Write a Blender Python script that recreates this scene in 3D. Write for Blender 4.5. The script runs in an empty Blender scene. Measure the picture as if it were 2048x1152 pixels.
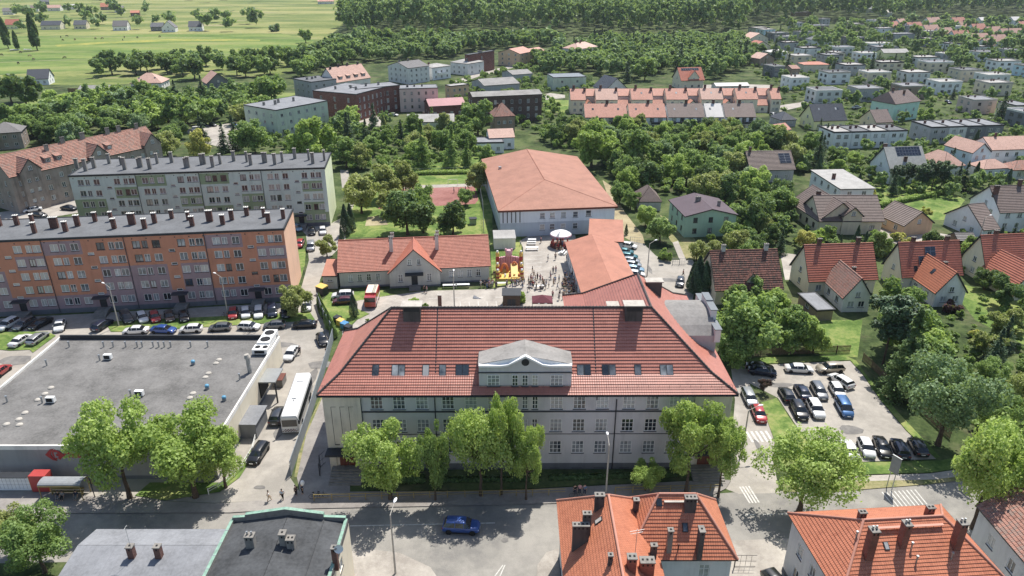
import bpy, bmesh, math, random
import numpy as np
from mathutils import Vector, Matrix
R = math.radians
SC = bpy.context.scene
COL = SC.collection
# ------------------------------------------------------------------ camera, sky, sun, exposure
CAM_H, FPX, PITCH = 63.0, 1450.0, R(24.33)
cam_d = bpy.data.cameras.new('camera')
cam_d.sensor_width = 36.0
cam_d.lens = 36.0 * FPX / 2048.0
cam_d.clip_start, cam_d.clip_end = 0.5, 9000.0
cam = bpy.data.objects.new('camera', cam_d)
COL.objects.link(cam)
cam.location = (0, 0, CAM_H)
cam.rotation_euler = (math.pi / 2 - PITCH, 0, 0)
SC.camera = cam
SUN_EL, SUN_AZ = R(61), R(27)                     # azimuth clockwise from +Y
world = bpy.data.worlds.new('World')
SC.world = world
world.use_nodes = True
wn = world.node_tree
wn.nodes.clear()
w_out = wn.nodes.new('ShaderNodeOutputWorld')
w_bg = wn.nodes.new('ShaderNodeBackground')
w_sky = wn.nodes.new('ShaderNodeTexSky')
w_sky.sky_type = 'NISHITA'
w_sky.sun_disc = False
w_sky.sun_elevation = SUN_EL
w_sky.sun_rotation = SUN_AZ
w_sky.altitude = 300
w_sky.dust_density = 1.5
w_bg.inputs[1].default_value = 0.12
wn.links.new(w_sky.outputs[0], w_bg.inputs[0])
wn.links.new(w_bg.outputs[0], w_out.inputs[0])
sun_d = bpy.data.lights.new('sun', 'SUN')
sun_d.energy = 4.9
sun_d.angle = R(0.5)
sun_d.color = (1.0, 0.955, 0.88)
sun = bpy.data.objects.new('sun', sun_d)
COL.objects.link(sun)
sdir = Vector((math.sin(SUN_AZ) * math.cos(SUN_EL), math.cos(SUN_AZ) * math.cos(SUN_EL), math.sin(SUN_EL)))
sun.rotation_euler = sdir.to_track_quat('Z', 'Y').to_euler()
sun.location = (60, 80, 200)
SC.view_settings.view_transform = 'Standard'
SC.view_settings.look = 'None'
SC.view_settings.gamma = 1.0
SC.view_settings.exposure = 0.33
SC.cycles.max_bounces = 5
SC.cycles.diffuse_bounces = 3
SC.cycles.transparent_max_bounces = 8
# ------------------------------------------------------------------ helpers
cP, sP = math.cos(PITCH), math.sin(PITCH)
def G(px, py, h=0.0):
    """the world point at height h that the photograph shows at (px, py)"""
    u, v = (px - 1024) / FPX, (py - 576) / FPX
    t = (CAM_H - h) / (sP + v * cP)
    return Vector((u * t, t * (cP - v * sP), h))
def proj(p):
    z = p[1] * cP + (CAM_H - p[2]) * sP
    return 1024 + FPX * p[0] / z, 576 + FPX * (-p[1] * sP + (CAM_H - p[2]) * cP) / z, z
THINGS = []
def tag(o, label=None, cat=None, group=None, kind=None):
    if label: o['label'] = label
    if cat: o['category'] = cat
    if group: o['group'] = group
    if kind: o['kind'] = kind
    if label: THINGS.append(o)
    return o
def empty(name, loc, rz=0.0):
    o = bpy.data.objects.new(name, None)
    o.empty_display_size = 0.5
    COL.objects.link(o)
    o.location = loc
    o.rotation_euler = (0, 0, rz)
    return o
def link(name, me, parent=None, loc=(0, 0, 0), rz=0.0, sc=None):
    o = bpy.data.objects.new(name, me)
    COL.objects.link(o)
    o.location = loc
    o.rotation_euler = (0, 0, rz)
    if sc: o.scale = sc
    if parent: o.parent = parent
    return o
def dup_tree(o, parent=None):
    c = o.copy()
    COL.objects.link(c)
    c.parent = parent
    for ch in o.children: dup_tree(ch, c)
    return c
class MB:
    def __init__(s):
        s.v, s.f, s.m, s.uv, s.sm = [], [], [], [], []
    def poly(s, pts, m=0, uv=None, smooth=False):
        i = len(s.v)
        s.v += [tuple(p) for p in pts]
        s.f.append(tuple(range(i, i + len(pts))))
        s.m.append(m); s.uv.append(uv); s.sm.append(smooth)
    def box(s, x0, y0, z0, x1, y1, z1, m=0, bottom=True):
        a, b, c, d = (x0, y0, z0), (x1, y0, z0), (x1, y1, z0), (x0, y1, z0)
        e, f, g, h = (x0, y0, z1), (x1, y0, z1), (x1, y1, z1), (x0, y1, z1)
        for q in ((a, b, f, e), (b, c, g, f), (c, d, h, g), (d, a, e, h), (e, f, g, h)) + (((d, c, b, a),) if bottom else ()):
            s.poly(q, m)
    def prism(s, pts, z0, z1, m=0, top=None):
        n = len(pts)
        z0f = z0 if callable(z0) else (lambda p: z0)
        z1f = z1 if callable(z1) else (lambda p: z1)
        lo = [(p[0], p[1], z0f(p)) for p in pts]
        hi = [(p[0], p[1], z1f(p)) for p in pts]
        for k in range(n):
            j = (k + 1) % n
            s.poly((lo[k], lo[j], hi[j], hi[k]), m)
        s.poly(hi, m if top is None else top)
        s.poly(lo[::-1], m)
    def tube(s, p0, p1, r0, r1=None, n=8, m=0, caps=True, smooth=True):
        r1 = r0 if r1 is None else r1
        p0, p1 = Vector(p0), Vector(p1)
        d = (p1 - p0)
        if d.length < 1e-6: return
        q = d.to_track_quat('Z', 'Y')
        ring = [Vector((math.cos(2 * math.pi * k / n), math.sin(2 * math.pi * k / n), 0)) for k in range(n)]
        a = [p0 + q @ (c * r0) for c in ring]
        b = [p1 + q @ (c * r1) for c in ring]
        for k in range(n):
            j = (k + 1) % n
            s.poly((a[k], a[j], b[j], b[k]), m, smooth=smooth)
        if caps:
            s.poly(b, m); s.poly(a[::-1], m)
    def pipe(s, pts, r, n=6, m=0):
        for a, b in zip(pts[:-1], pts[1:]): s.tube(a, b, r, r, n, m)
    def lathe(s, prof, n=16, m=0, c=(0, 0), mf=None):
        """prof = [(r, z)...] round the z axis at c"""
        for i in range(len(prof) - 1):
            (r0, z0), (r1, z1) = prof[i], prof[i + 1]
            for k in range(n):
                a0, a1 = 2 * math.pi * k / n, 2 * math.pi * (k + 1) / n
                P = [(c[0] + r0 * math.cos(a0), c[1] + r0 * math.sin(a0), z0), (c[0] + r0 * math.cos(a1), c[1] + r0 * math.sin(a1), z0),
                     (c[0] + r1 * math.cos(a1), c[1] + r1 * math.sin(a1), z1), (c[0] + r1 * math.cos(a0), c[1] + r1 * math.sin(a0), z1)]
                if r1 < 1e-6: P = P[:3]
                elif r0 < 1e-6: P = [P[0], P[2], P[3]]
                s.poly(P, m if mf is None else mf(i, k), smooth=True)
    def mesh(s, name, mats, off=(0, 0, 0), weld=False):
        me = bpy.data.meshes.new(name)
        ox, oy, oz = off
        me.from_pydata([(x + ox, y + oy, z + oz) for x, y, z in s.v], [], s.f)
        if not isinstance(mats, (list, tuple)): mats = [mats]
        for m in mats: me.materials.append(m)
        me.polygons.foreach_set('material_index', s.m)
        me.polygons.foreach_set('use_smooth', s.sm)
        if any(u is not None for u in s.uv):
            ul = me.uv_layers.new(name='UVMap')
            dat = []
            for f, u in zip(s.f, s.uv):
                if u is None: u = [(0, 0)] * len(f)
                for q in u: dat += [q[0], q[1]]
            ul.data.foreach_set('uv', dat)
        me.update()
        if weld:
            bm = bmesh.new(); bm.from_mesh(me)
            bmesh.ops.remove_doubles(bm, verts=bm.verts, dist=1e-4)
            bmesh.ops.recalc_face_normals(bm, faces=bm.faces)
            bm.to_mesh(me); bm.free()
        return me
    def build(s, name, mats, parent=None, off=(0, 0, 0), loc=(0, 0, 0), rz=0.0, weld=False):
        return link(name, s.mesh(name, mats, off, weld), parent, loc, rz)
# ------------------------------------------------------------------ materials
def srgb(c):
    if isinstance(c, str):
        c = c.lstrip('#'); c = [int(c[i:i + 2], 16) / 255 for i in (0, 2, 4)]
    c = [x / 12.92 if x <= 0.04045 else ((x + 0.055) / 1.055) ** 2.4 for x in c]
    y = .3 * c[0] + .55 * c[1] + .15 * c[2]; k = .2                  # weathered outdoor colours: a little greyer than the swatch
    return tuple((x * (1 - k) + y * k) for x in c)
class NT:
    """small node-graph helper"""
    def __init__(s, name):
        s.mat = bpy.data.materials.new(name); s.mat.use_nodes = True
        s.t = s.mat.node_tree; s.t.nodes.clear()
        s.out = s.n('ShaderNodeOutputMaterial')
        s.b = s.n('ShaderNodeBsdfPrincipled')
        s.l(s.b.outputs[0], s.out.inputs[0])
    def n(s, t, **kw):
        x = s.t.nodes.new(t)
        for k, v in kw.items(): setattr(x, k, v)
        return x
    def l(s, a, b): s.t.links.new(a, b)
    def noise(s, scale, coord=None, detail=4, rough=0.55, dist=0.0):
        x = s.n('ShaderNodeTexNoise'); x.inputs['Scale'].default_value = scale
        x.inputs['Detail'].default_value = detail; x.inputs['Roughness'].default_value = rough
        x.inputs['Distortion'].default_value = dist
        if coord is not None: s.l(coord, x.inputs['Vector'])
        return x.outputs['Fac']
    def ramp(s, fac, stops):
        x = s.n('ShaderNodeValToRGB'); cr = x.color_ramp
        while len(cr.elements) < len(stops): cr.elements.new(0.5)
        for e, (p, c) in zip(cr.elements, stops):
            e.position = p; e.color = (c[0], c[1], c[2], 1) if hasattr(c, '__len__') else (c, c, c, 1)
        s.l(fac, x.inputs[0]); return x.outputs[0]
    def mix(s, fac, a, b, mode='MIX'):
        x = s.n('ShaderNodeMix', data_type='RGBA', blend_type=mode)
        for sock, v in ((x.inputs[0], fac), (x.inputs[6], a), (x.inputs[7], b)):
            if hasattr(v, 'is_linked') or hasattr(v, 'node'): s.l(v, sock)
            elif hasattr(v, '__len__'): sock.default_value = (v[0], v[1], v[2], 1)
            else: sock.default_value = v
        return x.outputs[2]
    def math(s, op, a, b=None):
        x = s.n('ShaderNodeMath', operation=op)
        for i, v in enumerate((a, b)):
            if v is None: continue
            if hasattr(v, 'node'): s.l(v, x.inputs[i])
            else: x.inputs[i].default_value = v
        return x.outputs[0]
    def bump(s, h, strength=0.3, dist=0.05):
        x = s.n('ShaderNodeBump'); x.inputs['Strength'].default_value = strength; x.inputs['Distance'].default_value = dist
        s.l(h, x.inputs['Height']); s.l(x.outputs[0], s.b.inputs['Normal'])
    def wpos(s): return s.n('ShaderNodeNewGeometry').outputs['Position']
    def opos(s): return s.n('ShaderNodeTexCoord').outputs['Object']
    def rnd(s): return s.n('ShaderNodeObjectInfo').outputs['Random']
    def col(s, c):
        if hasattr(c, 'node'): s.l(c, s.b.inputs['Base Color'])
        else: s.b.inputs['Base Color'].default_value = (c[0], c[1], c[2], 1)
    def rough(s, r, spec=0.5):
        if hasattr(r, 'node'): s.l(r, s.b.inputs['Roughness'])
        else: s.b.inputs['Roughness'].default_value = r
        s.b.inputs['Specular IOR Level'].default_value = spec
_mc = {}
def plain(name, c, rough=0.6, metal=0.0, var=0.12, scale=1.5, spec=0.4, bump=0.0):
    """painted / plastered / concrete surface: base colour broken up by two noises of its own dirt and wear"""
    key = (name,)
    if key in _mc: return _mc[key]
    n = NT(name); c = srgb(c)
    w = n.wpos()
    f1 = n.noise(scale, w, 5, 0.6); f2 = n.noise(scale * 9, w, 3, 0.6)
    f = n.math('ADD', n.math('MULTIPLY', f1, 0.7), n.math('MULTIPLY', f2, 0.3))
    n.col(n.ramp(f, [(0.37, [x * (1 - 1.8 * var) for x in c]), (0.5, c), (0.64, [min(1, x * (1 + var)) for x in c])]))
    n.rough(rough, spec); n.b.inputs['Metallic'].default_value = metal
    if bump: n.bump(f2, bump, 0.03)
    _mc[key] = n.mat; return n.mat
def stucco(name, c, streak=0.12):
    """rendered wall: vertical weather streaks and blotches that belong to the plaster"""
    if (name,) in _mc: return _mc[(name,)]
    n = NT(name); c = srgb(c)
    m = n.n('ShaderNodeMapping'); m.inputs['Scale'].default_value = (1.3, 1.3, 0.12); n.l(n.wpos(), m.inputs[0])
    f1 = n.noise(1.0, m.outputs[0], 6, 0.65); f2 = n.noise(0.35, n.wpos(), 5, 0.6); f3 = n.noise(14, n.wpos(), 2)
    f = n.math('ADD', n.math('MULTIPLY', f1, 0.5), n.math('MULTIPLY', f2, 0.5))
    base = n.ramp(f, [(0.37, [x * (1 - 1.8 * streak) for x in c]), (0.5, c), (0.63, [min(1, x * (1 + 0.6 * streak)) for x in c])])
    n.col(base); n.rough(0.85, 0.25); n.bump(f3, 0.25, 0.02)
    _mc[(name,)] = n.mat; return n.mat
def tile(name, c, c2, var=0.35, rough=0.5, pan=0.24, moss=None, course=0.35, spec=0.25, pb=.4):
    """clay / concrete tiles: single tiles differ in firing; rounded pans across the slope as bump"""
    if (name,) in _mc: return _mc[(name,)]
    n = NT(name); c, c2 = srgb(c), srgb(c2)
    uv = n.n('ShaderNodeUVMap').outputs[0]
    sx = n.n('ShaderNodeSeparateXYZ'); n.l(uv, sx.inputs[0])
    cu = n.math('FLOOR', n.math('DIVIDE', sx.outputs[0], pan)); cv = n.math('FLOOR', n.math('DIVIDE', sx.outputs[1], course))
    cb = n.n('ShaderNodeCombineXYZ'); n.l(cu, cb.inputs[0]); n.l(cv, cb.inputs[1])
    wn_ = n.n('ShaderNodeTexWhiteNoise'); n.l(cb.outputs[0], wn_.inputs['Vector'])
    big = n.noise(0.22, n.wpos(), 5, 0.62); mid = n.noise(1.1, n.wpos(), 4, 0.6)
    f = n.math('ADD', n.math('MULTIPLY', wn_.outputs['Value'], var), n.math('MULTIPLY', n.math('ADD', big, mid), 0.5 * (1 - var) + 0.12))
    colr = n.ramp(f, [(0.3, c2), (0.55, c), (0.8, [min(1, x * 1.18) for x in c])])
    if moss:
        mf = n.ramp(n.math('ADD', n.math('MULTIPLY', big, 0.6), n.math('MULTIPLY', wn_.outputs['Value'], 0.4)), [(0.5, 0.0), (0.62, 0.85)])
        colr = n.mix(mf, colr, srgb(moss))
    n.col(colr)
    w = n.math('SINE', n.math('MULTIPLY', sx.outputs[0], 2 * math.pi / pan))
    n.bump(w, pb, 0.05)
    n.rough(rough, spec)
    _mc[(name,)] = n.mat; return n.mat
def seam(name, c, gap=0.5, rough=0.45, metal=0.0, var=0.1, along='u'):
    """sheet roof with standing seams or felt strips"""
    if (name,) in _mc: return _mc[(name,)]
    n = NT(name); c = srgb(c)
    uv = n.n('ShaderNodeUVMap').outputs[0]
    sx = n.n('ShaderNodeSeparateXYZ'); n.l(uv, sx.inputs[0])
    u = n.math('FRACT', n.math('DIVIDE', sx.outputs[0 if along == 'u' else 1], gap))
    line = n.ramp(u, [(0.0, 1.0), (0.05, 0.0), (0.95, 0.0), (1.0, 1.0)])
    f = n.math('ADD', n.math('MULTIPLY', n.noise(0.3, n.wpos(), 6, 0.65), 0.65), n.math('MULTIPLY', n.noise(3.0, n.wpos(), 4), 0.35))
    base = n.ramp(f, [(0.37, [x * (1 - 1.7 * var) for x in c]), (0.5, c), (0.63, [min(1, x * (1 + 1.4 * var)) for x in c])])
    n.col(n.mix(n.math('MULTIPLY', line, 0.2), base, [x * 0.45 for x in c]))
    n.bump(line, 0.25, 0.03); n.rough(rough, 0.2); n.b.inputs['Metallic'].default_value = metal
    _mc[(name,)] = n.mat; return n.mat
def brick(name, c, c2, mortar='#8d857c', scale=1.0, bw=0.25, bh=0.075):
    if (name,) in _mc: return _mc[(name,)]
    n = NT(name)
    g = n.n('ShaderNodeNewGeometry'); s1 = n.n('ShaderNodeSeparateXYZ'); n.l(g.outputs['Position'], s1.inputs[0])
    cb = n.n('ShaderNodeCombineXYZ'); n.l(n.math('ADD', s1.outputs[0], s1.outputs[1]), cb.inputs[0]); n.l(s1.outputs[2], cb.inputs[1])
    b = n.n('ShaderNodeTexBrick'); n.l(cb.outputs[0], b.inputs['Vector'])
    b.inputs['Color1'].default_value = (*srgb(c), 1); b.inputs['Color2'].default_value = (*srgb(c2), 1); b.inputs['Mortar'].default_value = (*srgb(mortar), 1)
    b.inputs['Scale'].default_value = scale; b.inputs['Brick Width'].default_value = bw; b.inputs['Row Height'].default_value = bh; b.inputs['Mortar Size'].default_value = 0.008
    f = n.noise(0.5, n.wpos(), 5, 0.6)
    n.col(n.mix(n.ramp(f, [(0.4, 0.0), (0.7, 0.45)]), b.outputs['Color'], [x * 0.55 for x in srgb(c2)]))
    n.rough(0.85, 0.2)
    _mc[(name,)] = n.mat; return n.mat
def glass_mat():
    n = NT('window_glass')
    f = n.math('ADD', n.math('MULTIPLY', n.rnd(), 0.75), n.math('MULTIPLY', n.noise(0.7, n.wpos(), 2), 0.25))
    n.col(n.ramp(f, [(0.1, srgb('#1c242c')), (0.36, srgb('#3f4a54')), (0.5, srgb('#b5babb')), (0.62, srgb('#2c343c')), (0.74, srgb('#8f959a')), (0.9, srgb('#c2bbb0'))]))  # paler stops paint curtains and blue-grey reflections into the glass colour
    n.rough(0.08, 0.8)
    return n.mat
M = {}
M['glass'] = glass_mat()
def carglass():
    n = NT('tinted_glass'); n.col(srgb('#1e2429')); n.rough(0.06, .8); return n.mat
M['carglass'] = carglass()
M['white'] = plain('white_frame', '#e6e6e2', 0.5, var=0.04)
M['brownframe'] = plain('brown_frame', '#4a3527', 0.5, var=0.1)
M['dark'] = plain('dark_trim', '#2b2f35', 0.6, var=0.15)
M['black'] = plain('black_rubber', '#17181a', 0.75, var=0.1)
M['grey'] = plain('grey_paint', '#8c9094', 0.55, var=0.08)
M['steel'] = plain('galvanised_steel', '#a7abad', 0.4, metal=0.6, var=0.08)
M['conc'] = plain('concrete', '#b4ada1', 0.85, var=0.12, bump=0.2)
M['concd'] = plain('dark_concrete', '#87827a', 0.88, var=0.14, bump=0.2)
M['sill'] = plain('slate_sill', '#3b3f48', 0.6, var=0.1)
M['rust'] = plain('red_brown_wood', '#6d3524', 0.6, var=0.15)
M['wood'] = plain('weathered_wood', '#7a6248', 0.8, var=0.2, scale=3)
M['bark'] = plain('bark', '#5a4a3c', 0.95, var=0.25, scale=3, bump=0.5)
M['birchbark'] = plain('birch_bark', '#b9b2a6', 0.9, var=0.3, scale=3)
M['copper'] = plain('green_copper', '#7fa892', 0.7, var=0.2, scale=2)
M['chim_brick'] = brick('chimney_brick', '#7a4232', '#5d3026')
M['chim_grey'] = stucco('chimney_render', '#8b8780', 0.2)
M['chim_dark'] = stucco('chimney_soot', '#5b5553', 0.25)
M['chim_white'] = stucco('chimney_white', '#c9c3bb', 0.15)
M['chim_orange'] = brick('chimney_orange', '#b0563a', '#8b3f2a')
M['solar'] = plain('solar_cells', '#1c2433', 0.15, var=0.05, spec=0.9)
# ------------------------------------------------------------------ building kit
_wm = {}
def win_meshes(w, h, nc, nr, frame='white', sill='sill', fw=0.085):
    key = (round(w, 2), round(h, 2), nc, nr, frame, sill)
    if key in _wm: return _wm[key]
    f = MB()
    f.box(-w / 2, .06, 0, -w / 2 + fw, .13, h); f.box(w / 2 - fw, .06, 0, w / 2, .13, h)
    f.box(-w / 2 + fw, .06, 0, w / 2 - fw, .13, fw); f.box(-w / 2 + fw, .06, h - fw, w / 2 - fw, .13, h)
    for i in range(1, nc):
        x = -w / 2 + w * i / nc; f.box(x - fw * .45, .065, fw, x + fw * .45, .125, h - fw)
    for i in range(1, nr):
        z = h * i / nr
        if nr == 2 and nc > 1: z = h * .66
        for k in range(nc):
            xa = -w / 2 + w * k / nc + fw * (.46 if k else 1); xb = -w / 2 + w * (k + 1) / nc - fw * (.46 if k < nc - 1 else 1)
            f.box(xa, .07, z - fw * .35, xb, .12, z + fw * .35)
    g = MB(); g.poly([(-w / 2 + .01, .1, .01), (w / 2 - .01, .1, .01), (w / 2 - .01, .1, h - .01), (-w / 2 + .01, .1, h - .01)])
    s = MB(); s.box(-w / 2 - .06, -.07, -.09, w / 2 + .06, .059, -.002)
    sep = (f.mesh('window', M[frame]), g.mesh('pane', M['glass']), s.mesh('sill', M[sill]))
    j = MB()
    for q, mi in ((f, 0), (g, 1), (s, 2)):
        for face in q.f: j.poly([q.v[i] for i in face], mi)
    _wm[key] = (sep, j.mesh('window', [M[frame], M['glass'], M[sill]]))
    return _wm[key]
def clip(poly, a, lo):
    """keep the part of poly (list of (u,v,P)) with v >= a (lo) or v <= a"""
    out = []
    for i in range(len(poly)):
        p, q = poly[i], poly[(i + 1) % len(poly)]
        ip = (p[1] >= a) if lo else (p[1] <= a); iq = (q[1] >= a) if lo else (q[1] <= a)
        if ip: out.append(p)
        if ip != iq:
            t = (a - p[1]) / (q[1] - p[1])
            out.append((p[0] + (q[0] - p[0]) * t, a, p[2].lerp(q[2], t)))
    return out
def roof_into(mb, polys, course=0.0, lift=0.05, thick=0.16, m=0, medge=1, flare=None):
    """each roof plane as real overlapping courses, with fascia and underside"""
    edges = {}
    for P in polys:
        P = [Vector(p) for p in P]
        nrm = Vector((0, 0, 0))
        for i in range(len(P)):
            a, b = P[i], P[(i + 1) % len(P)]
            nrm += Vector(((a.y - b.y) * (a.z + b.z), (a.z - b.z) * (a.x + b.x), (a.x - b.x) * (a.y + b.y)))
        nrm.normalize()
        if nrm.z < 0: nrm = -nrm; P = P[::-1]
        if nrm.z > 0.9999: u, v = Vector((1, 0, 0)), Vector((0, 1, 0))
        else:
            u = Vector((0, 0, 1)).cross(nrm).normalized(); v = nrm.cross(u)
        pl = [(p.dot(u), p.dot(v), p) for p in P]
        v0 = min(q[1] for q in pl); v1 = max(q[1] for q in pl)
        pl = [(q[0], q[1] - v0, q[2]) for q in pl]
        H = v1 - v0
        fl = (lambda p: p) if flare is None else flare
        if course and nrm.z < 0.9999:
            n = max(1, round(H / course)); c = H / n
            for k in range(n):
                q = pl
                if k > 0: q = clip(q, k * c, True)
                if k < n - 1: q = clip(q, (k + 1) * c, False)
                if len(q) < 3: continue
                pts = [fl(t[2] + nrm * (lift * max(0.0, 1 - (t[1] - k * c) / c))) for t in q]
                mb.poly(pts, m, [(t[0], t[1] + 1e-3) for t in q])
                low = [i for i, t in enumerate(q) if abs(t[1] - k * c) < 1e-6]
                if len(low) >= 2:
                    i, j = low[0], low[-1]
                    if (i + 1) % len(q) != j and (j + 1) % len(q) != i: continue
                    if (i + 1) % len(q) != j: i, j = j, i
                    a, b = q[i], q[j]
                    mb.poly([fl(a[2]), fl(b[2]), pts[j], pts[i]], m, [(a[0], a[1]), (b[0], b[1]), (b[0], b[1]), (a[0], a[1])])
        else:
            mb.poly([fl(t[2] + nrm * lift) for t in pl], m, [(t[0], t[1]) for t in pl])
        dn = Vector((0, 0, -thick))
        zl_ = min(p.z for p in P)
        mb.poly([fl(p) + dn + Vector((0, 0, -1.5 if flare and p.z > zl_ + 1 else 0)) for p in P[::-1]], medge)
        for i in range(len(P)):
            a, b = P[i], P[(i + 1) % len(P)]
            ka, kb = tuple(round(x, 2) for x in a), tuple(round(x, 2) for x in b)
            if (kb, ka) in edges: del edges[(kb, ka)]
            else: edges[(ka, kb)] = (a, b, nrm)
    for a, b, nrm in edges.values():
        n2 = nrm * (lift + .01)
        mb.poly([fl(a) + Vector((0, 0, -thick)), fl(b) + Vector((0, 0, -thick)), fl(b) + n2, fl(a) + n2], medge)
def ridge_into(mb, a, b, r=0.13, m=0):
    mb.tube(Vector(a) + Vector((0, 0, .05)), Vector(b) + Vector((0, 0, .05)), r, r, 8, m)
class Bld:
    def __init__(s, name, label, cat, A, B, C, h, ov=0.4, group=None, base=0.0):
        Pa, Pb = G(A[0], A[1], h), G(B[0], B[1], h)
        d = Vector((Pb.x - Pa.x, Pb.y - Pa.y, 0)); s.W = d.length; s.ux = d / s.W
        s.uy = Vector((-s.ux.y, s.ux.x, 0))
        if hasattr(C, '__len__'):
            Pc = G(C[0], C[1], h); s.D = max(3.0, (Pc - Pa).dot(s.uy))
        else: s.D = C
        s.h, s.ov = h, ov
        s.rz = math.atan2(s.ux.y, s.ux.x)
        s.o = Vector((Pa.x, Pa.y, 0))
        c = s.o + s.ux * s.W / 2 + s.uy * s.D / 2
        s.c = c
        s.off = (-s.W / 2, -s.D / 2, 0)
        s.root = empty(name, (c.x, c.y, base), s.rz)
        tag(s.root, label, cat, group)
        FOOT.append((c.x, c.y, s.ux.x, s.ux.y, s.W / 2, s.D / 2))
        s.rects = {'f': [], 'r': [], 'l': [], 'b': []}
        s.wins = []
        s.nwin = 0; s.roofobj = None
        s.dist = (c - Vector((0, 0, CAM_H))).length
    def lp(s, px, py, h):
        """local coordinates of the point seen at (px,py) at height h"""
        p = G(px, py, h) - s.o
        return p.dot(s.ux), p.dot(s.uy)
    def lf(s, px, py, y=None):
        """(x, z) on the front wall plane seen at (px,py)"""
        y = s.ov if y is None else y
        lo, hi = -5.0, 60.0
        for _ in range(50):
            mid = (lo + hi) / 2
            if s.lp(px, py, mid)[1] > y: lo = mid
            else: hi = mid
        return s.lp(px, py, lo)[0], lo
    def zr(s, x, y): return min(p(x, y) for p in s.planes)
    def add(s, name, mb, mats, parent=None, loc=(0, 0, 0), weld=False):
        return mb.build(name, mats, parent or s.root, s.off, loc, weld=weld)
    # side -> origin, direction, outward rotation, length
    def side(s, k):
        o = s.ov
        return {'f': ((o, o), (1, 0), 0.0, s.W - 2 * o), 'r': ((s.W - o, o), (0, 1), math.pi / 2, s.D - 2 * o),
                'b': ((s.W - o, s.D - o), (-1, 0), math.pi, s.W - 2 * o), 'l': ((o, s.D - o), (0, -1), -math.pi / 2, s.D - 2 * o)}[k]
    def win(s, k, t, z, w, h, nc=2, nr=1, frame='white', sill='sill', lod=None):
        """window on side k, centred t metres along that wall, sill height z"""
        s.rects[k].append((t - w / 2, t + w / 2, z, z + h))
        s.wins.append((k, t, z, w, h, nc, nr, frame, sill, lod))
    def rows(s, k, n, zs, w=1.3, h=1.4, m=1.2, nc=2, nr=1, frame='white', sill='sill', skip=()):
        L = s.side(k)[3]
        for z in zs:
            for i in range(n):
                if (i, z) in skip: continue
                t = m + (L - 2 * m) * (i + .5) / n
                s.win(k, t, z, w, h, nc, nr, frame, sill)
    def door(s, k, t, w=1.1, h=2.1, mat='rust', z=0.15):
        s.rects[k].append((t - w / 2, t + w / 2, z, z + h))
        o, d, a, L = s.side(k)
        mb = MB(); mb.box(-w / 2, .07, 0, w / 2, .13, h)
        mb.box(-w / 2 + .15, .05, .15, w / 2 - .15, .069, h * .45); mb.box(-w / 2 + .15, .05, h * .52, w / 2 - .15, .069, h - .15)
        link('door', mb.mesh('door', M[mat]), s.root, (o[0] + d[0] * t + s.off[0], o[1] + d[1] * t + s.off[1], z), a)
    def roof(s, kind, rise, mat, course=0.0, lift=0.05, run=None, rf=0.5, edge='dark', thick=0.16, flare=None, par=0.35, ridge=None, rmat=None):
        W, D, h = s.W, s.D, s.h
        s.kind = kind; s.rise = rise
        mb = MB()
        polys = []; ridges = []
        if kind == 'flat':
            s.planes = [lambda x, y: h]
            p = 0.25
            mb.box(0, 0, h - .3, W, p, h + par, 1); mb.box(0, D - p, h - .3, W, D, h + par, 1)
            mb.box(0, p, h - .3, p, D - p, h + par, 1); mb.box(W - p, p, h - .3, W, D - p, h + par, 1)
            mb.poly([(p, p, h), (W - p, p, h), (W - p, D - p, h), (p, D - p, h)], 0, [(0, 0), (W, 0), (W, D), (0, D)])
            mb.poly([(p, p, h - .3), (p, D - p, h - .3), (W - p, D - p, h - .3), (W - p, p, h - .3)], 1)
        else:
            if kind == 'gx':
                ry = D * rf
                s.planes = [lambda x, y: h + rise * y / ry, lambda x, y: h + rise * (D - y) / (D - ry)]
                polys = [[(0, 0, h), (W, 0, h), (W, ry, h + rise), (0, ry, h + rise)], [(W, D, h), (0, D, h), (0, ry, h + rise), (W, ry, h + rise)]]
                ridges = [((0, ry, h + rise), (W, ry, h + rise))]
            elif kind == 'gy':
                rx = W * rf
                s.planes = [lambda x, y: h + rise * x / rx, lambda x, y: h + rise * (W - x) / (W - rx)]
                polys = [[(0, D, h), (0, 0, h), (rx, 0, h + rise), (rx, D, h + rise)], [(W, 0, h), (W, D, h), (rx, D, h + rise), (rx, 0, h + rise)]]
                ridges = [((rx, 0, h + rise), (rx, D, h + rise))]
            elif kind == 'hip':
                if W >= D:
                    r = D / 2 if run is None else run
                    a, b = (r, D / 2, h + rise), (W - r, D / 2, h + rise)
                    polys = [[(0, 0, h), (W, 0, h), b, a], [(W, D, h), (0, D, h), a, b], [(0, D, h), (0, 0, h), a], [(W, 0, h), (W, D, h), b]]
                    s.planes = [lambda x, y: h + rise * y / (D / 2), lambda x, y: h + rise * (D - y) / (D / 2), lambda x, y: h + rise * x / r, lambda x, y: h + rise * (W - x) / r]
                else:
                    r = W / 2 if run is None else run
                    a, b = (W / 2, r, h + rise), (W / 2, D - r, h + rise)
                    polys = [[(0, 0, h), (W, 0, h), a], [(W, D, h), (0, D, h), b], [(0, D, h), (0, 0, h), a, b], [(W, 0, h), (W, D, h), b, a]]
                    s.planes = [lambda x, y: h + rise * y / r, lambda x, y: h + rise * (D - y) / r, lambda x, y: h + rise * x / (W / 2), lambda x, y: h + rise * (W - x) / (W / 2)]
                ridges = [(a, b)] + [(c, a if (Vector(c) - Vector(a)).length < (Vector(c) - Vector(b)).length else b) for c in ((0, 0, h), (W, 0, h), (W, D, h), (0, D, h))]
            elif kind == 'shed':
                s.planes = [lambda x, y: h + rise * y / D]
                polys = [[(0, 0, h), (W, 0, h), (W, D, h + rise), (0, D, h + rise)]]
            elif kind == 'shedx':
                s.planes = [lambda x, y: h + rise * x / W]
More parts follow.
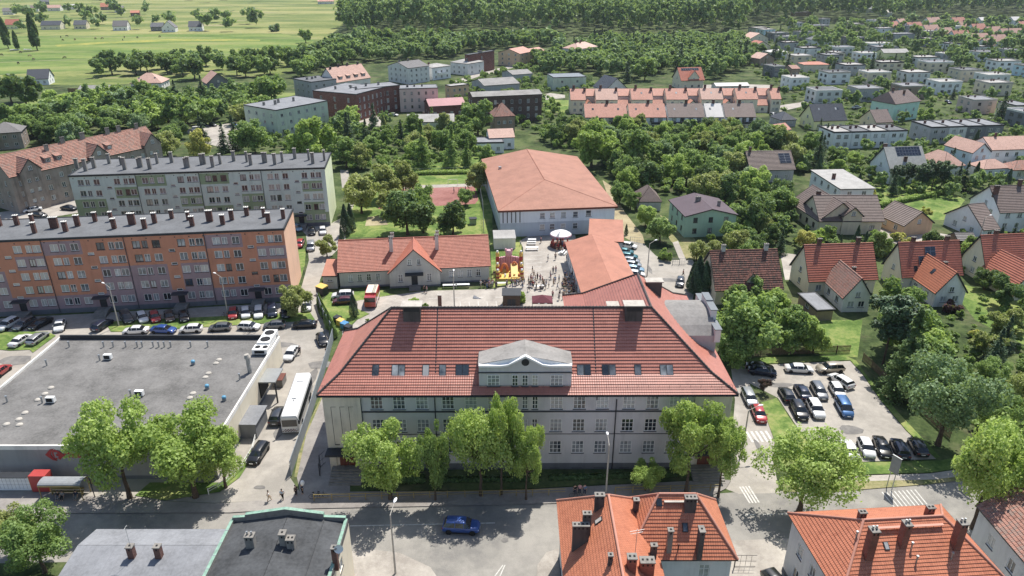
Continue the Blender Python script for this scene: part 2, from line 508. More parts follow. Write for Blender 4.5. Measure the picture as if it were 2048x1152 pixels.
                polys = [[(0, 0, h), (W, 0, h + rise), (W, D, h + rise), (0, D, h)]]
            roof_into(mb, polys, course, lift, thick, 0, 1, flare)
            if ridge or (ridge is None and course):
                for a, b in ridges: ridge_into(mb, (flare(Vector(a)) if flare else a), (flare(Vector(b)) if flare else b), 0.13, 2)
        s.roofobj = s.add('roof', mb, [M[mat] if isinstance(mat, str) else mat, M[edge], M[rmat] if rmat else (M[mat] if isinstance(mat, str) else mat)])
        return s.roofobj
    def wall(s, mat, plinth=None, name='wall', cm=None, splits=None, mats2=()):
        mb = MB(); h = s.h; zg = h - .3 if s.kind == 'flat' else h - .2
        for k in 'frbl':
            o, d, a, L = s.side(k)
            P = lambda t, z, q=0.0: (o[0] + d[0] * t - d[1] * q, o[1] + d[1] * t + d[0] * q, z)
            rc = [r for r in s.rects[k] if r[3] < zg - .02 and r[0] > .02 and r[1] < L - .02]
            xs = sorted({0.0, L} | {round(v, 3) for r in rc for v in r[:2]}); zs = sorted({0.0, zg} | {round(v, 3) for r in rc for v in r[2:]})
            if splits and k in splits: xs = sorted(set(xs) | {v for v in splits[k][0] if 0 < v < L}); zs = sorted(set(zs) | {v for v in splits[k][1] if 0 < v < zg})
            mi = lambda xi, zm: 0 if cm is None else cm(k, (xs[xi] + xs[xi + 1]) / 2, zm)
            for zi in range(len(zs) - 1):
                z0, z1 = zs[zi], zs[zi + 1]; zm = (z0 + z1) / 2
                st = None
                for xi in range(len(xs)):
                    hole = xi == len(xs) - 1 or any(r[0] < (xs[xi] + xs[xi + 1]) / 2 < r[1] and r[2] < zm < r[3] for r in rc)
                    if st is not None and (hole or mi(xi, zm) != mi0):
                        mb.poly([P(st, z0), P(xs[xi], z0), P(xs[xi], z1), P(st, z1)], mi0); st = None
                    if not hole and st is None: st, mi0 = xs[xi], mi(xi, zm)
            q = 0.14
            for x0, x1, z0, z1 in rc:
                mb.poly([P(x0, z0), P(x0, z0, q), P(x0, z1, q), P(x0, z1)], 0); mb.poly([P(x1, z0, q), P(x1, z0), P(x1, z1), P(x1, z1, q)], 0)
                mb.poly([P(x0, z1), P(x0, z1, q), P(x1, z1, q), P(x1, z1)], 0); mb.poly([P(x0, z0, q), P(x0, z0), P(x1, z0), P(x1, z0, q)], 0)
                mb.poly([P(x0, z0, q), P(x1, z0, q), P(x1, z1, q), P(x0, z1, q)], 1)
            if s.kind != 'flat':
                n = 12; ts = sorted({L * i / n for i in range(n + 1)})
                if s.kind == 'gy' and k in 'fb': ts = [0, s.ridge_t(k, L), L]
                if s.kind == 'gx' and k in 'rl': ts = [0, s.ridge_t(k, L), L]
                if s.kind in ('shed', 'shedx'): ts = [0, L]
                top = []
                for t in ts:
                    x, y, _ = P(t, 0); top.append(P(t, max(zg + .01, s.zr(x, y) - .1)))
                mb.poly([P(0, zg), P(L, zg)] + top[::-1], 0)
        if plinth:
            for k in 'frbl':
                o, d, a, L = s.side(k); e = .06
                P = lambda t, z, q: (o[0] + d[0] * t + d[1] * q, o[1] + d[1] * t - d[0] * q, z)
                mb.poly([P(-e, 0, e), P(L + e, 0, e), P(L + e, plinth[0], e), P(-e, plinth[0], e)], 2)
                mb.poly([P(-e, plinth[0], e), P(L + e, plinth[0], e), P(L, plinth[0], 0), P(0, plinth[0], 0)], 2)
        mats = [M[mat] if isinstance(mat, str) else mat, M['dark'], M[plinth[1]] if plinth else M['conc']] + [M[q] for q in mats2]
        w = s.add(name, mb, mats)
        s.place_windows()
        return w
    def ridge_t(s, k, L):
        if s.kind == 'gy': t = s.W * s.rf_ - s.ov if k == 'f' else L - (s.W * s.rf_ - s.ov)
        else: t = s.D * s.rf_ - s.ov if k == 'r' else L - (s.D * s.rf_ - s.ov)
        return min(max(t, .01), L - .01)
    rf_ = 0.5
    def place_windows(s, cap=100):
        zg = s.h - .3 if s.kind == 'flat' else s.h - .2
        near = s.dist < 125
        ws = s.wins
        rest = ws[cap:]
        for k, t, z, w, h, nc, nr, fr, si, lod in ws[:cap]:
            o, d, a, L = s.side(k)
            flush = z + h < zg - .02 and t - w / 2 > .02 and t + w / 2 < L - .02
            q = 0.0 if flush else -.14
            loc = (o[0] + d[0] * t - d[1] * q + s.off[0], o[1] + d[1] * t + d[0] * q + s.off[1], z)
            sep, joined = win_meshes(w, h, nc, nr, fr, si)
            if near if lod is None else lod:
                f = link('window', sep[0], s.root, loc, a)
                link('pane', sep[1], f); link('sill', sep[2], f)
            else: link('window', joined, s.root, loc, a)
        if rest:
            mb = MB()
            mats = []
            for k, t, z, w, h, nc, nr, fr, si, lod in rest:
                o, d, a, L = s.side(k)
                sep, joined = win_meshes(w, h, nc, nr, fr, si)
                ca, sa = math.cos(a), math.sin(a)
                for p in joined.polygons:
                    pts = []
                    for vi in p.vertices:
                        x, y, zz = joined.vertices[vi].co
                        pts.append((o[0] + d[0] * t + x * ca - y * sa, o[1] + d[1] * t + x * sa + y * ca, z + zz))
                    mt = joined.materials[p.material_index]
                    if mt not in mats: mats.append(mt)
                    mb.poly(pts, mats.index(mt))
            r = s.add('window', mb, mats); r['kind'] = 'stuff'
    def chimney(s, x, y, w=.6, d=.5, h=1.4, mat='chim_brick', cap='concd', pots=0, parent=None, ztop=None):
        z0 = s.zr(x, y) - min(.8, max(.15, w * .9)) if s.kind != 'flat' else s.h + .005
        z1 = s.zr(x, y) + h if ztop is None else ztop
        mb = MB(); mb.box(x - w / 2, y - d / 2, z0, x + w / 2, y + d / 2, z1, 0)
        mb.box(x - w / 2 - .06, y - d / 2 - .06, z1, x + w / 2 + .06, y + d / 2 + .06, z1 + .1, 1)
        n = max(1, int(w / .35))
        for i in range(n):
            cx = x - w / 2 + w * (i + .5) / n
            mb.box(cx - .09, y - .09, z1 + .1, cx + .09, y + .09, z1 + .16, 2)
        if z1 - z0 > 1.0:
            for i in range(n):
                cx = x - w / 2 + w * (i + .5) / n
                mb.box(cx - .08, y - d / 2 - .012, z1 - .35, cx + .08, y - d / 2, z1 - .12, 2)
        for i in range(pots):
            cx = x - w / 2 + w * (i + .5) / pots
            mb.tube((cx, y, z1 + .1), (cx, y, z1 + .5), .09, .09, 8, 3)
        s.add('chimney', mb, [M[mat], M[cap], M['black'], M['steel']], parent or s.roofobj)
    def on_roof(s, x, y):
        """frame on the roof surface: point, normal, up-slope"""
        e = .05; z = s.zr(x, y)
        gx = (s.zr(x + e, y) - z) / e; gy = (s.zr(x, y + e) - z) / e
        n = Vector((-gx, -gy, 1)).normalized()
        up = Vector((gx, gy, gx * gx + gy * gy))
        up = up.normalized() if up.length > 1e-4 else Vector((0, 1, 0))
        return Vector((x, y, z)), n, up, up.cross(n)
    def slab(s, name, x, y, w, l, th, mats, lift=.06, frame=0.0, cells=None, parent=None):
        """flat thing lying on the roof slope (skylight, solar panel): w across, l along the slope"""
        p, n, up, rt = s.on_roof(x, y)
        T = lambda a, b, c: p + rt * a + up * b + n * (c + lift)
        mb = MB()
        def bx(a0, b0, c0, a1, b1, c1, m):
            c = [T(a, b, q) for q in (c0, c1) for b in (b0, b1) for a in (a0, a1)]
            for f in ((0, 1, 5, 4), (1, 3, 7, 5), (3, 2, 6, 7), (2, 0, 4, 6), (4, 5, 7, 6), (2, 3, 1, 0)): mb.poly([c[i] for i in f], m)
        bx(-w / 2, -l / 2, -.05, w / 2, l / 2, th, 0)
        fr = frame or .07
        if cells:
            nx, ny = cells
            for i in range(nx):
                for j in range(ny):
                    a0, a1 = -w / 2 + w * i / nx + .03, -w / 2 + w * (i + 1) / nx - .03
                    b0, b1 = -l / 2 + l * j / ny + .03, -l / 2 + l * (j + 1) / ny - .03
                    bx(a0, b0, th, a1, b1, th + .012, 1)
        else: bx(-w / 2 + fr, -l / 2 + fr, th, w / 2 - fr, l / 2 - fr, th + .012, 1)
        return s.add(name, mb, mats, parent or s.roofobj)
    def skylight(s, x, y, w=.8, l=1.2): return s.slab('skylight', x, y, w, l, .07, [M['dark'], M['glass']])
    def solar(s, x, y, w, l, nx, ny): return s.slab('solar_panel', x, y, w, l, .08, [M['steel'], M['solar']], .12, cells=(nx, ny))
    def dormer(s, x, w, z0, z1, rise, y0, mat, roofmat, win=True, kind='g', course=0, wn=(1.0, 1.1)):
        """dormer on the front slope: front face at y0, from z0 to z1, with gable or shed roof"""
        # depth until the main roof is reached
        def reach(z, xx):
            y = y0
            while y < s.D * .8 and s.zr(xx, y) < z: y += .05
            return y
        ye = reach(z1 + (rise if kind == 'g' else rise), x)
        mb = MB()
        ys = reach(z1, x - w / 2)
        xl, xr = x - w / 2, x + w / 2
        if kind == 'g':
            mb.poly([(xl, y0, z0), (xr, y0, z0), (xr, y0, z1), (x, y0, z1 + rise), (xl, y0, z1)], 0)
        else: mb.poly([(xl, y0, z0), (xr, y0, z0), (xr, y0, z1), (xl, y0, z1)], 0)
        mb.poly([(xl, y0, z0), (xl, y0, z1), (xl, ys, z1), (xl, ys, z0)], 0); mb.poly([(xr, y0, z0), (xr, ys, z0), (xr, ys, z1), (xr, y0, z1)], 0)
        d = s.add('dormer', mb, [M[mat] if isinstance(mat, str) else mat], s.roofobj)
        rb = MB(); e = .2; yf = y0 - .25
        if kind == 'g':
            k = rise / (w / 2)
            roof_into(rb, [[(xl - e, ye, z1 - e * k), (xl - e, yf, z1 - e * k), (x, yf, z1 + rise), (x, ye, z1 + rise)],
                           [(xr + e, yf, z1 - e * k), (xr + e, ye, z1 - e * k), (x, ye, z1 + rise), (x, yf, z1 + rise)]], course, .04, .1)
        else:
            roof_into(rb, [[(xl - e, yf, z1), (xr + e, yf, z1), (xr + e, ye, z1 + rise), (xl - e, ye, z1 + rise)]], course, .04, .1)
        s.add('dormer_roof', rb, [M[roofmat] if isinstance(roofmat, str) else roofmat, M['dark']], d)
        if win:
            sep, joined = win_meshes(wn[0], wn[1], 2, 1)
            link('window', joined, d, (x + s.off[0], y0 - .14, z0 + (z1 - z0 - wn[1]) * .6) if False else (x + s.off[0], y0 - .14 + s.off[1], max(z0 + .1, z1 - wn[1] - .25)), 0)
        return d
    def balcony(s, k, t, z, w=2.2, d=1.1, mat='conc', rail='dark'):
        o, dd, a, L = s.side(k)
        mb = MB(); mb.box(-w / 2, -d, 0, w / 2, -.01, .14, 0)
        mb.box(-w / 2, -d, .14, w / 2, -d + .05, 1.1, 1); mb.box(-w / 2, -d + .05, .14, -w / 2 + .05, -.01, 1.1, 1); mb.box(w / 2 - .05, -d + .05, .14, w / 2, -.01, 1.1, 1)
        link('balcony', mb.mesh('balcony', [M[mat], M[rail]]), s.root, (o[0] + dd[0] * t + s.off[0], o[1] + dd[1] * t + s.off[1], z), a)
FOOT = []
def no_overlap(x, y, pad=0.0):
    for cx, cy, ux, uy, hw, hd in FOOT:
        dx, dy = x - cx, y - cy
        if abs(dx * ux + dy * uy) < hw + pad and abs(-dx * uy + dy * ux) < hd + pad: return False
    return True
# ------------------------------------------------------------------ ground
def ground_mat(name, stops, scale=0.05, rough=0.95, fine=2.5, spec=0.1, stretch=None, extra=None):
    n = NT(name); w = n.wpos()
    if stretch:
        m = n.n('ShaderNodeMapping'); m.inputs['Scale'].default_value = stretch; n.l(w, m.inputs[0]); w2 = m.outputs[0]
    else: w2 = w
    f = n.math('ADD', n.math('ADD', n.math('MULTIPLY', n.noise(scale, w2, 8, 0.62, 0.4), 0.6), n.math('MULTIPLY', n.noise(scale * 7, w2, 5, 0.6), 0.25)), n.math('MULTIPLY', n.noise(fine, w, 3, 0.6), 0.15))
    f = n.math('ADD', n.math('MULTIPLY', f, 1.7), -.35)
    c = n.ramp(f, [(p, srgb(x)) for p, x in stops])
    if extra:
        sc_, p0, p1, cc, amt = extra
        c = n.mix(n.ramp(n.noise(sc_, w2, 6, 0.65), [(p0, 0.0), (p1, amt)]), c, srgb(cc))
    n.col(c); n.rough(rough, spec); n.bump(n.noise(fine, w, 4), 0.3, 0.05)
    return n.mat
M['g_base'] = ground_mat('garden_soil_grass', [(0.34, '#2c3a1e'), (0.48, '#435529'), (0.62, '#5d6a38')], 0.09, extra=(0.13, .52, .66, '#6f6a4c', .6))
M['lawn'] = ground_mat('mown_grass', [(0.36, '#4d6a24'), (0.5, '#688230'), (0.64, '#8c9446')], 0.15, extra=(0.3, .56, .72, '#a09a5c', .6))
M['lawn_dry'] = ground_mat('dry_grass', [(0.36, '#66723c'), (0.5, '#85824f'), (0.64, '#9a9163')], 0.3)
M['meadow'] = ground_mat('meadow_grass', [(0.34, '#556a2e'), (0.45, '#6c7b35'), (0.54, '#858b43'), (0.64, '#9a9656')], 0.012, stretch=(0.35, 1.5, 1), fine=0.3, extra=(0.02, .58, .66, '#938c62', .8))
M['pasture'] = ground_mat('pasture_grass', [(0.35, '#4c6a26'), (0.48, '#66802e'), (0.62, '#848f3f')], 0.02, stretch=(0.3, 1.6, 1), fine=0.3, extra=(0.03, .5, .7, '#8f8c55', .6))
M['flower'] = ground_mat('flower_meadow', [(0.34, '#6c8334'), (0.5, '#8b9134'), (0.62, '#a29c34')], 0.05, fine=0.5)
M['asphalt'] = ground_mat('asphalt', [(0.34, '#7c7974'), (0.5, '#8d8981'), (0.66, '#9b968d')], 0.12, 0.85, 6, 0.25, extra=(0.05, .5, .64, '#837f7a', .6))
M['asph_old'] = ground_mat('old_asphalt', [(0.34, '#928c82'), (0.5, '#a29b90'), (0.66, '#b0a89b')], 0.12, 0.88, 6, 0.25, extra=(0.06, .52, .66, '#8d8478', .7))
M['paving'] = ground_mat('concrete_paving', [(0.34, '#958d83'), (0.5, '#a79f94'), (0.66, '#b4aca0')], 0.2, 0.9, 5, 0.2, extra=(0.08, .5, .66, '#948b80', .5))
M['pave_dk'] = ground_mat('grey_paving', [(0.34, '#837d78'), (0.5, '#908a84'), (0.66, '#9b958d')], 0.2, 0.9, 5, 0.2)
M['tan'] = ground_mat('trodden_earth', [(0.34, '#8f8265'), (0.5, '#a3956f'), (0.66, '#b0a37e')], 0.2)
M['court'] = ground_mat('red_court', [(0.34, '#8a5750'), (0.5, '#9a655c'), (0.66, '#a5726a')], 0.2)
M['paint'] = plain('road_paint', '#c4c1b9', 0.7, var=0.2, scale=3)
NOGO = []
def sheet(name, px, z, mat, nogo=True, kerb=None, kind='structure', label=None, cat=None):
    P = [G(x, y, 0) for x, y in px]
    if len(P) > 2:
        ar = sum(a.x * b.y - b.x * a.y for a, b in zip(P, P[1:] + P[:1]))
        if ar < 0: P = P[::-1]
    me = bpy.data.meshes.new(name)
    me.from_pydata([(p.x, p.y, z) for p in P], [], [tuple(range(len(P)))])
    me.materials.append(M[mat]); me.update()
    o = link(name, me); o['kind'] = kind
    if nogo: NOGO.append([(p.x, p.y) for p in P])
    return o
def inside(poly, x, y):
    c = False; j = len(poly) - 1
    for i in range(len(poly)):
        (xi, yi), (xj, yj) = poly[i], poly[j]
        if (yi > y) != (yj > y) and x < (xj - xi) * (y - yi) / (yj - yi) + xi: c = not c
        j = i
    return c
def free(x, y, pad=1.5): return no_overlap(x, y, pad) and not any(inside(p, x, y) for p in NOGO)
_g = bpy.data.meshes.new('ground')
_g.from_pydata([(-6000, -300, 0), (6000, -300, 0), (6000, 8000, 0), (-6000, 8000, 0)], [], [(0, 1, 2, 3)])
_g.materials.append(M['g_base']); _go = link('ground', _g); _go['kind'] = 'structure'
# meadows up to the horizon on the left
sheet('meadow', [(-900, 200), (0, 172), (60, 168), (190, 172), (560, 150), (620, 128), (640, 100), (660, 70), (700, 40), (735, 10), (760, -20), (780, -45), (-900, -45)], .02, 'meadow', False)
sheet('pasture', [(-900, 150), (0, 150), (180, 140), (350, 124), (600, 112), (630, 80), (560, 67), (180, 70), (-900, 90)], .04, 'pasture', False)
sheet('flower_strip', [(115, 94), (200, 88), (360, 82), (520, 82), (520, 78), (350, 78), (200, 84), (110, 90)], .06, 'flower', False)
sheet('meadow', [(-600, 228), (0, 218), (130, 186), (300, 184), (520, 184), (600, 186), (560, 200), (230, 206), (60, 250), (-600, 280)], .03, 'pasture', False)
# streets
sheet('street', [(-500, 1030), (145, 1023), (460, 1022), (660, 1013), (1024, 1006), (1300, 997), (1480, 984), (1690, 979), (1850, 966), (2048, 943), (2500, 894),
      (2500, 991), (2048, 1041), (1850, 1068), (1690, 1078), (1480, 1086), (1136, 1098), (1098, 1109), (1080, 1134), (1070, 1200), (1068, 1500), (890, 1500), (885, 1190), (854, 1140), (796, 1111), (745, 1105), (600, 1109), (145, 1124), (-500, 1136)], .012, 'asphalt')
sheet('pavement', [(-500, 1034), (145, 1027.5), (460, 1026.5), (560, 1020), (660, 1017.5), (1024, 1010.5), (1300, 1001.5), (1420, 994), (1452, 978), (1462, 962), (1440, 960), (1000, 983), (640, 985), (600, 985), (560, 1000), (430, 1008), (300, 1002), (130, 990), (-500, 988)], .12, 'pave_dk')
sheet('pavement', [(715, 1103), (747, 1100.5), (800, 1107.5), (861, 1136), (892, 1181), (900, 1500), (600, 1500), (600, 1104)], .12, 'paving')
sheet('pavement', [(1133, 1094), (1480, 1082), (1690, 1074), (1850, 1064), (2048, 1037), (2500, 987), (2500, 1300), (1064, 1300), (1075, 1131), (1093, 1106)], .12, 'paving')
sheet('yard', [(-500, 690), (-200, 660), (0, 637), (560, 606), (600, 585), (618, 520), (612, 470), (596, 452), (660, 448), (690, 432), (700, 402), (684, 374), (680, 340), (696, 340), (702, 372), (722, 400), (712, 440), (684, 490), (655, 520), (640, 560), (632, 600), (636, 625), (668, 672), (662, 690), (640, 770), (580, 955), (600, 984), (560, 999), (430, 1006), (300, 1000), (-500, 1000)], .008, 'asph_old')
sheet('grass_verge', [(215, 652), (230, 643), (620, 625), (630, 640), (620, 642), (260, 664), (222, 664)], .1, 'lawn')
sheet('grass_verge', [(-100, 680), (0, 664), (95, 664), (112, 672), (66, 706), (60, 700), (20, 702), (0, 700), (-100, 720)], .1, 'lawn')
sheet('grass_verge', [(270, 992), (300, 966), (440, 966), (478, 938), (500, 900), (512, 905), (480, 955), (440, 985), (330, 1002)], .1, 'lawn')
sheet('grass_verge', [(596, 500), (612, 498), (610, 530), (597, 575), (588, 590)], .1, 'lawn')
sheet('grass_verge', [(642, 795), (645, 795), (612, 872), (594, 955), (588, 955), (600, 895), (620, 840)], .05, 'lawn_dry')
sheet('pavement', [(645, 795), (700, 780), (700, 990), (600, 985), (594, 955), (612, 872)], .04, 'pave_dk')
sheet('pavement', [(-300, 662), (0, 634), (560, 602), (596, 590), (590, 575), (0, 615), (-300, 640)], .06, 'pave_dk')
# school front beds
sheet('flower_bed', [(725, 955), (1455, 936), (1440, 958), (1000, 981), (724, 984)], .14, 'g_base')
# courtyard behind the school
sheet('courtyard', [(690, 606), (760, 594), (850, 582), (990, 578), (1048, 560), (1046, 495), (1040, 482), (1060, 470), (1150, 470), (1180, 620), (1180, 760), (690, 760), (684, 660), (700, 655), (715, 640), (740, 628), (700, 612)], .03, 'paving')
sheet('lawn', [(645, 600), (660, 585), (770, 580), (780, 590), (716, 603), (740, 626), (712, 640), (700, 653), (680, 662), (668, 668), (640, 622)], .025, 'lawn')
sheet('lawn', [(980, 470), (1042, 470), (1043, 500), (1046, 560), (985, 576)], .02, 'lawn')
sheet('lawn', [(690, 475), (700, 430), (730, 350), (760, 340), (900, 330), (984, 330), (985, 470)], .016, 'lawn')
sheet('sports_court', [(757, 405), (765, 374), (948, 370), (957, 400), (950, 408), (757, 418)], .034, 'court')
sheet('path', [(765, 373), (985, 366), (985, 372), (765, 379)], .05, 'paving')
sheet('sand_pit', [(730, 452), (735, 434), (768, 432), (776, 450)], .05, 'tan', kind='structure')
# right of the school
sheet('access_road', [(1462, 962), (1452, 978), (1478, 988), (1560, 986), (1545, 920), (1552, 880), (1520, 810), (1500, 770), (1482, 735), (1462, 735), (1470, 800), (1462, 900)], .016, 'asph_old')
sheet('car_park', [(1478, 732), (1700, 722), (1724, 748), (1760, 800), (1812, 862), (1872, 918), (1660, 926), (1602, 866), (1556, 796), (1490, 762)], .02, 'asph_old')
sheet('lawn', [(1522, 806), (1553, 797), (1600, 868), (1655, 928), (1880, 922), (1990, 900), (2080, 905), (2000, 925), (1860, 946), (1690, 951), (1600, 955), (1560, 940), (1548, 880)], .1, 'lawn')
sheet('path', [(1565, 958), (1690, 953), (1860, 948), (2000, 928), (2200, 900), (2200, 915), (2020, 940), (1870, 960), (1690, 964), (1566, 968)], .09, 'paving')
sheet('grass_verge', [(1566, 968), (1690, 964), (1870, 960), (2020, 940), (2200, 916), (2200, 930), (2048, 948), (1850, 970), (1690, 982.5), (1566, 985)], .1, 'lawn_dry')
sheet('lawn', [(1480, 730), (1510, 716), (1690, 712), (1712, 722), (1740, 760), (1800, 830), (1880, 915), (1870, 917), (1812, 861), (1760, 799), (1724, 747), (1700, 721)], .1, 'lawn')
sheet('lane', [(1232, 488), (1262, 482), (1288, 488), (1312, 512), (1340, 520), (1385, 520), (1400, 545), (1385, 600), (1370, 640), (1300, 640), (1260, 560)], .03, 'asph_old')
sheet('track', [(1205, 360), (1222, 372), (1240, 408), (1250, 425), (1285, 470), (1290, 488), (1262, 482), (1240, 470), (1228, 440), (1218, 400)], .025, 'tan')
sheet('path', [(1345, 485), (1356, 482), (1372, 520), (1360, 522)], .04, 'paving')
sheet('lawn', [(1320, 430), (1340, 440), (1390, 478), (1400, 520), (1375, 520), (1340, 480)], .02, 'lawn_dry')
# residential lanes
for pts in ([(1530, 215), (1600, 205), (1660, 180), (1660, 186), (1600, 214), (1540, 228)], [(1130, 190), (1100, 186), (1060, 196), (1064, 202), (1130, 196)],
            [(1400, 170), (1470, 168), (1540, 170), (1540, 176), (1400, 178)], [(1740, 470), (1775, 450), (1900, 470), (1920, 500), (1800, 490)],
            [(1560, 505), (1600, 510), (1590, 560), (1570, 560)], [(900, 165), (960, 145), (1060, 122), (1062, 127), (960, 152), (905, 172)],
            [(700, 230), (760, 228), (775, 262), (745, 262), (700, 245)], [(370, 260), (470, 245), (500, 268), (470, 300), (400, 285)], [(-100, 440), (30, 420), (150, 400), (160, 425), (40, 445), (-100, 460)]):
    sheet('lane', pts, .03, 'paving')
for pts in ([(1615, 630), (1660, 640), (1725, 640), (1715, 715), (1610, 705)], [(1720, 380), (1860, 360), (1930, 400), (1900, 440), (1760, 440)], [(1890, 560), (2048, 600), (2048, 690), (1950, 640)],
            [(520, 100), (620, 90), (600, 110), (520, 120)], [(1085, 200), (1138, 200), (1138, 225), (1090, 225)], [(760, 330), (980, 300), (980, 345), (760, 352)]):
    sheet('lawn', pts, .022, 'lawn', False)
def strips(name, a, b, n, wid, mat='paint', z=.135, duty=.5):
    """painted bars between two ground points"""
    A, B = G(*a), G(*b); d = (B - A) / n; p = Vector((-d.y, d.x, 0)).normalized() * wid / 2
    mb = MB()
    for i in range(n):
        s0 = A + d * i; s1 = A + d * (i + duty)
        mb.poly([(q.x, q.y, z) for q in (s0 - p, s1 - p, s1 + p, s0 + p)])
    o = mb.build(name, [M[mat]]); o['kind'] = 'structure'
strips('lane_marking', (1490, 1030), (1800, 1021), 9, .14, z=.018, duty=.6)
strips('lane_marking', (700, 1052), (990, 1046), 1, .14, z=.018, duty=1)
strips('lane_marking', (990, 1152), (1006, 1130), 1, .12, z=.018, duty=1)
strips('lane_marking', (1000, 1152), (1010, 1130), 1, .12, z=.02, duty=1)
strips('crossing_marking', (1488, 990), (1512, 988), 4, 3.2, z=.018)
strips('crossing_marking', (1497, 874), (1545, 872), 5, 2.6, z=.022)
def hatch():
    mb = MB()
    for i in range(9):
        a, b = G(1764 + i * 8.2, 984 - i * .6), G(1790 + i * 8.0, 1016 - i * .9)
        mb.poly([(a.x - .08, a.y, .018), (b.x - .08, b.y, .018), (b.x + .08, b.y, .018), (a.x + .08, a.y, .018)][::-1])
    o = mb.build('hatched_marking', [M['paint']]); o['kind'] = 'structure'
hatch()
def bays(pairs):
    mb = MB()
    for a, b in pairs:
        A, B = G(*a), G(*b); d = (B - A).normalized(); p = Vector((-d.y, d.x, 0)) * .06
        mb.poly([(q.x, q.y, .036) for q in (A - p, B - p, B + p, A + p)])
    o = mb.build('bay_marking', [M['paint']]); o['kind'] = 'structure'
bays([((1050, 505 + i * 7.5), (1084, 503 + i * 7.5)) for i in range(8)] + [((770 + i * 44, 598 - i * .6), (792 + i * 44, 597.6 - i * .6)) for i in range(6)] + [((920 + i * 18, 603), (921 + i * 18, 612)) for i in range(5)])

for i, (a, b) in enumerate([((430, 8), (560, 22)), ((470, 20), (400, 44)), ((512, 34), (600, 26)), ((100, 73), (420, 76)), ((440, 70), (600, 66)), ((0, 125), (180, 118)), ((180, 118), (330, 120)), ((560, 55), (690, 52)), ((300, 12), (430, 8))]):
    strips('field_ditch', a, b, 1, 2.2 if i < 3 else 1.4, 'tan' if i in (3, 5, 6) else 'g_base', z=.08, duty=1)
def stains():
    rs = random.Random(9); n = NT('patched_asphalt'); n.col(n.ramp(n.noise(.8, n.wpos(), 4), [(.35, srgb('#6f6c69')), (.65, srgb('#85817b'))])); n.rough(.9, .2); mb = MB()
    for x, y, w, d in [(640, 730, 2.5, 1.6), (620, 760, 1, 4), (560, 690, 3, 1.2), (420, 640, 5, .8), (200, 648, 2, 2), (1700, 860, 2, 1.4), (1560, 770, 3, .8), (1010, 1080, .5, .5), (870, 1090, .4, .4), (600, 940, .5, .5), (560, 860, .8, 2.6), (1520, 900, .5, 3), (1640, 1010, .4, .4), (30, 720, 3, 2), (90, 740, 1.4, 2.4), (1340, 560, 3, 1), (1300, 540, .5, 2.5), (1090, 560, 2, .6), (520, 975, 1, .4)]:
        p = G(x, y); k = 9; mb.poly([(p.x + w * math.cos(6.283 * i / k) * rs.uniform(.7, 1.1), p.y + d * math.sin(6.283 * i / k) * rs.uniform(.7, 1.1), .042) for i in range(k)])
    o = mb.build('asphalt_patch', [n.mat]); o['kind'] = 'structure'
stains()
# ------------------------------------------------------------------ wall and roof materials
M['school_tile'] = tile('school_tiles', '#b26a55', '#984f40', .14, .36, .30, spec=.45, pb=.15)
M['tile_red'] = tile('red_tiles', '#b5664b', '#9a4f39', .25, .45)
M['tile_orange'] = tile('orange_tiles', '#bf6f49', '#a5583a', .2, .38)
M['tile_old'] = tile('old_tiles', '#b07a66', '#7d5548', .5, .7, moss='#8d776b')
M['tile_mossy'] = tile('mossy_tiles', '#8c5a4b', '#5f3f36', .65, .75, moss='#4f443c')
M['tile_brown'] = tile('brown_tiles', '#7a6860', '#5e4f49', .25, .5)
M['tile_grey'] = tile('grey_tiles', '#6f6b69', '#55524f', .2, .5)
M['tile_dark'] = tile('dark_tiles', '#4c5057', '#3a3d44', .2, .45)
M['tile_pale'] = tile('pale_orange_tiles', '#bf8068', '#a5684f', .3, .5)
M['tile_pink'] = tile('pale_pink_tiles', '#bf9480', '#a87a66', .3, .5)
M['tile_silver'] = tile('silver_tiles', '#a3a39c', '#8b8b84', .25, .5)
M['gym_sheet'] = seam('gym_sheet', '#a8735c', .9, .7, var=.1)
M['link_sheet'] = seam('link_sheet', '#b4745a', .45, .65, var=.1, along='v')
M['felt'] = seam('roof_felt', '#6b6d70', 1.0, .85, var=.12, along='v')
M['felt_mkt'] = seam('market_felt', '#74726f', 1.0, .85, var=.2, along='v')
M['felt_dark'] = seam('dark_felt', '#4d4f51', 1.0, .85, var=.22)
M['felt_lt'] = seam('light_felt', '#84868a', 1.0, .8, var=.14)
M['felt_pale'] = seam('pale_felt', '#a6a39e', 1.0, .8, var=.12)
M['sheet_grey'] = seam('grey_sheet', '#7d8489', .6, .5, var=.08)
M['sheet_zinc'] = seam('zinc_sheet', '#9a9c9a', .6, .5, metal=.3, var=.1)
M['sheet_white'] = seam('white_sheet', '#c9c5c0', .5, .6, var=.06)
M['sheet_plum'] = seam('plum_sheet', '#5f4f55', .5, .55, var=.08)
M['sheet_pink'] = seam('pink_sheet', '#b77f80', .4, .5, var=.06)
M['eternit'] = seam('eternit', '#928f8b', .9, .85, var=.14)
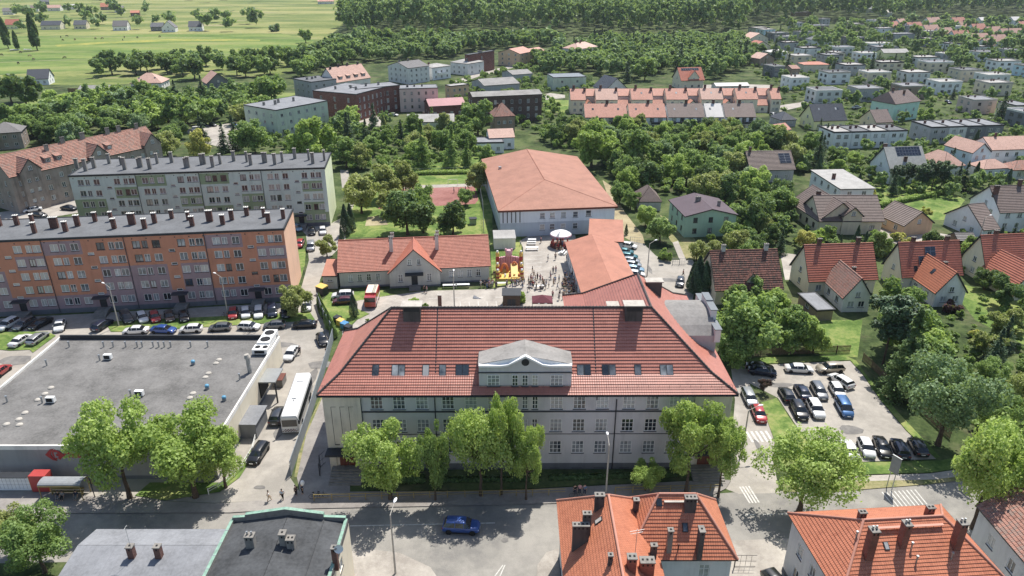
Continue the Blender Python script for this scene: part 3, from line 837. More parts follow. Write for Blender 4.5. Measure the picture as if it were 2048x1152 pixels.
W = [('w_school', '#c4c2c2', .08), ('w_bay', '#b3ab9a', .12), ('w_kinder', '#a5a39b', .1), ('w_orange', '#ad7052', .09), ('w_purple', '#8a7276', .07), ('w_orange_end', '#d9a384', .06),  # orange end wall: facade orange lightened for the sun falling on it
     ('w_green0', '#a6b3ae', .08), ('w_green1', '#7f9270', .08), ('w_green_end', '#c2c8a4', .08), ('w_old', '#85796f', .2), ('w_white', '#d5d6d6', .05), ('w_cream', '#d3c8ae', .07),
     ('w_beige', '#bfb298', .08), ('w_grey', '#98989a', .1), ('w_ltgrey', '#b9bab8', .1), ('w_dkgrey', '#6b6d70', .1), ('w_blue', '#a9c3d2', .06), ('w_teal', '#a2c4b6', .05),
     ('w_mint', '#8fae97', .07), ('w_pink', '#b7a097', .08), ('w_orange2', '#b99a78', .08), ('w_yellow', '#d6c98c', .06), ('w_brown', '#8a7766', .12), ('w_gym', '#b9c2c9', .06), ('w_gym2', '#9aa6b0', .06),
     ('w_market', '#9b9a98', .06), ('w_plinth', '#6c7076', .1), ('w_violet', '#96808a', .08), ('w_pale', '#c8c5bd', .12), ('w_palegreen', '#a9b3a0', .1)]
for k, c, st in W:
    f = {'w_school': 1.02, 'w_market': 1.0, 'w_plinth': 1.0, 'w_white': 1.1, 'w_green0': 1.22, 'w_cream': 1.08}.get(k, 1.16)
    M[k] = stucco(k, [min(.93, int(c[i:i + 2], 16) / 255 * f) for i in (1, 3, 5)], st)
M['br_red'] = brick('red_brick', '#8a4636', '#6d3529')
M['br_dark'] = brick('dark_brick', '#5f4038', '#4a322d')
M['br_grey'] = brick('grey_brick', '#6f6560', '#5a524e')
C35 = .35
# ------------------------------------------------------------------ the school
def flare_f(e, k=1.7, up=.75):
    def f(p):
        dz = p.z - e
        return Vector((p.x, p.y, e + dz if dz >= k else e + up * 0 + dz)) if dz >= k else p
    return f
def school():
    s = Bld('school_building', 'long grey three-storey school with red tiled hipped roof, facing the street', 'school', (633, 792), (1477, 790), (684, 663), 12.2, .7)
    W, D, e, r = s.W, s.D, 11.3, 20.4
    k = r - e
    FOOT.append((s.c.x + W / 2 - 10, s.c.y + D / 2 + 6, 1, 0, 10, 6.5))
    P0, P1, P2, P3, P4, P5 = (0, 0, e), (W, 0, e), (W, D + 12.5, e), (W - 20.5, D + 12.5, e), (W - 20.5, D, e), (0, D, e)
    R0, R1, R2 = (8.9, D / 2, r), (W - 10.25, D / 2, r), (W - 10.25, D + 2.5, r)
    s.kind = 'custom'
    s.planes = [lambda x, y: e + k * y / (D / 2), lambda x, y: e + k * (W - x) / 10.25, lambda x, y: e + k * x / 8.9, lambda x, y: e + k * (D - y) / (D / 2)]
    # bell-cast: the lowest strip of the roof lies flatter
    def fl(p):
        d = p.z - e
        return Vector((p.x, p.y, p.z + (.95 * (1 - max(0, d) / 2.7) if d < 2.7 else 0)))
    mb = MB()
    polys = [[P0, P1, R1, R0], [P1, P2, R2, R1], [P2, P3, R2], [P3, P4, R1, R2], [P4, P5, R0, R1], [P5, P0, R0]]
    roof_into(mb, polys, .46, .095, .2, 0, 1, fl)
    for a, b in ((R0, R1), (P0, R0), (P1, R1), (P5, R0), (R1, R2), (P2, R2), (P3, R2)):
        A, B = Vector(a), Vector(b); n = max(1, int((B - A).length / .45))
        for i in range(n):
            p, q = fl(A.lerp(B, i / n)), fl(A.lerp(B, (i + .96) / n))
            mb.tube(p + Vector((0, 0, .07)), q + Vector((0, 0, .1)), .13, .17, 6, 2)
    s.roofobj = s.add('roof', mb, [M['school_tile'], M['dark'], M['chim_dark']])
    # snow rail, gutter, joint flashings
    g = MB(); g.tube((0, -.08, e + .8), (W, -.08, e + .8), .09, .09, 6); g.tube((.3, .9, e + 1.85), (W - .3, .9, e + 1.85), .02, .02, 5)
    for i in range(40): g.box(.6 + i * (W - 1.2) / 39 - .01, .88, e + 1.5, .6 + i * (W - 1.2) / 39 + .01, .92, e + 1.86)
    s.add('gutter', g, [M['dark']], s.roofobj)
    for px in (871, 1192):
        x = s.lf(px, 800, 1.)[0]
        f = MB(); f.poly([(x - .07, .1, e + .2), (x + .07, .1, e + .2), (x + .07, D / 2, r + .14), (x - .07, D / 2, r + .14)]); f.box(x - .07, .1, e + .1, x + .07, .14, e + .2)
        s.add('flashing', f, [M['dark']], s.roofobj)
    # facade
    H = (1.6, 1.95)
    big = [753, 798, 844, 896, 942, 988, 1113, 1159, 1205, 1258, 1305, 1351]; nar = [1030, 1050, 1070]
    for zz in (9.66, 6.14, 2.66):
        for px in big: s.win('f', s.lf(px, 808)[0] - s.ov, zz, 1.6, 1.95, 3, 3, lod=1)
        for px in nar: s.win('f', s.lf(px, 808)[0] - s.ov, zz, .78, 1.95, 2, 3, lod=1)
    for px in big: s.win('f', s.lf(px, 808)[0] - s.ov, .25, 1.25, .75, 3, 1, lod=1)
    for zz in (9.66, 6.14, 2.66):
        s.rows('r', 4, [zz], 1.5, 1.9, 2.5, 3, 3); s.rows('l', 3, [zz], 1.3, 1.9, 3, 3, 3)
    s.wall('w_school', (1.0, 'w_plinth'))
    # wing walls
    w = MB(); o = .7
    X0, X1, Y0, Y1 = W - 20.5 + o, W - o, D - o, D + 12.5 - o
    w.box(X0, Y0 + .001, 0, X1 - .003, Y1, e, 0)
    s.add('wing_wall', w, [M['w_ltgrey']])
    # corner bays
    for side, (xa, xb) in (('l', (.55, s.lf(722, 808)[0])), ('r', (s.lf(1388, 808)[0], W - .55))):
        b = MB(); b.box(xa, .38, 3.9, xb, .75, e + .8, 0)
        b.box(xa, .38, .0, xa + .9, .75, 3.9, 0); b.box(xb - .9, .38, 0, xb, .75, 3.9, 0); b.box(xa + .9, .55, 0, xb - .9, .7, 3.9, 0)
        n = 3; cx = (xa + xb) / 2
        for i in range(n):
            x = cx + (i - 1) * 1.15
            b.box(x - .32, .365, 4.4, x - .27, .38, e - 1.0, 1); b.box(x - .32, .365, e - 1.05, x + .32, .38, e - 1.0, 1)
            b.box(x - .32, .33, 4.3, x + .32, .38, 4.42, 1)
        by = s.add('corner_bay', b, [M['w_bay'], M['dark']])
        c = MB(); c.box(xa - .1, -1.3, 3.55, xb + .1, .36, 3.85, 0); s.add('canopy', c, [M['dark']], by)
        d = MB(); d.box(cx - 1.1, .44, .9, cx + 1.1, .545, 3.3, 0); d.box(cx - .03, .42, .9, cx + .03, .44, 3.3, 1)
        for q in (-1, 1): d.box(cx + q * .55 - .3, .425, 2.2, cx + q * .55 + .3, .44, 3.1, 1)
        s.add('door', d, [M['rust'], M['dark']], by)
        st = MB()
        for i in range(6): st.box(xa + .3, -2.6 + i * .42 if i < 5 else -2.6 + i * .42, i * .15, xb - .3, .38, (i + 1) * .15, 0)
        s.add('steps', st, [M['concd']], by)
    # dark bands and downpipes
    bd = MB(); xa, xb = s.lf(722, 808)[0] + .02, s.lf(1388, 808)[0] - .02
    bd.box(xa, .6, 9.22, xb, .698, 9.42); bd.box(xa, .64, 5.72, xb, .698, 5.8); s.add('cornice', bd, [M['sill']])
    for px in (871, 1231, 724, 1386):
        x = s.lf(px, 830)[0]; d = MB(); d.tube((x, .58, .1), (x, .58, e - .1), .07, .07, 8); s.add('downpipe', d, [M['dark']])
    # central dormer with parapet
    y0 = 1.0; xa, xb = s.lf(958, 760, y0)[0], s.lf(1143, 760, y0)[0]; cx = (xa + xb) / 2; z0, z1 = 12.55, 15.75
    d = MB()
    wins = [(s.lf(p, 765, y0)[0], wd) for p, wd in ((987, 1.6), (1030, .8), (1050, .8), (1070, .8), (1113, 1.6))]
    prof = [(xa, z1 + .35), (cx - 3.2, z1 + .35), (cx - 2.2, z1 + .5), (cx, z1 + 1.75), (cx + 2.2, z1 + .5), (cx + 3.2, z1 + .35), (xb, z1 + .35)]
    ye = 4.2
    d.poly([(xa, y0, z0), (xb, y0, z0)] + [(x, y0, z) for x, z in prof[::-1]], 0)
    d.poly([(xa, y0, z0), (xa, y0, z1), (xa, ye, z1), (xa, y0 + .3, z0)], 0); d.poly([(xb, y0, z0), (xb, y0 + .3, z0), (xb, ye, z1), (xb, y0, z1)], 0)
    d.box(xa - .12, y0 - .1, 14.95, xb + .12, y0 - .002, 15.1, 1)
    for (ax, az), (bx, bz) in zip(prof[:-1], prof[1:]):
        d.poly([(ax - .0, y0 - .18, az), (bx, y0 - .18, bz), (bx, y0 + .35, bz + .02), (ax, y0 + .35, az + .02)], 2)
        d.poly([(ax, y0 - .18, az - .25), (bx, y0 - .18, bz - .25), (bx, y0 - .18, bz), (ax, y0 - .18, az)], 2)
        d.poly([(ax, y0 + .35, az + .02), (bx, y0 + .35, bz + .02), (bx, y0 + .35, bz - .3), (ax, y0 + .35, az - .3)], 2)
    do = s.add('dormer', d, [M['w_school'], M['sill'], M['w_white']], s.roofobj)
    q = MB(); q.tube((cx, y0 - .05, z1 + .75), (cx, y0 - .02, z1 + .75), .5, .5, 20, 0); s.add('round_window', q, [M['dark']], do)
    for x, wd in wins:
        sep, joined = win_meshes(wd, 1.65, 3 if wd > 1 else 2, 3)
        f = link('window', sep[0], do, (x + s.off[0], y0 - .14 + s.off[1], 13.05)); link('pane', sep[1], f) if False else None
        link('window_pane', sep[1], do, (x + s.off[0], y0 - .14 + s.off[1], 13.05)); link('window_sill', sep[2], do, (x + s.off[0], y0 - .14 + s.off[1], 13.05))
    rr = MB()
    # low grey gable roof of the dormer running back into the tiles
    zs_ = z1 + .28; zc = 17.25; yk = (zs_ - e) / (k / (D / 2)); yr = (zc - e) / (k / (D / 2))
    roof_into(rr, [[(xa - .1, yk, zs_), (xa - .1, y0 + .3, zs_), (cx, y0 + .3, zc), (cx, yr, zc)], [(xb + .1, y0 + .3, zs_), (xb + .1, yk, zs_), (cx, yr, zc), (cx, y0 + .3, zc)]], 0, .03, .1)
    rr.poly([(xa, y0 + .25, zs_ - .3), (xb, y0 + .25, zs_ - .3), (xb, y0 + .25, zs_), (cx, y0 + .25, zc + .05), (xa, y0 + .25, zs_)], 2)
    s.add('dormer_roof', rr, [M['eternit'], M['dark'], M['w_white']], do)
    # roof windows
    for px in (751, 790, 803, 851.5, 885, 918, 931, 1161, 1175, 1211, 1225, 1276, 1327, 1340):
        # intersect view ray with the front slope
        lo, hi = e, r
        for _ in range(40):
            m = (lo + hi) / 2; x, y = s.lp(px, 748.5, m)
            if e + k * y / (D / 2) > m: lo = m
            else: hi = m
        s.skylight(x, y, .9, 2.5)
    for px, py in ((824, 622), (1267, 620)):
        x = s.lp(px, py, 20.4)[0]
        c = MB(); yb = D / 2 - .9; c.box(x - 1.15, yb - .5, 18.2, x + 1.15, yb + .9, 21.3, 0); c.box(x - 1.4, yb - .75, 21.3, x + 1.4, yb + 1.1, 21.42, 1)
        c.box(x - 1.0, yb - .53, 20.5, x + 1.0, yb - .502, 21.1, 2)
        s.add('chimney', c, [M['chim_dark'], M['conc'], M['dark']], s.roofobj)
    for px, py, w, h in ((1226, 595, .7, -1.3), (1307, 575, 1.1, .9)):
        x, y = s.lp(px, py, 19.0); c = MB(); c.box(x - w, y - .6, 15, x + w, y + .6, 19.2 + h, 0); c.box(x - w - .2, y - .8, 19.2 + h, x + w + .2, y + .8, 19.35 + h, 1)
        s.add('chimney', c, [M['chim_dark'], M['conc']], s.roofobj)
    # long skylight panel on the wing's left slope
    # curved stair gable on the right side: barrel-roofed dormer
    ya, yb = 10.5, 21.5; xr = W - .4; c = MB(); n = 8; zt = 18.6; xin = W - 8.2
    pts = []
    for i in range(n + 1):
        t = i / n; y = ya + (yb - ya) * t
        pts.append((y, 15.2 + 2.1 * math.sin(math.pi * t) ** .8))
    for (y1, z1_), (y2, z2_) in zip(pts[:-1], pts[1:]):
        c.poly([(xr, y1, z1_), (xr, y2, z2_), (W - (z2_ - e) * 1.126 - .3, y2, z2_ + .02), (W - (z1_ - e) * 1.126 - .3, y1, z1_ + .02)], 0)
        c.poly([(xr, y1, 11.8), (xr, y2, 11.8), (xr, y2, z2_), (xr, y1, z1_)], 1)
    c.poly([(xr, ya, 11.8), (xr, ya, 15.2), (W - 4.6, ya, 15.2), (xr - .6, ya, 11.8)], 1); c.poly([(xr, yb, 11.8), (xr - .6, yb, 11.8), (W - 4.6, yb, 15.2), (xr, yb, 15.2)], 1)
    g = s.add('barrel_gable', c, [M['eternit'], M['w_grey']], s.roofobj)
    p = MB()
    for (ya_, yb_, z_) in ((ya - .3, ya + 2.6, 15.7), (ya + 2.65, ya + 5.5, 17.3), (ya + 5.55, ya + 8.2, 17.5), (ya + 8.25, yb + .3, 15.9)):
        p.box(xr - .35, ya_, z_ - 1.4, xr + .45, yb_, z_ + .5, 0); p.box(xr - .45, ya_ - .05 + .02, z_ + .5, xr + .6, yb_ + .03, z_ + .62, 1)
    s.add('gable_coping', p, [M['w_ltgrey'], M['sheet_grey']], g)
    return s
school_b = school()
# ------------------------------------------------------------------ the orange and the green panel block
def panel_block(name, label, A, B, C, h, secpx, base, alt, endm, pat, chim, chs, flip=False, roofm='felt'):
    s = Bld(name, label, 'apartment block', A, B, C, h, .15, 'panel-built apartment blocks')
    x0 = s.lf(*secpx[0])[0] - s.ov; x1 = s.lf(*secpx[1])[0] - s.ov; P = x1 - x0
    L = s.side('f')[3]; k0 = -int(x0 / P) - 1
    secs = []
    t = x0 - P * 12
    while t < L - 1:
        if t + P > .5: secs.append(t)
        t += P
    fl = [1.75 + 2.78 * i for i in range(5)]
    off = [.14, .245, .385, .565, .70, .835, .93]
    wins = []
    for si, t0 in enumerate(secs):
        for i, f in enumerate(off):
            t = t0 + f * P
            if t < 1 or t > L - 1: continue
            for zi, z in enumerate(fl):
                if i == 3:
                    if zi < 4: wins.append((t, z + 1.75, 1.15, .55, 1))
                elif zi == 0 and i == 3: pass
                else: wins.append((t, z - .05, 1.05 if i in (1, 5) else 1.45, 1.5, 2))
    rs = random.Random(5)
    wins.sort(key=lambda w: -w[0])
    for t, z, w, hh, nc in wins:
        fr = 'brownframe' if rs.random() < .07 else 'white'
        s.win('f', t, z, w, hh, nc, 1, fr)
    for t0 in secs:
        t = t0 + .565 * P
        if 1 < t < L - 1: s.door('f', t, 1.3, 2.2, 'dark', .9)
    s.roof('flat', 0, roofm, par=.12, edge='dark')
    nsec = len(secs)
    def cm(k, x, z):
        if k == 'r': return 4 if z > 0 else 0
        if k != 'f': return 0
        if z < 1.0: return 5
        fi = int((z - 1.0) / 2.78)
        i = int((x - secs[0]) / P); u = (x - secs[0]) / P - i
        if .47 < u < .64: return 0 if fi > 0 else 3
        half = 0 if u < .5 else 1
        j = nsec - 1 - i
        return 3 if fi in pat.get((j, half), (0,)) else 0
    xs = [t0 + f * P for t0 in secs for f in (0, .47, .64)]
    s.wall(base, None, cm=cm, splits={'f': (xs, [1.0 + 2.78 * i for i in range(6)]), 'r': ([], []), 'l': ([], []), 'b': ([], [])}, mats2=(alt, endm, 'w_plinth'))
    for t in [t0 for t0 in secs[1:]]:
        d = MB(); d.tube((t + s.ov, s.ov - .08, .3), (t + s.ov, s.ov - .08, h - .2), .07, .07, 6); s.add('downpipe', d, [M['sill']])
    for t0 in secs:
        t = t0 + .565 * P + s.ov
        if not 2 < t < s.W - 2: continue
        c = MB(); c.box(t - 1.5, s.ov - 1.5, 3.15, t + 1.5, s.ov - .01, 3.32); s.add('canopy', c, [M['sill']])
        st = MB()
        for i in range(6): st.box(t - 1.2, s.ov - 3.6 + i * .35, 0, t + 1.2, s.ov - .01, .15 * (i + 1) - (.0 if i < 5 else .01))
        s.add('steps', st, [M['concd']])
    vents = MB()
    for i in range(int(L / 2.6)):
        x = .9 + i * 2.6; vents.box(x, s.ov - .01, h - .85, x + .22, s.ov - .002, h - .63)
    s.add('vent', vents, [M['dark']])
    for px, py, ph, pw in chs:
        x, y = s.lp(px, py, h); s.chimney(x, y, pw, .6, ph + (.5 if chim == 'chim_brick' else .8), chim, 'w_pale' if chim == 'chim_brick' else 'conc')
    return s
ch1 = [(0, 452, 1.5, .8), (35, 450, 1.5, .8), (66, 448, 1.5, .6), (70, 466, 1.6, .7), (110, 456, 1.7, 1.5), (132, 463, 1.5, .8), (156, 452, 1.7, .9), (191, 443, 1.4, .7), (223, 442, 1.4, .6), (229, 457, 1.5, .8), (265, 449, 1.8, 1.3), (290, 457, 1.5, .8),
       (310, 446, 1.6, .8), (344, 437, 1.3, .7), (377, 440, 1.2, .6), (385, 452, 1.5, .8), (420, 443, 1.8, 1.2), (446, 449, 1.5, .8), (464, 440, 1.6, .8), (494, 431, 1.3, .8), (528, 434, 1.4, .6), (537, 445, 1.5, .8), (567, 437, 1.5, .7)]
pat1 = {(0, 0): (0, 4), (0, 1): (0, 3), (1, 0): (0, 1, 2), (1, 1): (0, 1, 2), (2, 0): (0, 4), (2, 1): (0, 1, 2), (3, 0): (0, 1, 2), (3, 1): (0, 3), (4, 0): (0, 3), (4, 1): (0, 1, 2), (5, 0): (0,), (5, 1): (0, 2)}
orange_b = panel_block('apartment_block', 'orange and purple five-storey panel block behind the row of parked cars', (-200, 490.5), (568, 458), (580, 417), 15.5, ((247, 480), (408, 472)), 'w_orange', 'w_purple', 'w_orange_end', pat1, 'chim_brick', ch1)
ch2 = [(155, 337, 1.7, .8), (172, 342, 2.2, .8), (189, 336, 1.9, .8), (219, 327, 1.7, .7), (250, 339, 2.2, .8), (243, 330, 1.3, .5), (278, 334, 1.4, .6), (283, 334, 1.7, .7), (300, 338, 1.9, .8), (315, 327, 1.8, .6), (344, 325, 1.9, .8), (371, 335, 1.6, .5), (377, 335, 1.9, .8),
       (404, 329, 1.9, .8), (410, 328, 1.9, .6), (426, 334, 2.0, .8), (441, 328, 1.8, .6), (468, 322, 1.8, .8), (494, 324, 1.9, .5), (502, 330, 2.0, .8), (527, 325, 1.8, .5), (532, 325, 1.8, .7), (550, 329, 2.0, .8), (565, 324, 1.8, .6), (590, 317, 1.9, .8), (618, 320, 1.9, .5), (626, 327, 2.0, .8), (649, 321, 1.9, .5)]
pat2 = {(0, 0): (0,), (0, 1): (0, 1, 4 - 1), (1, 0): (0, 1, 4), (1, 1): (0, 1, 2), (2, 0): (0, 4), (2, 1): (0, 2), (3, 0): (0, 1, 2), (3, 1): (0, 3), (4, 0): (0, 4), (4, 1): (0, 1, 2)}
green_b = panel_block('apartment_block', 'pale grey and green five-storey panel block standing behind the orange block', (135, 352), (650, 335.5), (661, 305), 15.4, ((272, 361), (398, 353)), 'w_green0', 'w_green1', 'w_green_end', pat2, 'chim_grey', ch2)
# ------------------------------------------------------------------ house helpers
def W2P(x, y, h):
    a, b, _ = proj((x, y, h)); return (a, b)
def merge(a, b):
    """make everything of b a part of the thing a"""
    Ma = Matrix.Translation(a.root.location) @ Matrix.Rotation(a.rz, 4, 'Z')
    Mb = Matrix.Translation(b.root.location) @ Matrix.Rotation(b.rz, 4, 'Z')
    Mi = Ma.inverted() @ Mb
    for ch in list(b.root.children):
        m = Mi @ Matrix.Translation(ch.location) @ Matrix.Rotation(ch.rotation_euler.z, 4, 'Z')
        ch.parent = a.root
        ch.location = m.translation; ch.rotation_euler = (0, 0, m.to_euler().z)
    THINGS.remove(b.root)
    bpy.data.objects.remove(b.root)
def house(label, A, B, C, h, kind, rise, wallm, roofm, ov=.35, course=.48, run=None, rf=.5, front=None, right=None, left=None, cat='house', name='house', group=None, chs=(), chm='chim_brick',
          frame='white', plinth=None, par=.25, edge='dark', sky=(), wz=None, ww=1.25, wh=1.3, gable=True, into=None, door=True, lift=.11):
    s = Bld(name, label, cat, A, B, C, h, ov, group)
    far = s.dist > 260
    if far: course = 0
    s.rf_ = rf
    nf = max(1, int(h / 2.9)) if kind == 'flat' or kind == 'hip' else max(1, round(h / 3.0))
    zs = wz or [1.0 + 2.8 * i for i in range(nf)]
    zs = [z for z in zs if z + wh < h + .1]
    Wd, Dd = s.side('f')[3], s.side('r')[3]
    nfw = front if front is not None else max(1, int(Wd / 3.4))
    nsw = max(1, int(Dd / 4.2))
    vis_r = s.c.x < 0
    s.rows('f', nfw, zs, ww, wh, .6, frame=frame)
    s.rows('r', right if right is not None else nsw, zs, ww, wh, .8, frame=frame)
    s.rows('l', left if left is not None else nsw, zs, ww, wh, .8, frame=frame)
    if door and not into: s.door('b', Wd * .5)
    s.kind = kind
    if gable and kind == 'gx' and rise > 3:
        for k in 'rl': s.win(k, s.ridge_t(k, Dd), h + .4, 1.0, 1.15, 2, 1, frame)
    if gable and kind == 'gy' and rise > 2:
        s.win('f', s.ridge_t('f', Wd), h + .2, 1.0, 1.15, 2, 1, frame)
    s.roof(kind, rise, roofm, course, lift, run, rf, edge, par=par)
    s.wall(wallm, plinth)
    for c in chs:
        fx, fy = c[0], c[1]; w = c[2] if len(c) > 2 else .7; hh = c[3] if len(c) > 3 else 1.3
        s.chimney(fx * s.W, fy * s.D, w, .5, hh, chm)
    for fx, fy in sky: s.skylight(fx * s.W, fy * s.D)
    if into: merge(into, s)
    return s
# ------------------------------------------------------------------ supermarket
def market():
    s = Bld('supermarket', 'long low flat-roofed supermarket with grey walls and red lettering', 'supermarket', (-141, 896), (425, 896), (568, 676), 5.0, .0)
    s.ov = .02
    s.roof('flat', 0, 'felt_mkt', par=.35, edge='w_pale'); s.wall('w_market', (.5, 'w_plinth'), cm=lambda k, x, z: 3 if k == 'r' else 0, splits={k: ([], [2.0]) for k in 'frlb'}, mats2=('w_cream',))  # right wall paler: sunlight on that side put into its colour
    W, D = s.W, s.D
    b = MB(); b.box(.26, D - .55, 5.01, W - .26, D - .24, 5.75, 0); s.add('parapet', b, [M['dark']])
    for px, py in [(139, 690), (208, 690), (227, 690), (252, 690), (275, 690), (285, 690), (307, 690), (318, 690), (329, 690), (342, 690), (382, 690), (416, 690), (94, 727), (15, 800), (480, 755), (200, 717), (262, 788), (85, 802)]:
        x, y = s.lp(px, py + 4, 5.0); v = MB(); v.tube((x, y, 5.01), (x, y, 5.95), .12, .12, 8, 0); v.tube((x, y, 5.95), (x, y, 6.05), .19, .17, 10, 0)
        s.add('vent_pipe', v, [M['steel']], s.roofobj)
    for px, py in [(102, 776), (90, 788), (76, 800), (50, 826), (38, 839), (13, 849), (39, 850), (438, 720), (432, 727), (417, 747), (411, 755), (386, 787), (380, 796)]:
        x, y = s.lp(px, py, 5.0); v = MB(); v.lathe([(.45, 5.01), (.42, 5.12), (.25, 5.22), (0, 5.26)], 14, 0, (x, y)); s.add('roof_dome', v, [M['conc']], s.roofobj)
    for px, py in [(217, 719), (280, 792), (103, 805)]:
        x, y = s.lp(px, py, 5.0); v = MB(); v.box(x - .6, y - .3, 5.15, x + .6, y + .3, 5.95, 0)
        v.poly([(x - .5, y - .305, 5.25), (x + .4, y - .305, 5.25), (x + .4, y - .305, 5.87), (x - .5, y - .305, 5.87)], 1); v.box(x - .55, y - .2, 5.01, x - .4, y + .2, 5.15, 1); v.box(x + .4, y - .2, 5.01, x + .55, y + .2, 5.15, 1)
        s.add('air_conditioner', v, [M['white'], M['black']], s.roofobj)
    for px, py in [(387, 729), (415, 778), (449, 801)]:
        x, y = s.lp(px, py, 5.0); v = MB(); v.tube((x, y, 5.01), (x, y, 5.4), .3, .3, 12, 1); v.lathe([(.28, 5.4), (.33, 5.55), (.28, 5.72), (.16, 5.8), (0, 5.82)], 14, 0, (x, y)); s.add('roof_fan', v, [M['bluefan'], M['grey']], s.roofobj)
    x, y = s.lp(500, 745, 5.0); v = MB(); v.tube((x, y, 5.01), (x, y, 7.6), .32, .32, 12, 0); v.tube((x, y, 7.6), (x - .1, y, 8.2), .5, .34, 12, 1); v.tube((x, y, 6.4), (x, y, 6.5), .36, .36, 12, 1); s.add('flue', v, [M['steel'], M['conc']], s.roofobj)
    # refrigeration unit with four fans at the back right edge
    xa, ya = s.lp(505, 712, 5.0); xb, yb = s.lp(534, 668, 5.9)
    v = MB(); v.box(xa, ya, 5.3, xa + 2.4, ya + 1.9, 6.1, 0); v.box(xa + .25, ya + 1.9, 5.3, xa + 2.3, ya + 6.6, 6.4, 0)
    for k in range(2): v.tube((xa + 1.3, ya + 3.1 + 2.3 * k, 6.4), (xa + 1.3, ya + 3.1 + 2.3 * k, 6.48), .8, .8, 20, 1)
    for k in range(2): v.tube((xa + .7 + 1.2 * k, ya + 1.0, 6.1), (xa + .7 + 1.2 * k, ya + 1.0, 6.18), .42, .42, 14, 1)
    v.box(xa + .4, ya - .02, 5.45, xa + 2.0, ya - .002, 5.95, 1)
    for dx in (.3, 2.1):
        for dy in (.2, 6.2): v.box(xa + dx, ya + dy, 5.01, xa + dx + .12, ya + dy + .15, 5.3, 1)
    s.add('cooling_unit', v, [M['white'], M['black']], s.roofobj)
    # right wall: loading dock canopy, rail
    c = MB(); y0, y1 = D * .60, D * .74
    c.box(W, y0, 3.6, W + 2.6, y1, 3.8, 0); c.box(W + 2.4, y0 - .002, 0, W + 2.6, y0 + .2, 3.6, 1); c.box(W + .0, y0 - .01, .9, W + .15, y1 - .6, 3.6, 2)
    s.add('loading_dock', c, [M['sheet_zinc'], M['dark'], M['black']])
    # lettering
    s.lp(0, 0, 1)
    cu = bpy.data.curves.new('market_lettering', 'FONT'); cu.body = 'market'; cu.extrude = .06; cu.size = 1.75; cu.space_character = 1.12; cu.shear = .12; cu.offset = .035
    to = bpy.data.objects.new('tmp', cu); COL.objects.link(to)
    bpy.context.view_layer.update()
    me = bpy.data.meshes.new_from_object(to); bpy.data.objects.remove(to)
    me.name = 'lettering'; me.materials.clear(); me.materials.append(M['signred'])
    x, z = s.lf(129, 914)
    o = link('lettering', me, s.root, (x + s.off[0], s.off[1] - .03, z)); o.rotation_euler = (math.pi / 2, 0, 0)
    x, z = s.lf(110, 909); v = MB()
    # emblem: two facing arrow shapes with a white letter between them
    def pg(pts, m, d=0): v.prism2 = None; v.poly([(x + a, -.02 - d, z + b) for a, b in pts], m); [v.poly([(x + a, -.02 - d, z + b), (x + a, .0, z + b), (x + c, .0, z + e), (x + c, -.02 - d, z + e)], m) for (a, b), (c, e) in zip(pts, pts[1:] + pts[:1])]
    pg([(-1.25, 0), (-.45, -.85), (.1, -.95), (-.35, -.45), (-.5, 0), (-.35, .45), (.1, .95), (-.45, .85)], 0, .05)
    pg([(1.3, -.05), (.65, .6), (.15, .85), (-.2, .6), (-.3, .2), (-.3, -.2), (-.1, -.55), (.1, -.8), (.25, -.45), (.55, -.8), (.75, -.5), (1.0, -.35)], 0, .05)
    pg([(-.02, .42), (.42, .42), (.42, .2), (.2, .2), (.2, -.2), (.42, -.2), (.42, -.42), (-.02, -.42)], 1, .08)
    s.add('emblem', v, [M['signred'], M['w_market']])
    return s
M['bluefan'] = plain('blue_plastic', '#4f9ec4', .4, var=.05)
M['signred'] = plain('sign_red', '#b32d2c', .5, var=.05)
market_b = market()
# ------------------------------------------------------------------ kindergarten
kg = Bld('long_hall', 'long single-storey grey hall with red tiled roof and central gable behind the school', 'hall', (674, 545.5), (982, 532), 13.0, 3.7, .35)
L = kg.side('f')[3]
for px in (701.5, 720, 738, 756.5, 903, 921, 939, 957): kg.win('f', kg.lf(px, 560)[0] - kg.ov, 1.35, .95, 1.6, 2, 2)
kg.rows('l', 3, [1.3], 1.0, 1.5, 1.5); kg.rows('r', 3, [1.3], 1.0, 1.5, 1.5)
kg.roof('gx', 4.7, 'tile_red', .36, .06); kg.wall('w_kinder', (.4, 'w_plinth'))
xc, xw = kg.lp(829, 548, 3.7)[0], 5.6
kc = Bld('centre', 'tmp', 'tmp', W2P(*((kg.o + kg.ux * (xc - xw) - kg.uy * 1.2).xy), 3.3), W2P(*((kg.o + kg.ux * (xc + xw) - kg.uy * 1.2).xy), 3.3), 7.2, 3.3, .3)
Lc = kc.side('f')[3]
for t in (2.3, Lc - 2.3): kc.win('f', t, 1.3, 1.0, 1.7, 2, 2)
kc.win('f', Lc / 2 - .95, 5.1, .8, 1.3, 2, 2); kc.win('f', Lc / 2 + 1.0, 5.1, .8, 1.3, 2, 2)
kc.door('f', Lc / 2 - .1, 1.3, 2.4, 'dark', .5)
kc.roof('gy', 5.25, 'tile_red', .36, .05); kc.wall('w_kinder', (.4, 'w_plinth'))
b = MB(); b.box(kc.W / 2 - 2, -1.2, 3.15, kc.W / 2 + 1.8, .28, 3.35); kc.add('awning', b, [M['dark']])
b = MB()
for i in range(4): b.box(kc.W / 2 - 1.3, -1.6 + i * .4, 0, kc.W / 2 + 1.1, .28, .12 * (i + 1) - i * .001)
kc.add('steps', b, [M['concd']])
merge(kg, kc)
for px, py in ((783, 503), (874, 499)):
    x, y = kg.lp(px, py, 6.4); kg.chimney(x, y, .75, .55, 3.2, 'chim_white')
    kg.chimney(x + .2, 6.9, .7, .6, 1.4, 'chim_white')
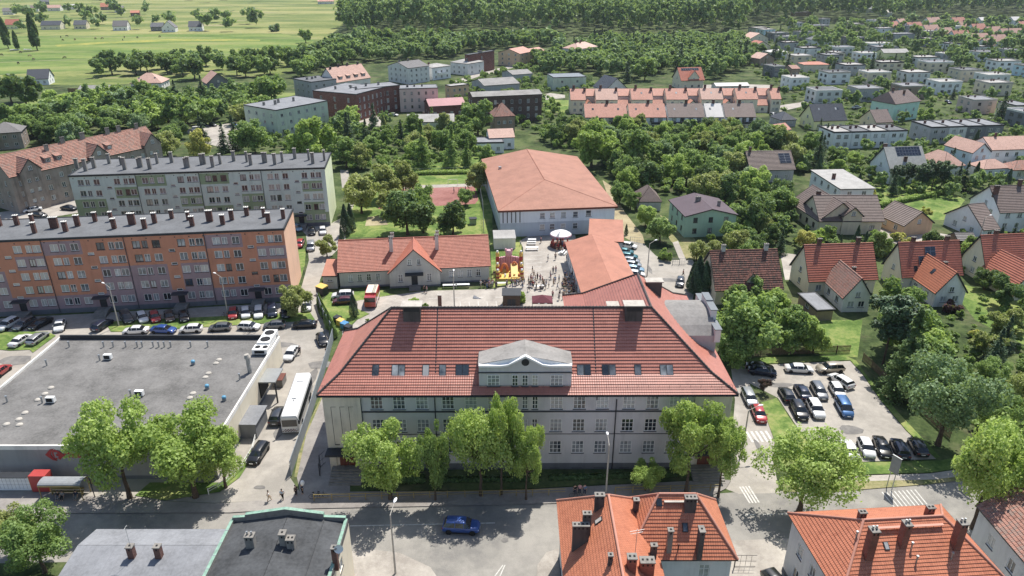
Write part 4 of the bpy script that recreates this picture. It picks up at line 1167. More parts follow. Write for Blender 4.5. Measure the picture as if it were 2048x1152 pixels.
an = house('tmp', (643, 553), (674, 552.5), 6.5, 2.9, 'shed', 1.2, 'w_kinder', 'link_sheet', .15, course=0, front=1, ww=1.2, wh=.5, wz=[1.6], into=kg, right=0, left=0)
# ------------------------------------------------------------------ gym and link buildings
gym = Bld('sports_hall', 'big white sports hall under a wide pink-brown sheet roof', 'sports hall', (996, 422), (1236, 413), (982, 318), 7.1, .6)
Wg, Dg = gym.W, gym.D
gp = [(0, 0, 7.1), (Wg, 0, 7.1), (Wg, Dg, 7.1), (0, Dg, 7.1)]
rx = Wg * .47; rA, rB = (rx, Dg * .32, 9.9), (rx, Dg, 9.9)
gym.kind = 'custom'; gym.planes = [lambda x, y: 7.1 + 2.8 * x / rx, lambda x, y: 7.1 + 2.8 * (Wg - x) / (Wg - rx), lambda x, y: 7.1 + 2.8 * y / (Dg * .32)]
for px in (1085, 1105, 1127, 1151): gym.win('f', gym.lf(px, 430)[0] - .6, 4.5, 1.3, 1.5, 1, 2, 'white', 'sill'); gym.win('f', gym.lf(px, 430)[0] - .6, 1.5, 1.3, 1.5, 1, 2, 'white', 'sill')
gym.win('f', gym.lf(1177, 430)[0] - .6, 4.6, 1.4, 1.6, 1, 2)
b = MB(); roof_into(b, [[gp[0], gp[1], rA], [gp[1], gp[2], rB, rA], [gp[3], gp[0], rA, rB]], 0, .03, .45)
for q in (rB,): ridge_into(b, rA, q, .12, 2)
ridge_into(b, gp[0], rA, .06, 2); ridge_into(b, gp[1], rA, .06, 2)
gym.roofobj = gym.add('roof', b, [M['gym_sheet'], M['rust'], M['link_sheet']])
gym.wall('w_gym', None, cm=lambda k, x, z: 3 if z < 3.6 else 0, splits={k: ([], [3.6]) for k in 'frlb'}, mats2=('w_gym2',))
b = MB()
for i in range(5): b.box(1.2 + i * 1.05, .5, 3.7, 1.4 + i * 1.05, .59, 6.9)
gym.add('column', b, [M['dark']])
b = MB(); x, y = gym.lp(1000, 340, 7.6); b.box(x - .4, y - .4, 7.2, x + .4, y + .4, 8.6); gym.add('vent_stack', b, [M['steel']], gym.roofobj)
def from_left(Af, Bk, Wm, h):
    a, b = G(*Af, h), G(*Bk, h); d = (b - a).xy.normalized(); r = a.xy + Vector((d.y, -d.x)) * Wm
    return W2P(r.x, r.y, h)
# roof link between gym and school
la, lb = (1164, 592), (1130, 485)
ln = Bld('covered_walkway_building', 'low link building with pale red sheet gable roof between sports hall and school', 'link building', la, from_left(la, lb, 12.0, 4.2), lb, 4.2, .5)
ln.rf_ = .5; ln.rows('f', 2, [1.2], 1.4, 1.6); ln.rows('l', 7, [1.2], 1.6, 1.7, 1.0); ln.rows('r', 5, [1.2], 1.4, 1.5, 1)
ln.roof('gy', 1.9, 'link_sheet', 0, .03); ln.wall('w_ltgrey')
x, y = ln.lp(1161, 458, 4.8)
l2 = house('tmp', (1176, 482), (1248, 485), (1160, 441), 4.4, 'shed', .5, 'w_ltgrey', 'link_sheet', .3, 0, front=2, into=ln)
sc = house('white low kiosk container with pale sheet roof beside the sports hall', (987, 478), (1032, 477), (987, 465), 2.7, 'shed', .5, 'w_pale', 'felt_pale', .1, 0, front=0, right=0, left=0, cat='container', name='site_container', edge='w_pale')
# ------------------------------------------------------------------ houses on the right
RH = 'detached houses right of the school'
h1 = house('dark mossy-roofed house nearest the right side of the red-brown school roof', (1430, 582), (1568, 578), 11.4, 3.2, 'gx', 6.3, 'w_beige', 'tile_mossy', group=RH, chs=((.2, .5, .8, 1.2), (.83, .5, .8, 1.2)), chm='chim_white')
h1.dormer(h1.W * .55, 2.2, 4.2, 5.0, 1.4, 1.0, 'w_beige', 'tile_mossy')
h2 = house('cream house with red tiled roof and lower orange-brown front gable beside mossy roof', (1617, 564), (1757, 559), (1580, 530), 3.2, 'gx', 6.3, 'w_cream', 'tile_red', group=RH, chs=((.22, .5, .8, 1.3), (.78, .5, .8, 1.3)))
h2w = house('tmp', (1686, 598), (1746, 597), 9.5, 3.0, 'gy', 4.2, 'w_pale', 'tile_old', .3, into=h2, front=2, chs=((.6, .5),))
h3 = house('cream house with red tiled roof carrying black solar panels and orange front gable', (1803.5, 555.5), (1927, 550.5), (1758.5, 528), 3.2, 'gx', 6.3, 'w_cream', 'tile_red', group=RH, chs=((.25, .52, .8, 1.3), (.8, .52, .8, 1.3)))
h3.solar(h3.W * .42, h3.D * .22, 3.2, 2.2, 3, 2); h3.solar(h3.W * .5, h3.D * .36, 2.2, 2.0, 2, 2); h3.skylight(h3.W * .24, h3.D * .12)
h3w = house('tmp', (1871, 588), (1936, 586), 10, 3.0, 'gy', 4.4, 'w_pale', 'tile_orange', .3, into=h3, front=2, sky=((.3, .5),), chs=((.62, .5),))
h4 = house('cream house with red roof cut by the right picture edge below the villa', (1971, 540), (2100, 534), (1922, 512), 3.2, 'gx', 6.3, 'w_cream', 'tile_red', group=RH, chs=((.25, .52, .9, 1.2),))
h4w = house('tmp', (2032, 576), (2095, 572), 10, 3.0, 'gy', 4.2, 'w_cream', 'tile_red', .3, into=h4, front=2)
house('grey flat carport with pale felt roof beside the cream house lawn', (1634, 621), (1672, 619), 8, 2.4, 'flat', 0, 'w_brown', 'felt_lt', .3, group=None, cat='carport', name='carport', par=.05, front=0)
h5 = house('large beige villa with dark brown tiled roofs and front gable', (1638.5, 443), (1770, 443), 12.8, 3.5, 'gx', 4.8, 'w_beige', 'tile_brown', .4, group=RH, chs=((.1, .55, 1.1, 1.4),), sky=((.3, .2),), frame='brownframe')
h5a = house('tmp', (1578.5, 404), (1636.5, 443), 11.5, 3.4, 'gx', 4.6, 'w_beige', 'tile_brown', .4, into=h5, sky=((.7, .25),), frame='brownframe')
h5b = house('tmp', (1686, 434), (1729, 434), 8, 4.8, 'gy', 2.4, 'w_beige', 'tile_brown', .35, into=h5, front=0, right=0, left=0)
h6 = house('beige garage with brown gable roof right of the large villa', (1808.5, 453), (1870, 446.5), (1770, 427), 2.8, 'gy', 3.3, 'w_orange2', 'tile_brown', .35, group=RH, front=0)
h6.door('f', h6.side('f')[3] * .68, 2.6, 2.2, 'brownframe', .05)
h7 = house('white house with one pale pink flat sloping roof behind the villa', (1681, 379), (1752, 377.5), (1661, 342), 5.8, 'shed', .4, 'w_white', 'felt_pale', .3, 0, group=RH, chs=((.25, .5, .9, 1.6),))
h8 = house('white house with silver roof and long solar array among dark pines', (1781, 344), (1858, 341), 11.6, 4.0, 'gx', 6.3, 'w_white', 'tile_silver', .4, group=RH, chs=((.1, .6, 1.2, 2.0), (.45, .2, 1.0, 1.5)))
h8.solar(h8.W * .6, h8.D * .4, 8, 3.0, 8, 3)
h9 = house('house with plain brown roof and small square solar panel among trees', (1500, 341), (1592, 339), 11, 4.0, 'gx', 4.6, 'w_grey', 'tile_brown', .4, group=RH, chs=((.1, .5),))
h9.solar(h9.W * .82, h9.D * .3, 3.6, 3.6, 2, 4)
h10 = house('white-walled house with grey-brown roofs at the right edge beside the villa garden', (2000, 426), (2110, 423), 12, 5.2, 'gx', 5.2, 'w_white', 'tile_brown', .35, group=RH, chs=((.05, .35, 1.3, 2.2), (.55, .5, 1, 1.5)))
h10a = house('tmp', (1967, 461), (2001, 458), (1922, 425), 2.8, 'gx', 4.6, 'w_white', 'tile_brown', .35, into=h10)
h11 = house('mint green house with dark plum gable roof behind leafy garden trees', (1370, 434), (1477, 430.5), (1344, 400), 5.5, 'gy', 1.7, 'w_mint', 'sheet_plum', .35, group=RH, chs=((.42, .55, 1.3, 1.2), (.75, .35, .7, 1.4)), chm='chim_grey', right=3, left=3, frame='brownframe', ww=1.1, course=0)
h12 = house('small shed with pyramid-like grey-brown roof in the garden behind the sports hall', (1277, 404), (1324, 404), 9, 2.6, 'hip', 3.2, 'w_grey', 'tile_brown', .2, 0, front=0, cat='shed', name='garden_shed', left=0)
house('grey stone gazebo roof beside the lamp post below the villa garden', (1916, 482), (1955, 482), 4.5, 2.2, 'gx', 1.2, 'wood', 'tile_grey', .1, cat='shed', name='garden_shed', front=0, left=0, right=0)
# far right rows
house('brown-roofed cream house left of the blue gable at the right edge', (1888, 335), (1932, 331), 12, 4, 'hip', 3.6, 'w_pale', 'tile_pink', group='row houses at the right edge')
house('light blue gabled house front in the row at the right edge', (1946, 307), (1984, 304), 12, 6, 'gy', 3, 'w_blue', 'tile_pink', group='row houses at the right edge')
house('row house with pale red roof right of the blue gable', (1984, 301), (2110, 297), 11, 6, 'gx', 3.2, 'w_white', 'tile_pink', group='row houses at the right edge', chs=((.2, .5),))
house('low pink pyramid roof pavilion in front of the blue gable', (1968, 339), (2022, 336), 7, 3, 'hip', 2.2, 'w_white', 'tile_pink', .2, cat='pavilion', name='pavilion')
house('low brown roof annexe at the right edge below the pink row', (2028, 341), (2110, 338), 7, 3, 'hip', 2.2, 'w_white', 'tile_old', .2, cat='annexe', name='annexe')
# terraces
bounds = [1138, 1189, 1260, 1330, 1400, 1471, 1540, 1575]
nm = ['leftmost', 'second', 'third', 'fourth', 'fifth', 'sixth', 'rightmost']
for i in range(7):
    x0, x1 = bounds[i], bounds[i + 1]; xm = x0 + (x1 - x0) * .66
    y = 200.5 - i * .3
    a = house(f'terraced house with pale orange roof, {nm[i]} unit of the back terrace', (x0 + 3, y), (xm, y), 12, 6, 'gx', 4.0, 'w_cream', 'tile_pale' if i % 3 != 1 else 'tile_pink', .1, group='units of the back terrace', chs=((.25, .5, 1.1, 1.6), (.95, .4, 1.1, 1.6)), front=2, sky=((.5, .3),) if i in (2, 3, 4, 5) else (), cat='terraced house', name='terraced_house')
    if i < 6:
        house('tmp', (xm, y - 8), (x1 + 2, y - 8), 8.5, 6.6, 'gx', 2.6, 'w_grey', 'tile_pale', .1, into=a, front=1)
        house('tmp', (xm - 2, y + 12), (x1 - 3, y + 12), 6, 3.2, 'gy' if i in (0, 3, 4) else 'gx', 2.2, 'w_cream', 'tile_pale', .1, into=a, front=1)
b2 = [(1168, 1255, 'tile_pale', 'w_cream', 'pale orange'), (1257, 1333, 'tile_pale', 'w_white', 'peach'), (1335, 1410, 'tile_brown', 'w_white', 'brown'), (1411, 1448, 'sheet_white', 'w_white', 'white sheet'), (1449, 1513, 'tile_brown', 'w_white', 'rusty brown')]
for i, (x0, x1, rm, wm, cn) in enumerate(b2):
    a = house(f'terraced house with {cn} roof in the front terrace, {["leftmost", "second from left", "middle", "second from right", "rightmost"][i]}', (x0 + 2, 235.5 - i * .2), (x1, 235.3 - i * .2), 12.5, 5.4, 'gx', 4.4, wm, rm, .08, group='units of the front terrace', chs=((.55, .5, 1.1, 1.5),), front=4 if i != 3 else 2, sky=((.2, .3), (.8, .3)) if i < 3 else ((.3, .3),), frame='brownframe', ww=1.7, wh=1.5, cat='terraced house', name='terraced_house')
    for t in (.28, .75): a.balcony('f', a.side('f')[3] * t, 2.7, 4.5 if i != 3 else 2.2, 1.2, 'w_white', 'dark')
for i in range(4):
    x0 = 1668.5 + i * 37; 
    house(f'flat white two-storey row house near the spruce, {["leftmost", "second", "third", "rightmost"][i]} of four', (x0, 265 - i), (x0 + 36.8, 264 - i), 11, 6.1, 'flat', 0, 'w_white', 'felt' if i % 2 else 'felt_pale', .05, group='white flat row', front=2, frame='brownframe' if i < 2 else 'white', chs=((.3, .5, .8, 1.0), (.7, .6, .8, 1.0)), ww=1.6, cat='row house', name='row_house')
for i, wm in enumerate(['w_grey', 'w_ltgrey', 'w_dkgrey', 'w_dkgrey']):
    x0 = 1863.5 + i * 36.5
    house(f'flat grey two-storey row house, {["leftmost", "second", "third", "rightmost"][i]} of the grey flat row', (x0, 255 - i * 1.2), (x0 + 36.3, 253.9 - i * 1.2), 12, 6.2, 'flat', 0, wm, 'felt_lt', .05, group='grey flat row', front=2, chs=((.3, .6, .8, 1.0),), ww=1.6, cat='row house', name='row_house')
house('teal plastered house with brown half-hipped roof among the flat houses', (1791, 209), (1843, 202), 12, 7.6, 'hip', 4.2, 'w_teal', 'tile_brown', .4, run=2.2, chs=((.3, .5, 1.0, 1.6), (.6, .35, 1.0, 1.6)), front=3)
house('yellow house with dark grey tiled roof left of the teal house', (1628, 243), (1695, 241), 12, 3.6, 'gx', 5.8, 'w_yellow', 'tile_dark', .4, sky=((.25, .35), (.75, .35), (.82, .35)))
house('low house with plain brown roof in front of the teal house', (1752, 246), (1787, 244.5), 11, 3.2, 'gx', 4.2, 'w_beige', 'tile_brown', .3)
house('small dark hipped roof shed left of the yellow house', (1562, 241), (1594, 239.5), 9, 2.8, 'hip', 2.6, 'w_grey', 'tile_dark', .2, cat='shed', name='garden_shed')
house('small orange gable roof shed right of the terraces', (1557, 263), (1583, 259), 7, 2.6, 'gx', 2.0, 'w_beige', 'tile_pale', .2, cat='shed', name='garden_shed')
# flat cube houses: x0, x1 (whole width in the photo), eave row, wall, roof, words
cubes = [(235, 425, 385, 'w_white', 'felt_pale'), (500, 695, 380, 'w_ltgrey', 'felt_lt'), (175, 355, 445, 'w_beige', 'felt_pale'), (415, 600, 440, 'w_grey', 'felt_lt'), (700, 875, 425, 'w_white', 'felt_pale'), (560, 785, 520, 'w_grey', 'felt_pale'),
         (740, 990, 580, 'w_beige', 'felt_pale'), (425, 665, 583, 'w_white', 'felt'), (130, 335, 622, 'w_white', 'felt_pale'), (650, 930, 710, 'w_grey', 'felt_lt'), (320, 600, 722, 'w_ltgrey', 'felt'), (1050, 1305, 578, 'w_ltgrey', 'felt_pale'),
         (840, 1090, 500, 'w_beige', 'felt_pale'), (1000, 1275, 690, 'w_brown', 'felt_lt'), (1280, 1560, 658, 'w_white', 'felt_pale'), (1215, 1490, 500, 'w_beige', 'felt_lt'), (1130, 1380, 458, 'w_ltgrey', 'felt_pale'), (770, 1000, 347, 'w_white', 'felt_pale'),
         (820, 1050, 374, 'w_grey', 'felt_lt'), (850, 1020, 226, 'w_white', 'felt_pale'), (970, 1180, 270, 'w_grey', 'felt_lt'), (1220, 1360, 310, 'w_grey', 'felt_pale'), (1460, 1720, 562, 'w_beige', 'felt'), (1665, 1945, 602, 'w_ltgrey', 'felt_pale'),
         (1670, 1965, 666, 'w_beige', 'felt_pale'), (1615, 1850, 415, 'w_white', 'felt'), (1760, 2030, 490, 'w_white', 'felt_pale'), (1535, 1840, 800, 'w_pink', 'felt_lt'), (1880, 2120, 842, 'w_beige', 'felt_lt'), (610, 790, 300, 'w_dkgrey', 'felt_lt'),
         (330, 490, 202, 'w_brown', 'felt'), (635, 770, 190, 'w_beige', 'felt_pale'), (230, 370, 255, 'w_grey', 'felt'), (80, 235, 292, 'w_grey', 'felt_lt'), (10, 170, 265, 'w_dkgrey', 'felt_lt'), (100, 255, 340, 'w_grey', 'felt_pale'), (1985, 2180, 905, 'w_dkgrey', 'felt_lt'),
         (1995, 2200, 530, 'w_blue', 'felt'), (-60, 60, 235, 'w_blue', 'felt_pale'), (1460, 1560, 118 + 90, 'w_ltgrey', 'felt_pale'), (0, 140, 530, 'w_dkgrey', 'felt'), (1400, 1510, 430, 'w_grey', 'felt_pale'), (1080, 1210, 205, 'w_grey', 'felt_lt'), (820, 930, 160, 'w_ltgrey', 'felt_pale'), (1230, 1370, 250, 'w_beige', 'felt_pale'), (1400, 1540, 350, 'w_white', 'felt_lt'), (400, 500, 150, 'w_grey', 'felt'), (1640, 1780, 372, 'w_ltgrey', 'felt_pale'), (1880, 2030, 400, 'w_grey', 'felt_lt'), (200, 300, 180, 'w_ltgrey', 'felt_lt'), (500, 620, 420, 'w_beige', 'felt_pale')]
rc = random.Random(3)
wn_ = {'w_white': 'white', 'w_ltgrey': 'light grey', 'w_beige': 'beige', 'w_grey': 'grey', 'w_brown': 'brownish', 'w_pink': 'pinkish', 'w_dkgrey': 'dark grey', 'w_blue': 'bluish'}
for x0, x1, ye, wm, rm in cubes:
    px0, px1, py = 1536 + x0 / 4, 1536 + x1 / 4, ye / 4
    y_ = G(px0, py, 6.2).y; sh = (px0 - 1024) * 10.5 / y_
    sh = min(sh, (px1 - px0) * .45)
    house(f'flat-roofed {wn_[wm]} two-storey cube house', (px0 + sh, py + .6), (px1, py - .4), 10.5, 6.2, 'flat', 0, wm, rm, .05, group='flat-roofed cube houses', front=rc.choice((2, 3)), par=rc.choice((.15, .3, .45)), chs=((rc.uniform(.2, .8), rc.uniform(.4, .8), .8, .9), (rc.uniform(.2, .8), rc.uniform(.4, .8), .6, .9)), ww=rc.choice((1.4, 1.8, 2.2)), frame=rc.choice(('white', 'brownframe')), name='cube_house', edge=rc.choice(('conc', 'dark', 'w_pale')))
reds = [(1120, 1255, 222), (1255, 1390, 246), (1365, 1500, 270), (1485, 1635, 295), (1630, 1790, 320), (1540, 1655, 216), (1640, 1765, 236), (1760, 1895, 261), (1870, 2060, 277), (985, 1070, 216), (1050, 1125, 192), (1280, 1400, 180), (1480, 1600, 180), (1740, 1830, 366), (1800, 1935, 332), (2020, 2100, 215)]
for i, (x0, x1, ye) in enumerate(reds):
    px0, px1, py = 1536 + x0 / 4, 1536 + x1 / 4, ye / 4
    house('small house with pale red gable roof in the far estate at top right', (px0 + 3, py + .5), (px1 - 2, py - .7), 10, 3.6, 'gx', 4.8, 'w_white', 'tile_pink' if i % 3 else 'tile_pale', .3, group='red-roofed houses of the far estate', front=2, chs=((.4, .5, .8, 1.3),))
for lab, x0, x1, ye, wm, rm, k, rs_ in [('white house with very pale roof at the far right edge of the woods', 1690, 1830, 165, 'w_white', 'sheet_white', 'gx', 3), ('small white-roofed house right of the pale-roofed one by the woods', 1950, 2035, 165, 'w_white', 'sheet_white', 'gx', 3.5), ('blue-grey roofed house half hidden in the far woods', 700, 860, 75, 'w_ltgrey', 'sheet_grey', 'gx', 3), ('tiny white-roofed house behind the blue-grey roof in the woods', 925, 1000, 102, 'w_white', 'sheet_white', 'gx', 3),
                                ('long dark flat hall in the trees above the cube houses', 200, 350, 100, 'w_brown', 'felt', 'flat', 0), ('white-roofed low house at the left end of the cube houses', 0, 165, 420, 'w_white', 'sheet_white', 'hip', 1.5), ('small brown-roofed shed left of the orange flat roof', 175, 262, 552, 'w_brown', 'tile_old', 'gx', 1.5), ('cube house with orange edging and dark panels on its roof', 275, 500, 520, 'w_cream', 'tile_orange', 'hip', 1.3),
                                ('dark pitched-roof house between two cube houses', 330, 520, 320, 'w_white', 'tile_dark', 'gy', 3.0), ('pale yellow gabled house in the middle of the cube houses', 910, 1135, 425, 'w_yellow', 'felt_pale', 'gx', 2.2)]:
    px0, px1, py = 1536 + x0 / 4, 1536 + x1 / 4, ye / 4
    house(lab, (px0 + 4, py), (px1, py - .5), 10, 4.5 if rs_ < 5 else 4, k, rs_, wm, rm, .3, front=2)
for lab, A, B, D, h, k, rs_, wm, rm in [('red roofed house in the trees left of the cube houses', (1500, 78), (1538, 76), 12, 6, 'gy', 4, 'w_cream', 'tile_pink'), ('house with red hipped roof and solar panels left of the cube houses', (1505, 95), (1545, 94), 12, 5, 'gy', 4, 'w_cream', 'tile_red'), ('pink-roofed house corner below the red hipped house', (1520, 118), (1550, 116), 10, 5, 'gy', 3, 'w_brown', 'tile_pink'),
                                   ('low white-grey roofed shed with caravan beside it', (1432, 173), (1500, 172), 8, 2.8, 'gx', 1.2, 'w_ltgrey', 'sheet_white'), ('flat white building among trees above the red roofs', (1512, 56), (1540, 55), 12, 5, 'flat', 0, 'w_ltgrey', 'felt_pale')]:
    house(lab, A, B, D, h, k, rs_, wm, rm, .3)
# ------------------------------------------------------------------ old quarter in the middle distance
OQ = 'tenements of the old quarter'
T = dict(cat='tenement', name='tenement')
house('grey-beige three-storey tenement with pale flat roof at the left of the old quarter', (551, 220.5), (655, 201), (512, 205), 10.6, 'flat', 0, 'w_palegreen', 'felt_lt', .1, front=6, chs=((.15, .6, .9, 1.2), (.3, .5, 1, 1.6), (.42, .6, .9, 1.4), (.65, .5, .8, 1.5)), chm='chim_grey', wz=[1.6, 4.6, 7.6], group=OQ, par=.08, **T)
rb = house('dark red brick tenement on the corner with a pale flat roof', (624.5, 181), (712, 188.5), (760, 171), 11.4, 'flat', 0, 'br_red', 'felt_lt', .1, front=3, right=7, chs=((.3, .3, .8, 1.2), (.5, .5, .9, 1.3), (.7, .4, .9, 1.3)), chm='chim_grey', wz=[1.2, 4.4, 7.6], wh=1.9, ww=1.1, group=OQ, par=.08, **T)
house('red brick tenement wing adjoining the corner building on its right', (716, 178), (800, 170), 11, 11.6, 'flat', 0, 'br_red', 'felt_lt', .1, chs=((.3, .5, .9, 1.3), (.6, .5, .9, 1.3)), chm='chim_grey', wz=[1.2, 4.4, 7.6], wh=1.9, ww=1.1, group=OQ, par=.08, **T)
house('grey windowless-sided block behind the beige tenement', (622, 164), (673, 157.5), (587, 157), 9.5, 'flat', 0, 'w_grey', 'felt', .1, front=3, chs=((.2, .5, 1, 1), (.4, .5, 1, 1), (.6, .6, 1, 1)), chm='chim_grey', group=OQ, par=.08, **T)
m4 = house('house with huge pale pink tiled roof and dark dormers behind the brick tenement', (672, 166), (742, 155.5), 14, 7.5, 'gx', 6.5, 'w_pale', 'tile_pink', .3, chs=((.1, .45, 1, 1.2), (.35, .5, 1, 1.2), (.6, .5, 1, 1.2), (.9, .5, 1, 1.2)), chm='chim_dark', group=OQ, **T)
for f in (.2, .42, .64, .85): m4.dormer(m4.W * f, 2.0, 8.6, 10.0, .5, 1.4, 'w_brown', 'tile_pink', kind='s')
house('pinkish-grey tenement with regular small windows right of the brick building', (798, 177.5), (876, 175.5), 10, 10.4, 'flat', 0, 'w_pink', 'felt_lt', .1, front=5, ww=.9, wh=1.3, chs=((.22, .4, 1, .9), (.4, .5, .7, .9), (.6, .5, .7, .9)), chm='chim_dark', wz=[1.6, 4.6, 7.6], group=OQ, par=.08, frame='brownframe', **T)
m6 = house('grey tenement with mansard roof and dormers', (816, 137), (859, 131.5), (783, 130), 8.6, 'gx', 2.6, 'w_ltgrey', 'tile_grey', .15, front=4, group=OQ, chs=((.1, .5, 1, 1), (.5, .5, 1, 1)), chm='chim_grey', **T)
m7 = house('white modern house with balconies and pale roof', (864, 136), (903, 131), 12, 7, 'hip', 1.3, 'w_white', 'felt_pale', .4, front=3, chs=((.25, .6, 1.2, 1.3),), group=OQ)
m7.balcony('f', m7.side('f')[3] * .5, 2.9, 6, 1.4, 'w_white', 'white')
house('pale two-storey house with light hipped roof below the long brick block', (935, 128), (969, 122.5), 14, 6.8, 'hip', 2.0, 'w_ltgrey', 'felt_pale', .3, front=2, group=OQ)
house('long grey and red brick block in the distance above the pale house', (937, 109.5), (989, 101), (1030, 93.5), 11.6, 'flat', 0, 'br_red', 'felt', .1, front=1, right=9, chs=((.5, .1, 1, 1), (.5, .3, 1, 1), (.5, .5, 1, 1), (.5, .7, 1, 1), (.5, .9, 1, 1)), chm='chim_grey', wz=[1.4, 4.4, 7.6], wh=1.8, group=OQ, par=.08, **T)
house('orange plastered gabled house at the right end of the brick block', (1040, 108), (1068, 102.5), (1027, 99), 8, 'gx', 2.6, 'w_orange2', 'tile_pale', .2, front=3, group=OQ)
house('pink low house right of the orange gabled house', (1067, 105), (1090, 101), 10, 6.5, 'gx', 2, 'w_pink', 'tile_pale', .2, front=3, group=OQ)
house('tall pale house with pink hipped roof alone in front of the woods', (1156, 99), (1196, 93), 13, 9.5, 'hip', 3.2, 'w_ltgrey', 'tile_pink', .3, front=3, chs=((.3, .5, 1, 1.8), (.45, .45, 1, 1.8), (.6, .6, 1, 1.8)), chm='chim_brick')
house('low workshop with grey gable roof below the road', (968, 172), (1040, 167), 18, 4.6, 'gx', 2.2, 'w_grey', 'eternit', .2, front=4, cat='workshop', name='workshop')
house('second grey low workshop right of the gabled one', (1025, 150), (1066, 147), 14, 4.6, 'gx', 1.6, 'w_grey', 'eternit', .2, front=3, cat='workshop', name='workshop')
house('orange-brown two-storey house with shiny sheet roof by the workshops', (901, 172.5), (938, 168.5), (877, 171), 6.6, 'flat', 0, 'w_orange2', 'felt_pale', .1, front=3, group=OQ, par=.15)
house('low brick house with bright pink sheet roof', (858, 213.5), (932, 209.5), 13, 4.8, 'gx', 2.2, 'br_red', 'sheet_pink', .3, front=4, group=OQ)
house('long dark brick tenement with grey sheet roof', (945, 194.5), (1085, 188.5), 11, 11.2, 'gx', 1.2, 'br_dark', 'eternit', .2, front=8, wz=[1.6, 4.6, 7.8], wh=1.7, ww=1.1, group=OQ, **T)
house('small brown hipped-roof villa in front of the dark brick tenement', (988, 234), (1031, 232), 9, 6.8, 'hip', 4.6, 'w_brown', 'tile_old', .25, front=3, chs=((.3, .6, .8, 1.5),), group=OQ)
house('long low white house with pale felt roof in front of the pinkish tenement', (813, 245), (909, 243.5), 12, 4.6, 'gx', 2.0, 'w_pale', 'felt_pale', .2, front=6, group=OQ, chs=((.35, .6, .8, 1),))
house('small house with pale pink roof near the sports hall trees', (978, 277), (1030, 275), 9, 4.2, 'gx', 2.4, 'w_white', 'tile_pink', .2, front=3, group=OQ)
house('low white flat annexe left of the small pink roof', (953, 286), (1008, 285), 9, 3.8, 'flat', 0, 'w_white', 'felt_lt', .05, front=3, group=OQ, cat='annexe', name='annexe')
house('pale flat-roofed house with blank wall left of the dark hedge', (1107, 155), (1173, 153), 14, 6.8, 'flat', 0, 'w_palegreen', 'sheet_grey', .1, front=2, right=1, left=2, group=OQ, par=.1)
house('house with dark slate gable roof and skylights behind the terraces', (1211, 181), (1256, 178), 14, 3.4, 'gy', 5.6, 'w_ltgrey', 'tile_dark', .3)
m22 = house('cream house with dark red gable roof and solar strip behind the terraces', (1362, 162), (1410, 160.5), 13, 4.6, 'gx', 6.0, 'w_cream', 'tile_red', .5, front=3)
m22.solar(m22.W * .5, m22.D * .42, 10, 1.6, 8, 1); m22.dormer(m22.W * .55, 6, 4.6, 6.2, 3.4, .6, 'w_cream', 'tile_red')
# the old tenement row at the left
ol = house('old grey tenement row with patched red tiles and gabled bays left of the green block', (18, 356), (322, 289), 12, 10.2, 'gx', 5.0, 'w_old', 'tile_old', .3, front=12, right=2, left=2, wz=[1.5, 4.4, 7.3], ww=1.1, wh=1.4, chs=((.3, .4, 1, 1.6), (.42, .5, 1.1, 1.6), (.55, .5, 1.2, 1.8), (.72, .5, 1.1, 1.8), (.8, .5, 1.1, 1.8), (.93, .5, .9, 1.5)), chm='chim_grey', group=OQ, **T)
for f in (.12, .55, .93):
    a = ol.o + ol.ux * (ol.W * f - 2.9) - ol.uy * 1.0; b = ol.o + ol.ux * (ol.W * f + 2.9) - ol.uy * 1.0
    house('tmp', W2P(a.x, a.y, 11), W2P(b.x, b.y, 11), 8, 11.0, 'gy', 3.2, 'w_old', 'tile_old', .25, into=ol, front=2, wz=[2.4, 5.2, 8.0], ww=.9, wh=1.0)
for f in (.26, .33, .66): ol.dormer(ol.W * f, 1.6, 11.6, 12.9, .5, 1.9, 'w_old', 'tile_old', kind='s', wn=(.9, .9))
house('house with dark hipped roof half hidden by trees at the left edge', (-30, 269), (42, 264), 11, 6, 'hip', 3, 'w_old', 'tile_grey', .3, front=3, group='houses by the meadow')
house('small pink roof peeking out of the trees above the old tenement row', (296, 232), (322, 230), 12, 3.5, 'gy', 3.5, 'w_pale', 'tile_pink', .2, group='houses by the meadow')
FH = 'houses by the meadow'
house('white bungalow with dark gable roof on the meadow edge', (52, 159), (97, 157.5), 11, 3.3, 'gx', 4.6, 'w_white', 'tile_dark', .4, front=3, group=FH)
house('bungalow with pale red hipped roof and tree row behind it', (259, 167), (323, 166), 14, 3.3, 'hip', 4.4, 'w_pale', 'tile_pink', .4, front=3, group=FH, sky=((.25, .25), (.75, .25)))
m = house('dark-walled chalet with pink roof and solar panels beside the tall trees', (413, 168), (462, 164), 14, 3.0, 'gy', 5.0, 'w_dkgrey', 'tile_pink', .7, front=3, group=FH)
house('long low grey-roofed stable inside a fence on the meadow', (154, 181), (221, 180), 9, 2.8, 'gx', 1.8, 'wood', 'eternit', .4, front=2, group=FH, cat='stable', name='stable')
